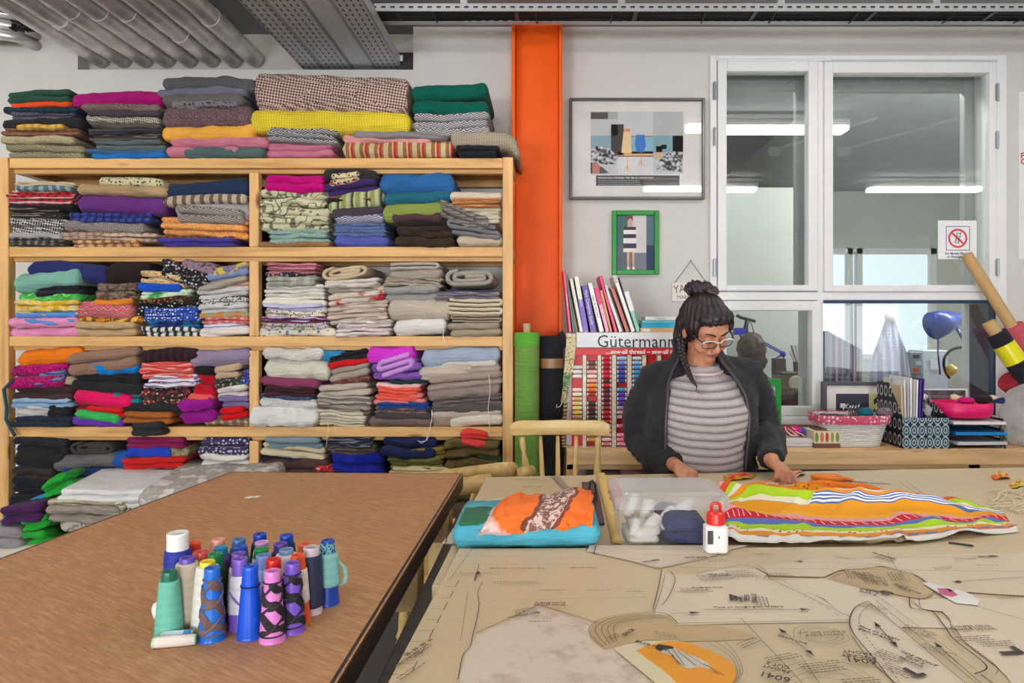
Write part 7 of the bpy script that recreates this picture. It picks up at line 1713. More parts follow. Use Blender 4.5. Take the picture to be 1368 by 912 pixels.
# magazine files
def geo():
    t = NT('geometric_print'); sx = t.n('ShaderNodeSeparateXYZ'); t.l(t.tc(), sx.inputs[0]); XX = t.math('ADD', sx.outputs[0], sx.outputs[1])
    u = t.math('SUBTRACT', t.math('FRACT', t.math('MULTIPLY', XX, 26)), .5); v = t.math('SUBTRACT', t.math('FRACT', t.math('MULTIPLY', sx.outputs[2], 17)), .5)
    r = t.math('SQRT', t.math('ADD', t.math('MULTIPLY', u, u), t.math('MULTIPLY', v, v)))
    c = t.ramp(r, [(0, lin((190,80,80))), (.05, lin((30,60,76))), (.16, lin((206,214,214))), (.22, lin((40,112,130))), (.34, lin((24,34,50))), (.42, lin((190,200,204))), (.50, lin((24,36,52)))], 'CONSTANT')
    t.color(c); t.b.inputs['Roughness'].default_value = .5; return t.m
GEO = geo()
def oval():
    t = NT('oval_print'); sx = t.n('ShaderNodeSeparateXYZ'); t.l(t.tc(), sx.inputs[0]); XX = t.math('ADD', sx.outputs[0], sx.outputs[1])
    u = t.math('SUBTRACT', t.math('FRACT', t.math('MULTIPLY', XX, 22)), .5); v = t.math('SUBTRACT', t.math('FRACT', t.math('MULTIPLY', sx.outputs[2], 13)), .5)
    r = t.math('SQRT', t.math('ADD', t.math('MULTIPLY', u, u), t.math('MULTIPLY', v, v)))
    t.color(t.ramp(r, [(0, lin((34,34,42))), (.24, lin((196,198,198))), (.36, lin((34,34,42)))], 'CONSTANT')); return t.m
OVAL = oval(); Ym = 3.36; km = Ym/FPX
def mag_file(x0, x1, ytop, label, side):
    a, b = (x0-VX)*km, (x1-VX)*km; z1 = CAMZ-(ytop-VY)*km; zf_ = CAMZ-(558-VY)*km; D = .26
    t = thing('magazine_file', label, 'magazine file', ((a+b)/2, Ym+D/2, BT), 'magazine files on the bench')
    mb = MB(); mb.box(a, b, Ym, Ym+.004, BT, zf_); obj('front_panel', mb, GEO, t)
    for x in (a, b-.004): mb = MB(); mb.prism([(x, Ym+.004, BT), (x, Ym+D, BT), (x, Ym+D, z1), (x, Ym+D*.55, z1), (x, Ym+.004, zf_)], (.004, 0, 0)); obj('side_panel', mb, OVAL, t, fixn=True)
    mb = MB(); mb.box(a+.004, b-.004, Ym+D-.004, Ym+D, BT, z1); obj('back_panel', mb, OVAL, t); mb = MB(); mb.box(a+.004, b-.004, Ym+.004, Ym+D-.004, BT, BT+.004); obj('bottom', mb, OVAL, t); return a, b
a, b = mag_file(1206, 1239, 514, 'tall patterned magazine file holding papers, left of two', 0)
for i, (c, h, th) in enumerate((((206,180,140),.30,.008),((226,224,222),.33,.006),((200,198,198),.31,.004),((232,230,228),.34,.007),((226,214,210),.32,.003),((236,234,234),.33,.006),((80,50,150),.325,.007),((70,44,130),.335,.004))):
    x = a+.008+i*.0142; mb = MB(); M_ = Matrix.Translation((x+.004, Ym+.13, BT+.006+h/2)) @ Matrix.Rotation(math.radians(-2+i*.7), 4, 'Y'); mb.obox(M_, th, .21, h)
    tag(obj('magazine', mb, mat(c, .5)), '%s in the left magazine file' % ('tan cardboard folder','white catalogue','thin grey booklet','tall white booklet','thin pale booklet','white magazine','dark violet magazine','slim violet booklet')[i], 'magazine', 'magazines in the files')
a, b = mag_file(1240, 1268, 540, 'patterned magazine file with drooping paper, right of two', 1)
mb = MB()
def droop(u, v): x = a+.01+u*.07; return Vector((x+.035*v*v, Ym+.04+.12*u+.02*v, BT+.16+.14*math.sin(math.pi*min(v*.75+.05, 1))*(1-.15*u)-.02*v))
mb = cloth_patch(droop, 8, 12, .001); tag(obj('paper_sheet', mb, mat((214,212,210), .6), smooth=True), 'grey white paper sheet drooping from the right magazine file', 'paper')
def fan(u, v): q0, q1 = P(1188, 505, 3.52), P(1245, 545, 3.50); return Vector((q0.x+(q1.x-q0.x)*u, 3.50+.02*v, q0.z+(q1.z-q0.z)*u-(.13-.06*u)*v+.012*math.sin(u*3)))
tag(obj('paper_sheet', cloth_patch(fan, 8, 8, .001), mat((204,202,202), .6), smooth=True), 'pale plastic sleeve leaning over the left magazine file', 'paper')
# small white card stand + figurine behind the trays
t = thing('card_stand', 'white edged picture card leaning behind the letter trays', 'card', P(1265, 520, 3.72)); a, b = P(1232, 600, 3.72), P(1292, 519, 3.72)
mb = MB(); mb.box(a.x, b.x, 3.72, 3.726, BT, b.z); obj('card', mb, fab('check', (110,100,104), (84,76,80), (150,140,144), .5), t)
mb = MB(); mb.box(b.x-.010, b.x, 3.716, 3.7199, BT, b.z); mb.box(a.x, b.x-.010, 3.716, 3.7199, b.z-.008, b.z); obj('white_edge', mb, WHITE, t)
t = thing('figurine', 'small white ornamental figure standing on the letter trays', 'figurine', P(1259, 545, 3.5))
# letter trays
Yt = 3.37; kt = Yt/FPX; a, b = (1268-VX)*kt, (1344-VX)*kt; BLK2 = mat((44,42,50), .4)
t = thing('letter_tray', 'three tier black letter tray with papers on the bench', 'letter tray', ((a+b)/2, Yt+.15, BT)); DT = .28
for i, py in enumerate((595, 582, 568)):
    z = CAMZ-(py-VY)*kt; mb = MB(); mb.box(a, b, Yt, Yt+DT, z, z+.003); mb.box(a, a+.003, Yt+.02, Yt+DT, z+.003, z+.03); mb.box(b-.003, b, Yt+.02, Yt+DT, z+.003, z+.03); mb.box(a+.003, b-.003, Yt+DT-.003, Yt+DT, z+.003, z+.03); obj('tray', mb, BLK2, t)
    c = ((196,196,206),(16,130,206),(220,218,220))[i]
    mb = MB(); M_ = Matrix.Translation(((a+b)/2+.012, Yt+.12, z+.012)) @ Matrix.Rotation(math.radians(3-3*i), 4, 'Z'); mb.obox(M_, b-a-.03, .26, .014)
    tag(obj('document', mb, mat(c, .45)), ('grey papers in the lowest letter tray','bright blue folder in the middle letter tray','white papers in the top letter tray')[i], 'papers', 'papers in the letter trays')
mb = MB()
for x in (a+.004, b-.004):
    for y in (Yt+.03, Yt+DT-.01): mb.tube([(x, y, BT), (x, y, CAMZ-(568-VY)*kt)], .004, 6)
    mb.tube([(x-.006, Yt-.01, BT+.002), (x+.004, Yt+.03, BT+.03)], .004, 6)
obj('riser', mb, BLK2, t)
ztray = CAMZ-(568-VY)*kt+.032
# figurine on the trays' left edge
tf = bpy.data.objects['figurine']; x = a+.0; mb = MB()
q = P(1259, 560, 3.47); mb.lathe([(.016, BT+.0),(.018, BT+.01),(.012, BT+.10),(.017, BT+.16),(.014, BT+.19)], 12, (q.x, 3.66, 0)); mb.ball((q.x, 3.66, BT+.215), .025, 12, 8); mb.tube([(q.x-.03, 3.66, BT+.15), (q.x-.012, 3.66, BT+.18), (q.x+.012, 3.66, BT+.18), (q.x+.032, 3.66, BT+.14)], .008, 8); mb.ball((q.x+.012, 3.652, BT+.225), .016, 8, 6)
tf.location = (q.x, 3.66, BT); obj('body', mb, mat((226,222,224), .4), tf, smooth=True)
# pink basket
t = thing('pink_basket', 'bright pink shallow basket of scraps on top of the letter trays', 'basket', ((a+b)/2-.02, Yt+.13, ztray))
cxp, cyp = (1303-VX)*kt, Yt+.12; PK = mat((226,20,104), .35, bump=.4, bs=240)
def ovp(w_, d, z, n=36): return [(cxp+w_*math.copysign(abs(math.cos(i*2*math.pi/n))**.7, math.cos(i*2*math.pi/n)), cyp+d*math.copysign(abs(math.sin(i*2*math.pi/n))**.7, math.sin(i*2*math.pi/n)), z) for i in range(n)]
zp = CAMZ-(540-VY)*kt
mb = shell([ovp(.118,.105,ztray), ovp(.13,.118,ztray+.014), ovp(.135,.122,zp), ovp(.128,.115,zp+.002), ovp(.120,.108,ztray+.012)]); obj('basket_body', mb, PK, t, smooth=True)
for i, (px, py, r_, c, d) in enumerate(((1290,533,.040,(206,10,110),'magenta scrap'),(1313,532,.044,(44,34,38),'black scrap'),(1326,537,.030,(226,206,180),'cream scrap'),(1337,541,.026,(40,50,110),'navy scrap'),(1310,542,.030,(236,140,170),'rose scrap'),(1277,539,.028,(230,206,170),'pale cream scrap'))):
    c_ = P(px, py, Yt+.09+.02*(i % 3)); c_.z = zp+.008+.006*(i % 3); mb = MB(); mb.ball(c_, (r_, r_*.8, r_*.5), 14, 9); mb.v = [v+Vector((noise.noise(v*40), noise.noise(v*40+Vector((9,0,0))), noise.noise(v*40+Vector((0,9,0)))))*.012 for v in mb.v]
    tag(obj('fabric_scrap', mb, fab('plain', c), smooth=True), d+' crumpled in the pink basket', 'fabric scrap', 'scraps in the pink basket')
# rolls leaning in the right corner
def lean_roll(p0, p1, r, m, label, parts, Yoff=0):
    t = thing('fabric_roll', label, 'fabric roll', p1, 'rolls leaning in the right corner'); d = p1-p0
    for (f0, f1, rr, mm, nm) in parts:
        A, B = p0+d*f0, p0+d*f1; mb = MB(); mb.tube([A, A+(B-A)*.004, A+(B-A)*.5, B], [rr*.96, rr, rr*1.01, rr], 20); obj(nm, mb, mm, t, smooth=False)
    return t
CB = mat((196,158,106), .75, var=.05, vs=20)
p0 = P(1291, 340, 3.80); p1 = P(1440, 580, 3.74); p1.z = BT+.03; lean_roll(p0, p1, 0, None, 'long bare cardboard tube with pink cloth leaning against the window', [(0,.45,.031,CB,'cardboard_core'), (.41,1,.058,fab('plain', (206,92,106)),'pink_cloth')])
p0 = P(1320, 430, 3.56); p1 = P(1425, 600, 3.46); p1.z = BT+.05; lean_roll(p0, p1, 0, None, 'black cloth roll with shiny yellow tape leaning in the right corner', [(0,.14,.032,CB,'cardboard_core'), (.10,1,.052,fab('plain', (40,36,44)),'black_cloth'), (.20,.36,.0532,mat((232,222,30), .2, coat=.5),'yellow_tape')])
p0 = P(1346, 508, 3.56); p1 = P(1430, 585, 3.66); p1.z = BT+.06; lean_roll(p0, p1, 0, None, 'short dark red cloth roll below the black one', [(0,1,.055,fab('plain', (170,40,56)),'red_cloth')])
# plastic bag
t = thing('plastic_bag', 'crumpled clear plastic bag at the right end of the bench', 'bag', P(1372, 590, 3.42)); c_ = P(1378, 556, 3.44)
mb = MB(); mb.ball(c_, (.15, .10, .15), 28, 20); mb.v = [v+(v-c_).normalized()*(.028*noise.noise(v*14)+.014*abs(noise.noise(v*38))) for v in mb.v]
for v in mb.v: v.z = max(v.z, BT+.002)
obj('film', mb, clearplastic((224,224,226), .40), t, smooth=False)
t = thing('thread_tin', 'small green tin with red lid behind the letter trays', 'tin', P(1350, 595, 3.6)); q = P(1352, 590, 3.62)
mb = MB(); mb.lathe([(.035, BT), (.035, BT+.06)], 18, (q.x, 3.66, 0)); obj('tin_body', mb, mat((40,130,80), .4), t, smooth=False); mb = MB(); mb.lathe([(.0365, BT+.06), (.0365, BT+.075)], 18, (q.x, 3.66, 0)); obj('tin_lid', mb, mat((196,30,40), .4), t)
# ---------------------------------------------------------------- beyond the window
FYB = 4.55; kF = FYB/FPX; fz0 = CAMZ-(556-VY)*kF
t = thing('far_bench', 'grey work bench in the room beyond the window', 'bench', (2.2, 4.9, 0))
mb = MB(); mb.box(1.66, 3.6, 4.36, 5.25, fz0-.04, fz0); obj('bench_top', mb, mat((120,116,112), .5), t)
for x in (1.75, 3.5):
    for y in (4.42, 5.2): mb = MB(); mb.box(x-.03, x+.03, y-.03, y+.03, 0, fz0-.04); obj('leg', mb, STEEL, t)
def fp(px, py, Y=FYB): return P(px, py, Y)
t = thing('desk_lamp', 'blue desk lamp standing on the bench beyond the lower right pane', 'lamp', fp(1310, 550, 4.62)); BLU = mat((52,84,176), .3, coat=.4)
A, B = fp(1282, 424, 4.62), fp(1250, 434, 4.58); d = (B-A).normalized()
mb = MB(); mb.tube([A-d*.02, A, A+d*.05, A+d*.06, A+d*.14, B+d*.02], [.022,.034,.036,.06,.085,.095], 22); obj('lamp_shade', mb, BLU, t, smooth=True)
mb = MB(); e1 = fp(1277, 437, 4.62); e2 = fp(1297, 470, 4.62); e3 = fp(1300, 545, 4.66); e3.z = fz0+.02; mb.tube([e1, e2], .011, 8); mb.tube([e2, e3], .011, 8); mb.ball(e2, .02); obj('arm', mb, BLU, t, smooth=True)
mb = MB(); mb.tube([fp(1254,440,4.6), fp(1253,470,4.6), fp(1256,500,4.6)], .006, 8); mb.tube([fp(1282,432,4.6), fp(1288,436,4.6), fp(1284,440,4.6), fp(1279,437,4.6)], .003, 6); obj('cord', mb, BLU, t, smooth=True)
mb = MB(); mb.lathe([(.09, fz0), (.09, fz0+.015), (.03, fz0+.03)], 22, (e3.x, e3.y, 0)); obj('base', mb, BLU, t, smooth=False)
t = thing('ear_defenders', 'yellow and black ear defenders hanging on the desk lamp', 'ear defenders', fp(1283, 490, 4.50)); c_ = fp(1283, 487, 4.50); kk2 = 4.56/FPX
mb = MB(); mb.tube([c_+Vector((22*kk2*math.cos(a), .005*math.sin(a*3), 23*kk2*math.sin(a))) for a in [math.radians(-50+i*280/24) for i in range(25)]], .010, 10, flat=.6); obj('headband', mb, mat((30,28,32), .4), t, smooth=True)
for px, s_ in ((1271, -1), (1294, 1)):
    q = fp(px, 494, 4.49); M_ = Matrix.Rotation(math.radians(90-s_*35), 4, 'X') @ Matrix.Rotation(math.radians(s_*30), 4, 'Y'); mb = MB(); mb.ball(q, (.035, .05, .03), 14, 10); obj('ear_cup', mb, mat((222,176,60) if s_ < 0 else (60,40,40), .35), t, smooth=True)
    mb = MB(); mb.ball(q+Vector((s_*.012, -.012, 0)), (.026, .034, .04), 14, 10); obj('cushion', mb, mat((196,170,60), .4), t, smooth=True)
t = thing('radio_unit', 'grey electrical unit with dials seen through the lower right pane', 'device', fp(1224, 500, 4.7)); a, b = fp(1216, 500, 4.7), fp(1232, 470, 4.7)
mb = MB(); mb.box(a.x, b.x, 4.7, 4.8, a.z, b.z); obj('housing', mb, mat((150,160,164), .4), t, bevel=.004)
for (px, py, c) in ((1224,476,(60,66,80)),(1227,485,(206,210,220)),(1224,494,(206,70,60))): q = fp(px, py, 4.695); mb = MB(); mb.box(q.x-.02, q.x+.02, 4.69, 4.7, q.z-.012, q.z+.012); obj('dial', mb, mat(c, .4), t)
a0 = a; t2 = thing('equipment_box', 'white equipment box under and beside the grey unit beyond the pane', 'box', fp(1245, 500, 4.75)); a, b = fp(1233, 505, 4.75), fp(1266, 468, 4.75); mb = MB(); mb.box(a.x, b.x, 4.75, 4.95, fz0+.001, b.z); obj('carton', mb, mat((200,212,226), .4), t2, bevel=.004); a1, b1 = fp(1243, 494, 4.745), fp(1256, 480, 4.745); mb = MB(); mb.box(a1.x, b1.x, 4.745, 4.7495, a1.z, b1.z); obj('paper_label', mb, mat((232,236,240), .5), t2)
mb = MB(); mb.box(a0.x-.01, fp(1232,0,4.7).x+.004, 4.7, 4.82, fz0+.001, a0.z-.0005); tag(obj('stand', mb, mat((110,120,130), .5)), 'plain grey stand carrying the grey electrical unit', 'stand')
t = thing('wrapped_stand', 'white pleated cloth on a small stand beyond the lower right pane', 'cloth', fp(1195, 500, 4.66)); q = fp(1193, 470, 4.66); mb = MB(); vs = []; n = 48; prof = [(fp(0,428,4.66).z, .03), (fp(0,440,4.66).z, .045), (fp(0,455,4.66).z, .07), (fp(0,475,4.66).z, .10), (fp(0,500,4.66).z, .115), (fz0+.002, .12)]
for z, r_ in prof:
    for i in range(n): a = i*2*math.pi/n; rr = r_*(1+.12*math.sin(a*12)); vs.append((q.x+rr*math.cos(a), 4.70+rr*.8*math.sin(a), z))
mb.add(vs, [(j*n+i, j*n+(i+1) % n, (j+1)*n+(i+1) % n, (j+1)*n+i) for j in range(len(prof)-1) for i in range(n)]+[tuple(range(n))]); obj('pleated_cloth', mb, fab('vbars', (216,216,232), (170,170,206)), t, smooth=True)
mb = MB(); mb.ball((q.x, 4.70, fp(0,424,4.66).z), (.035,.03,.04)); obj('cap', mb, mat((226,220,220), .6), t, smooth=True)
for i in range(12):
    px = 1104+i*4.0; h = 442+i*2.2; a = fp(px, h, 4.9); mb = MB(); mb.box(a.x, a.x+3.6*4.9/FPX, 4.9, 5.1, fz0+.12, a.z); tag(obj('file_box', mb, mat(((96,110,120),(150,120,140),(70,80,96),(170,150,160),(110,84,96),(130,140,150))[i % 6], .5)), 'upright file number %s from the left beyond the lower right pane' % ('one','two','three','four','five','six','seven','eight','nine','ten','eleven','twelve')[i], 'file', 'row of files beyond the window')
mb = MB(); a, b = fp(1103, 0, 4.9), fp(1155, 0, 4.9); mb.box(a.x-.02, b.x+.02, 4.88, 5.15, fz0+.10, fz0+.1195); 
for x in (a.x, b.x): mb.box(x-.02, x, 4.9, 5.1, fz0+.001, fz0+.10)
tag(obj('file_rack', mb, mat((90,84,90), .5)), 'low rack carrying the row of files beyond the pane', 'rack')
# things beyond the lower left pane
t = thing('tape_player', 'black tape player with round speaker beyond the lower left pane', 'radio', fp(1060, 520, 4.55)); a, b = fp(1043, 520, 4.55), fp(1078, 497, 4.55)
mb = MB(); mb.box(a.x, b.x, 4.55, 4.68, fz0+.19, b.z+.0); obj('housing', mb, mat((38,38,42), .4), t, bevel=.006); q = fp(1063.5, 511, 4.548); mb = MB(); mb.lathe([(.045,0),(.05,.004),(.04,.008),(.015,.004),(.012,.008)], 22, q, Matrix.Rotation(math.pi/2, 4, 'X')); obj('speaker', mb, mat((206,202,194), .4), t, smooth=False)
mb = MB(); mb.box(a.x-.06, b.x+.1, 4.53, 4.75, fz0+.001, fz0+.1895); tag(obj('tool_case', mb, mat((60,58,66), .5)), 'dark case under the tape player', 'case')
t = thing('tool_pot', 'pot of brushes and tools beyond the lower left pane', 'pot', fp(1068, 496, 4.62)); q = fp(1070, 496, 4.62); zz_ = fp(0, 497, 4.62).z; mb = MB(); mb.lathe([(.04, zz_-.0), (.045, zz_+.07)], 16, (q.x, 4.64, 0)); obj('pot', mb, mat((90,80,76), .4), t)
for i in range(11):
    a = R.uniform(0, 6.28); l = R.uniform(.10, .20); c = ((206,190,90),(180,30,40),(206,206,210),(120,80,50),(200,200,206))[i % 5]; mb = MB(); mb.tube([(q.x+.015*math.cos(a), 4.64+.015*math.sin(a), zz_+.02), (q.x+.07*math.cos(a), 4.64+.05*math.sin(a), zz_+l)], .007, 6); obj('tool', mb, mat(c, .4), t)
mb = MB(); M_ = Matrix.Translation(fp(1050, 487, 4.75)); mb.box(fp(1037,0,4.75).x, fp(1050,0,4.75).x, 4.75, 4.85, fz0+.001, fp(0,479,4.75).z); tag(obj('carton', mb, mat((96,80,70), .7)), 'brown carton behind the tape player', 'box')
t = thing('anglepoise_lamp', 'thin bright blue lamp arm beyond the lower left pane', 'lamp', fp(1000, 520, 4.7)); BL2 = mat((40,50,190), .35)
j0, j1, j2 = fp(1060, 520, 5.0), fp(1014, 456, 5.02), fp(1046, 473, 5.0); j0.z = fz0+.02; j0.x = 1.80
for off in (0, .014): mb = MB(); mb.tube([j1+Vector((0,0,off)), j2+Vector((0,0,off))], .005, 6); obj('arm', mb, BL2, t)
mb = MB(); mb.tube([j0, j2], .006, 6); obj('arm', mb, BL2, t); mb = MB(); mb.ball(j2, .022); mb.ball(j1, .018); obj('joint', mb, BL2, t, smooth=True); mb = MB(); mb.tube([j2, fp(1032, 481, 5.0)], .006, 6); obj('arm', mb, BL2, t)
mb = MB(); mb.lathe([(.08, fz0), (.08, fz0+.015), (.02, fz0+.025)], 20, (j0.x, 5.0, 0)); obj('base', mb, BL2, t); mb = MB(); mb.box(fp(980,0,5.0).x, fp(996,0,5.0).x, 4.98, 5.02, fp(0,447,5.0).z, fp(0,438,5.0).z); mb.tube([fp(988,445,5.0), fp(992,456,5.01), j1], .008, 6); obj('lamp_head', mb, BL2, t)
t = thing('bicycle', 'black bicycle handlebar with cables beyond the window behind her head', 'bicycle', fp(990, 470, 5.0)); YB2 = 5.22
def bq(px, py): return fp(px, py, YB2)
mb = MB(); mb.tube([bq(984,421), bq(990,424), bq(998,426), bq(1009,429)], .012, 8); mb.tube([bq(998,427), bq(997,440), bq(998,470)], .016, 8); obj('handlebar', mb, BLK, t, smooth=True)
mb = MB(); mb.tube([bq(998,428), bq(1004,432), bq(1007,444), bq(1003,462)], .004, 6); mb.tube([bq(996,428), bq(993,440), bq(996,460)], .004, 6); mb.tube([bq(1000,427), bq(999,440), bq(1001,462)], .004, 6); stuff(obj('brake_cable', mb, BLK, t))
mb = MB(); q = bq(998, 470); wc_ = Vector((q.x-.12, 5.22, .34)); mb.tube([q, (q.x-.02, 5.22, .80), (q.x-.12, 5.22, .34)], .018, 8); obj('fork', mb, mat((60,64,70), .3, metal=.6), t, smooth=True)
mb = MB(); mb.tube([wc_+Vector((.32*math.cos(i*2*math.pi/36), 0, .32*math.sin(i*2*math.pi/36))) for i in range(37)], .02, 8); obj('wheel', mb, BLK, t, smooth=True)
# ---------------------------------------------------------------- the woman at the table
SKIN = NT('skin'); n_ = SKIN.noise(14., None, 3)
SKIN.color(SKIN.ramp(n_, [(.3, lin((188,126,98))), (.7, lin((206,146,116)))])); SKIN.b.inputs['Roughness'].default_value = .5
SKIN.b.inputs['Subsurface Weight'].default_value = .12; SKIN.b.inputs['Subsurface Radius'].default_value = (.01, .004, .002); SKIN = SKIN.m
def hair_mat(c, name='hair'):
    t = NT(name); v = t.mapped((220, 220, 16)); nz = t.noise(1., v, 3)
    L = lin(c); t.color(t.ramp(nz, [(.3, sc4(L, .6)), (.7, sc4(L, 1.9))])); t.b.inputs['Roughness'].default_value = .42; t.bump(nz, .5, .003); return t.m
HAIR = hair_mat((36,25,28))
pr = thing('person', 'woman with glasses and tied up dark hair in black fleece, working at the table', 'person', (.59, 2.6, 0))
HC = Vector((.594, 2.56, 1.446)); HM = Matrix.Translation(HC) @ Matrix.Rotation(math.radians(15), 4, 'Z') @ Matrix.Rotation(math.radians(-6), 4, 'Y') @ Matrix.Rotation(math.radians(32), 4, 'X')
HR = HM.to_3x3().to_4x4()
def H(x, y, z): return HM @ Vector((x, y, z))
def chain(mb, pts, rs, n=14):
    mb.tube(pts, rs, n)
    for p, r in ((pts[0], rs[0]), (pts[-1], rs[-1])):
        rr = r if not isinstance(r, tuple) else min(r); mb.ball(p, rr*.98, 12, 8)
def loft(mb, rings, n=36):
    vs = []
    for z, cx_, cy_, rx, ry in rings:
        for i in range(n): a = i*2*math.pi/n; vs.append((cx_+rx*math.copysign(abs(math.cos(a))**.85, math.cos(a)), cy_+ry*math.copysign(abs(math.sin(a))**.9, math.sin(a)), z))
    m_ = len(rings); mb.add(vs, [(j*n+i, j*n+(i+1) % n, (j+1)*n+(i+1) % n, (j+1)*n+i) for j in range(m_-1) for i in range(n)]+[tuple(range(n-1, -1, -1)), tuple((m_-1)*n+i for i in range(n))])
def add_hand(mb, W, fwd, up, curls, thumb_side, s=1.0, thumb=(.55, .75, -.30), spread=.12, tc=.35):
    fwd = Vector(fwd).normalized(); up = Vector(up); up = (up-fwd*up.dot(fwd)).normalized(); side = fwd.cross(up)*thumb_side
    W = Vector(W); K = W+fwd*.080*s
    mb.tube([W-fwd*.02, W+fwd*.012*s, W+fwd*.045*s, W+fwd*.078*s, W+fwd*.088*s], [(.021*s,.025*s),(.018*s,.026*s),(.016*s,.036*s),(.0125*s,.038*s),(.009*s,.034*s)], 16, up=up)
    mb.ball(W+fwd*.03*s+side*.020*s-up*.008*s, (.018*s,)*3, 10, 8)
    for i, (L, o) in enumerate(((.070, .028), (.078, .0095), (.073, -.0095), (.056, -.027))):
        b = K+side*o*s-up*.001; d = (fwd+side*(1.5-i)*spread).normalized(); pts = [b-d*.02*s, b]; rr = [.0098*s, .0100*s]; ax = side
        for sg, (f, c) in enumerate(zip((.46, .30, .24), curls[i])):
            a = math.radians(c); u_ = d.cross(ax)*thumb_side; u_ = up if sg == 0 else u_
            u_ = (up-d*up.dot(d)); u_ = u_.normalized() if u_.length > 1e-4 else fwd
            # rotate d towards the palm about the side axis
            d = (Matrix.Rotation(-a*thumb_side, 3, ax*1.0) @ d).normalized() if (Matrix.Rotation(-a*thumb_side, 3, ax) @ fwd).dot(up) < 0 else (Matrix.Rotation(a*thumb_side, 3, ax) @ d).normalized()
            q = pts[-1]+d*L*f*s; pts += [pts[-1]*.5+q*.5, q]; r = (.0092, .0084, .0074)[sg]*s; rr += [r*.96, r]
        mb.tube(pts, rr, 10); mb.ball(pts[-1], rr[-1]*.98, 10, 7)
    tb_ = W+fwd*.028*s+side*.028*s; d1 = (fwd*thumb[0]+side*thumb[1]+up*thumb[2]).normalized(); p1 = tb_+d1*.034*s; d2 = (d1+fwd*tc-side*tc*.6-up*tc*.5).normalized(); p2 = p1+d2*.028*s
    mb.tube([W+fwd*.012*s+side*.012*s, tb_, p1, (p1+p2)/2, p2], [.014*s, .0135*s, .0108*s, .0102*s, .0085*s], 10); mb.ball(p2, .0084*s, 10, 7)
mb = MB()
# head
mb.ball(H(0, .012, .018), (.074,.092,.098), 28, 20, HR); mb.ball(H(0, -.028, -.050), (.056,.056,.062), 20, 14, HR); mb.ball(H(0, -.066, -.088), (.027,.022,.020), 14, 10, HR)
mb.ball(H(0, -.050, .030), (.062,.042,.050), 20, 14, HR)
for s_ in (-1, 1):
    mb.ball(H(s_*.037, -.058, -.028), (.030,.030,.032), 14, 10, HR); mb.ball(H(s_*.031, -.079, .008), (.015,.0125,.0115), 12, 8, HR)
    mb.tube([H(s_*.010, -.091, .030), H(s_*.030, -.090, .036), H(s_*.052, -.074, .030)], [.007,.008,.006], 8)
    mb.ball(H(s_*.0765, .010, -.008), (.008,.018,.030), 10, 8, HR); mb.ball(H(s_*.0095, -.103, -.031), (.0085,.010,.008), 8, 6, HR)
    mb.ball(H(s_*.040, -.030, -.060), (.022,.034,.036), 12, 8, HR)
mb.tube([H(0, -.086, .026), H(0, -.094, .004), H(0, -.107, -.018), H(0, -.111, -.026)], [.007,.0075,.0095,.0115], 10); mb.ball(H(0, -.111, -.027), (.0115,.010,.010), 10, 8, HR)
mb.ball(H(0, -.083, -.055), (.025,.014,.014), 12, 8, HR)
# neck, trunk, arms, legs
mb.tube([(.588, 2.635, 1.24), (.586, 2.615, 1.31), (.590, 2.585, 1.375), H(0, .012, -.045)], [.072,.058,.055,.055], 18)
loft(mb, [(.74,.585,2.64,.165,.125),(.86,.585,2.625,.170,.130),(.95,.585,2.61,.160,.135),(1.05,.585,2.60,.155,.130),(1.13,.587,2.59,.165,.135),(1.21,.59,2.605,.170,.10),(1.26,.59,2.615,.150,.085),(1.30,.588,2.625,.085,.07)])
AR = [(.50,2.62,1.265),(.42,2.625,1.245),(.382,2.66,1.15),(.365,2.70,1.05),(.372,2.685,1.005),(.405,2.58,.972),(.446,2.475,.963),(.462,2.435,.960)]
AL = [(.69,2.62,1.275),(.765,2.625,1.262),(.815,2.65,1.17),(.852,2.68,1.09),(.855,2.665,1.048),(.832,2.54,1.020),(.795,2.42,.996),(.785,2.375,.986)]
for A in (AR, AL): chain(mb, [Vector(p) for p in A], [.050,.052,.048,.044,.042,.036,.028,.025])
add_hand(mb, (.465,2.430,.961), (.42,-.80,-.16), (.10,.05,1), [(62,70,40),(66,72,42),(70,74,44),(74,76,44)], 1, .92, (.75,.45,-.15))
add_hand(mb, (.786,2.378,.986), (.16,-.78,-.20), (.30,-.10,.90), [(34,36,20),(40,46,26),(46,54,30),(52,60,36)], -1, 1.06, (.30,.62,-.66), .13, .5)
for s_, x in ((-1, .485), (1, .685)): mb.tube([(x, 2.64, .80), (x, 2.645, .66), (x+s_*.005, 2.64, .46), (x+s_*.008, 2.655, .30), (x+s_*.01, 2.665, .085)], [.092,.085,.058,.056,.042], 16); mb.ball((x+s_*.012, 2.62, .05), (.042,.11,.045), 14, 10)
body = bake('body', mb, SKIN, pr, .0045, 4, None, None, .45)
# face details
def hz(pts, r, name, m_, n=6, flat=1.0, par=None): mb = MB(); mb.tube([H(*p) for p in pts], r, n, flat=flat); return obj(name, mb, m_, par or pr, smooth=True)
LASH = mat((30,22,22), .6); BROW = mat((44,30,28), .8)
for s_ in (-1, 1):
    hz([(s_*.016,-.0905,.006),(s_*.024,-.0930,.002),(s_*.033,-.0925,.0005),(s_*.042,-.0865,.003),(s_*.048,-.080,.006)], [.0008,.0014,.0017,.0014,.0008], 'eyelash', LASH)
    hz([(s_*.011,-.0975,.030),(s_*.022,-.0985,.0365),(s_*.035,-.0945,.0395),(s_*.050,-.0830,.036)], [.0022,.0030,.0028,.0012], 'eyebrow', BROW)
LIP = mat((150,84,80), .4)
hz([(-.022,-.0905,-.0545),(-.010,-.0975,-.0515),(0,-.0980,-.053),(.010,-.0975,-.0515),(.022,-.0905,-.0545)], [.001,.0034,.0032,.0034,.001], 'lip', LIP)
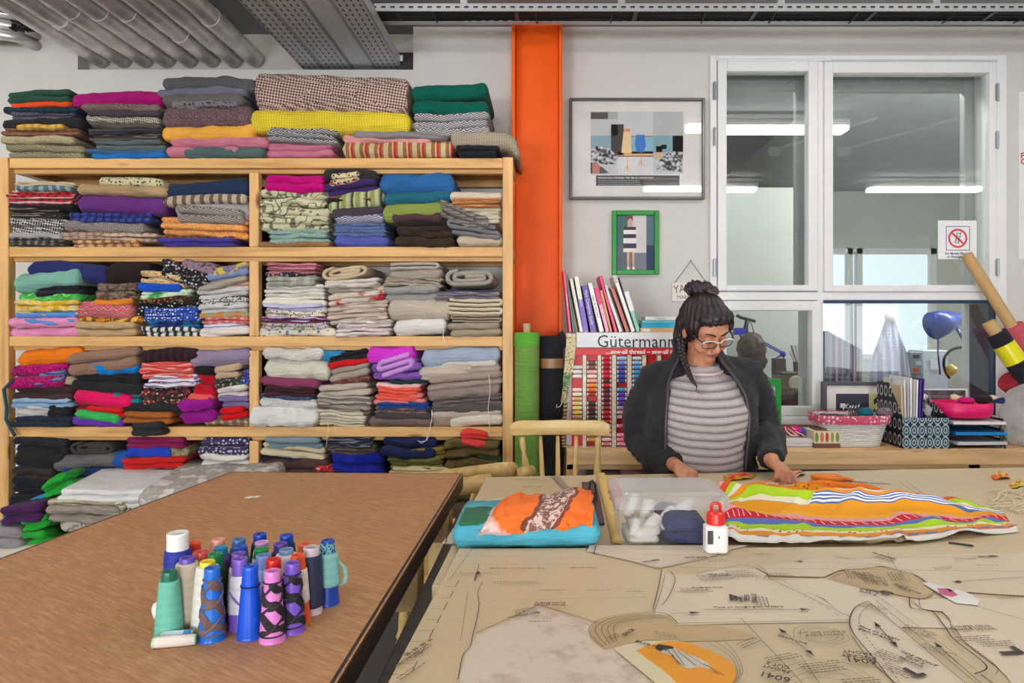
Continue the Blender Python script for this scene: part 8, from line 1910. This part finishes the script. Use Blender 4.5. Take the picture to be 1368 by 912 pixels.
hz([(-.021,-.0905,-.056),(-.009,-.0965,-.0595),(0,-.0975,-.0605),(.009,-.0965,-.0595),(.021,-.0905,-.056)], [.001,.0036,.0042,.0036,.001], 'lip', LIP)
# hair
mb = MB(); mb.ball(H(0, .022, .028), (.087,.100,.106), 28, 20, HR); mb.ball(H(0, -.022, .080), (.070,.066,.042), 22, 14, HR); mb.ball(H(-.028, -.043, .078), (.045,.042,.028), 16, 10, HR); mb.ball(H(.030, -.041, .078), (.045,.042,.028), 16, 10, HR)
for s_ in (-1, 1): mb.ball(H(s_*.066, -.016, .040), (.022,.052,.040), 14, 10, HR); mb.ball(H(s_*.070, .045, -.010), (.022,.040,.055), 14, 10, HR)
mb.ball(H(0, .080, -.035), (.062,.036,.060), 18, 12, HR); mb.ball(P(911, 446, 2.61), (.032,.040,.060), 14, 10)
def hair_disp(c):
    d = c-HC; a = math.atan2(d.x, d.y-.03); return .0028*math.sin(a*34+4*noise.noise(c*9))+.005*noise.noise(c*26)
bake('hair', mb, HAIR, pr, .005, 5, hair_disp)
mb = MB(); c_ = P(934, 386, 2.575)
for i in range(7): a = i*.9; mb.ball(c_+Vector((.024*math.cos(a), .020*math.sin(a), .006*math.sin(i*2.1))), (.032,.030,.026), 14, 10)
bake('hair_bun', mb, HAIR, pr, .005, 3, lambda c: .004*math.sin((c.x*1.2+c.z)*260+6*noise.noise(c*14))+.004*noise.noise(c*40))
mb = MB(); q = P(952, 389, 2.535)
for i in range(3): mb.tube([q+Vector((.020*math.cos(a), .012*math.sin(a)+.004*i, .007*math.sin(a)*1.2+.006*i-.004*math.cos(a))) for a in [k*2*math.pi/16 for k in range(17)]], .005, 6)
obj('hair_tie', mb, mat((74,56,58), .7), pr, smooth=True)
mb = MB(); BP = [P(909,452,2.555), P(910,468,2.53), P(914,482,2.505), P(920,498,2.475), P(925,508,2.462), P(931,516,2.455)]
def bez(f): g = f*(len(BP)-1); i = min(int(g), len(BP)-2); g -= i; return BP[i]*(1-g)+BP[i+1]*g
for k in range(3):
    pts = []; rs = []
    for i in range(70): f = i/69; w_ = (1-f)**.7*.0085+.001; a = f*30+k*2*math.pi/3; pts.append(bez(f)+Vector((w_*math.cos(a), w_*.5*math.sin(2*a), 0))); rs.append(.0080*(1-f)**.6+.0014)
    mb.tube(pts, rs, 8)
obj('braid', mb, HAIR, pr, smooth=True)
mb = MB(); mb.tube([P(931,516,2.455), P(930,521,2.452), P(935,526,2.450), P(941,525,2.449)], [.002,.0016,.0012,.0006], 6); obj('braid_end', mb, HAIR, pr, smooth=True)
mb = MB()
for i in range(26):
    x = -.062+.124*i/25; z = .064+.014*math.cos(x*24)+R.uniform(-.006,.004); mb.tube([H(x*.9, -.060, .105), H(x, -.086+abs(x)*.3, .082), H(x*1.03+R.uniform(-.004,.004), -.0955+x*x*6.5, z)], [.004,.0045,.0012], 6)
obj('fringe_strands', mb, HAIR, pr, smooth=True)['kind'] = 'stuff'
# glasses and earring
FRW = mat((226,222,220), .3); FRD = mat((54,46,52), .3)
gl_ = bpy.data.objects.new('glasses', None); COL.objects.link(gl_); gl_.parent = pr; gl_.location = HC-pr.location
for s_ in (-1, 1):
    cx_ = s_*.034; pts = [(cx_+.027*math.copysign(abs(math.cos(a))**.6, math.cos(a)), -.1085+abs(cx_+.027*math.cos(a))*.16, .000+.0155*math.copysign(abs(math.sin(a))**.7, math.sin(a))) for a in [k*2*math.pi/28 for k in range(29)]]
    hz(pts, .0015, 'rim', FRD, 6, 1, gl_); up_ = [p for p in pts[1:14]]
    hz([(p[0], p[1]-.0012, p[2]+.0010) for p in up_], .0025, 'white_rim', FRW, 6, 1, gl_)
    hz([(s_*.061, -.0985, .011), (s_*.072, -.075, .014), (s_*.080, -.02, .012), (s_*.081, .010, .008)], .0026, 'temple', FRD, 6, 1.6, gl_)
    mb = MB(); mb.add([H(p[0], p[1], p[2]) for p in pts[:-1]], [tuple(range(28))]); obj('lens', mb, glass(.03, (.96,.95,.97)), gl_)
hz([(-.008,-.1075,.007),(0,-.1095,.010),(.008,-.1075,.007)], .0024, 'bridge', FRW, 6, 1, gl_)
mb = MB(); e = H(-.082, .004, -.040); mb.tube([e+Vector((.003*math.cos(a), -.002, .0075*math.sin(a))) for a in [k*2*math.pi/14 for k in range(15)]], .0019, 6); obj('earring', mb, mat((226,220,206), .25, metal=.5), pr, smooth=True)
# knitted top
t = NT('striped_knit'); sx = t.n('ShaderNodeSeparateXYZ'); t.l(t.tc(), sx.inputs[0]); X_ = sx.outputs[0]; Z_ = sx.outputs[2]
zz_ = t.math('SUBTRACT', Z_, t.math('MULTIPLY', t.math('MULTIPLY', X_, X_), .9)); zz_ = t.math('ADD', zz_, t.math('MULTIPLY', t.noise(5., None, 1), .02))
f = t.math('FRACT', t.math('MULTIPLY', zz_, 35))
base = t.ramp(f, [(0, lin((106,97,100))), (.07, lin((116,106,109))), (.12, lin((170,160,160))), (.19, lin((128,118,120))), (.23, lin((176,166,166))), (.55, lin((196,186,185))), (.86, lin((170,160,160))), (.95, lin((112,103,106)))])
kn = t.math('MULTIPLY', t.math('SINE', t.math('MULTIPLY', X_, 900)), t.math('SINE', t.math('MULTIPLY', zz_, 1100)))
col = t.mix(t.math('MULTIPLY_ADD', t.noise(160., None, 1), .5, -.08), base, lin((150,140,142)))
t.color(col); t.b.inputs['Roughness'].default_value = .9; t.bump(t.math('ADD', kn, t.math('MULTIPLY', t.math('LESS_THAN', f, .1), -2.)), .35, .003); KNIT = t.m
mb = MB(); loft(mb, [(.80,.585,2.635,.190,.150),(.86,.585,2.625,.190,.152),(.93,.585,2.612,.182,.162),(1.0,.585,2.602,.178,.160),(1.06,.588,2.594,.180,.160),(1.12,.590,2.586,.186,.164),(1.17,.590,2.590,.186,.148),(1.22,.59,2.605,.184,.118),(1.26,.59,2.615,.168,.096),(1.292,.588,2.622,.125,.080),(1.312,.588,2.622,.092,.076),(1.330,.588,2.622,.080,.068)])
for s_ in (-1, 1): mb.ball((.592+s_*.078, 2.515, 1.125), (.082,.075,.078), 18, 12)
for v in mb.v:
    if v.z > 1.27: v.z -= .35*max(0, 2.62-v.y)*min(1, (v.z-1.27)/.03)
bake('knitted_top', mb, KNIT, pr, .006, 8, lambda c: .0035*noise.noise((c.x*7, c.y*7, c.z*20))+.0015*noise.noise((c.x*30, 0, c.z*30)))
mb = MB(); mb.tube([(.588+.090*math.cos(a), 2.612+.080*math.sin(a), 1.302+.026*math.sin(a)) for a in [k*2*math.pi/28 for k in range(29)]], .006, 8); obj('neckband', mb, mat((206,196,196), .9), pr, smooth=True)
# fleece jacket
t = NT('black_fleece'); nz = t.noise(260., None, 2); nb = t.noise(10., None, 3)
t.color(t.ramp(t.math('ADD', t.math('MULTIPLY', nz, .5), t.math('MULTIPLY', nb, .5)), [(.3, lin((20,19,22))), (.7, lin((42,40,45)))])); t.b.inputs['Roughness'].default_value = .95; t.b.inputs['Sheen Weight'].default_value = .08; t.bump(nz, .5, .003); FLEECE = t.m
JR = [(.80,.585,2.635,.228,.182,44,38),(.88,.585,2.625,.222,.182,44,38),(.96,.585,2.615,.216,.182,45,40),(1.05,.585,2.60,.214,.184,46,43),(1.13,.587,2.595,.214,.182,46,44),(1.20,.59,2.60,.214,.158,44,39),(1.25,.59,2.605,.204,.136,44,33),(1.29,.59,2.612,.172,.116,46,30),(1.325,.585,2.618,.126,.104,50,32),(1.355,.582,2.620,.098,.096,56,38),(1.385,.58,2.625,.096,.094,70,48),(1.41,.58,2.628,.100,.096,86,60)]
mb = MB(); n = 44; vs = []
for z, cx_, cy_, rx, ry, aL, aR in JR:
    ro = []; ri = []
    for i in range(n+1):
        th = math.radians(aR)+(2*math.pi-math.radians(aL)-math.radians(aR))*i/n; ca, sa = math.sin(th), -math.cos(th)
        ro.append((cx_+rx*ca, cy_+ry*sa, z)); ri.append((cx_+(rx-.020)*ca, cy_+(ry-.020)*sa, z))
    vs += ro+ri[::-1]
m_ = 2*(n+1); K = len(JR); fs = [(j*m_+i, j*m_+(i+1) % m_, (j+1)*m_+(i+1) % m_, (j+1)*m_+i) for j in range(K-1) for i in range(m_)]
for j in (0, K-1):
    for i in range(n): q = (j*m_+i, j*m_+i+1, j*m_+m_-2-i, j*m_+m_-1-i); fs.append(q if j else q[::-1])
mb.add(vs, fs)
for A, rs in ((AR, [.074,.080,.075,.070,.068,.061,.050,.044]), (AL, [.074,.080,.073,.068,.066,.058,.047,.043])):
    pts = [Vector(p) for p in A[:-1]]+[Vector(A[-2]).lerp(Vector(A[-1]), .6)]; mb.tube(pts, rs, 20); mb.ball(pts[0], .072, 14, 10)
def jd(c):
    near = min(1.0, abs(c.x-.588)/.16); n1 = noise.noise((c.x*13, c.y*13, c.z*13)); n2 = noise.noise((c.x*10+c.y*8, c.y*12, c.z*44-c.x*20))
    return .006*n1+(.011*max(n2, -.25)-.002)*near*(1.25 if c.z < 1.16 else .6)+.002*noise.noise(c*60)
bake('fleece_jacket', mb, FLEECE, pr, .0065, 5, jd)
mb = MB(); ZP = mat((60,58,62), .4)
for side in (0, 1):
    pts = []
    for z, cx_, cy_, rx, ry, aL, aR in JR[:-1]:
        th = math.radians(-aL-1.0 if side == 0 else aR+1.0); pts.append((cx_+(rx-.004)*math.sin(th), cy_-(ry-.002)*math.cos(th), z))
    mb.tube(pts, .006, 6)
    stuff(obj('zip_edge', mb, ZP, pr, smooth=True)) if side else None
JEAN = fab('plain', (48,54,72)); mb = MB()
for s_, x in ((-1, .485), (1, .685)): mb.tube([(x, 2.64, .84), (x, 2.645, .66), (x+s_*.005, 2.64, .46), (x+s_*.008, 2.655, .30), (x+s_*.01, 2.665, .07)], [.106,.098,.072,.068,.060], 18)
loft(mb, [(.72,.585,2.64,.19,.14),(.80,.585,2.638,.186,.140),(.84,.585,2.632,.18,.136)]); bake('trousers', mb, JEAN, pr, .010, 5)
for s_, x in ((-1, .485), (1, .685)): mb = MB(); mb.ball((x+s_*.012, 2.60, .055), (.052,.135,.055), 18, 12); mb.v = [Vector((v.x, v.y, max(v.z, .001))) for v in mb.v]; obj('shoe', mb, mat((40,38,42), .5), pr, smooth=True)
# ---------------------------------------------------------------- a second person sitting beyond the window
p2 = thing('person', 'person with brown hair and blue jumper seated beyond the lower left pane, seen from behind', 'person', (1.42, 4.72, 0))
hc = P(1003, 470, 4.72); mb = MB(); mb.ball(hc, (.085,.10,.115), 20, 14); mb.tube([hc+Vector((0,0,-.08)), hc+Vector((0,.01,-.18))], [.055,.06], 14)
zs = hc.z-.20
loft(mb, [(.46,1.44,4.74,.17,.13),(.60,1.44,4.74,.16,.12),(.80,1.44,4.74,.165,.12),(zs-.06,1.44,4.74,.18,.11),(zs,1.44,4.74,.13,.09),(zs+.03,1.44,4.74,.07,.07)])
for s_ in (-1, 1):
    chain(mb, [Vector((1.44+s_*.16, 4.74, zs-.06)), Vector((1.44+s_*.21, 4.78, zs-.28)), Vector((1.44+s_*.16, 4.95, zs-.30))], [.055,.048,.035]); add_hand(mb, (1.44+s_*.155, 4.97, zs-.30), (-s_*.2, 1, 0), (0, 0, 1), [(20,25,15)]*4, s_, .95)
    mb.tube([(1.44+s_*.09, 4.74, .50), (1.44+s_*.11, 5.0, .50), (1.44+s_*.11, 5.05, .46), (1.44+s_*.11, 5.04, .08)], [.085,.07,.062,.045], 14); mb.ball((1.44+s_*.11, 5.09, .045), (.042,.11,.042))
bake('body', mb, SKIN, p2, .008, 4)
mb = MB(); mb.ball(hc+Vector((0,-.012,.02)), (.098,.108,.118), 20, 14); mb.ball(hc+Vector((.02,-.05,-.06)), (.08,.05,.07)); bake('hair', mb, hair_mat((58,40,30)), p2, .008, 4, lambda c: .008*noise.noise(c*30))
mb = MB(); loft(mb, [(.50,1.44,4.74,.19,.15),(.62,1.44,4.74,.18,.14),(.80,1.44,4.74,.185,.14),(zs-.05,1.44,4.74,.20,.13),(zs,1.44,4.74,.15,.11),(zs+.03,1.44,4.74,.09,.085)])
for s_ in (-1, 1): chain(mb, [Vector((1.44+s_*.16, 4.74, zs-.055)), Vector((1.44+s_*.212, 4.78, zs-.28)), Vector((1.44+s_*.165, 4.92, zs-.30))], [.072,.062,.050])
bake('jumper', mb, fab('plain', (58,80,112)), p2, .010, 5, lambda c: .006*noise.noise(c*12))
mb = MB()
for s_ in (-1, 1): mb.tube([(1.44+s_*.09, 4.74, .51), (1.44+s_*.11, 5.0, .51), (1.44+s_*.11, 5.055, .46), (1.44+s_*.11, 5.04, .10)], [.10,.085,.075,.06], 14)
loft(mb, [(.415,1.44,4.74,.19,.16),(.54,1.44,4.74,.185,.15)]); bake('trousers', mb, fab('plain', (46,48,58)), p2, .012, 4)
t = thing('stool', 'low round stool carrying the seated person beyond the window', 'stool', (1.44, 4.72, 0)); mb = MB(); mb.lathe([(.16,.37),(.175,.385),(.17,.405)], 22, (1.44, 4.72, 0)); obj('seat', mb, PINEX, t)
for a in range(4): c, s = math.cos(a*1.571+.78), math.sin(a*1.571+.78); mb = MB(); mb.tube([(1.44+.10*c, 4.72+.10*s, .375), (1.44+.15*c, 4.72+.15*s, 0)], .014, 8); obj('leg', mb, PINEZ, t)
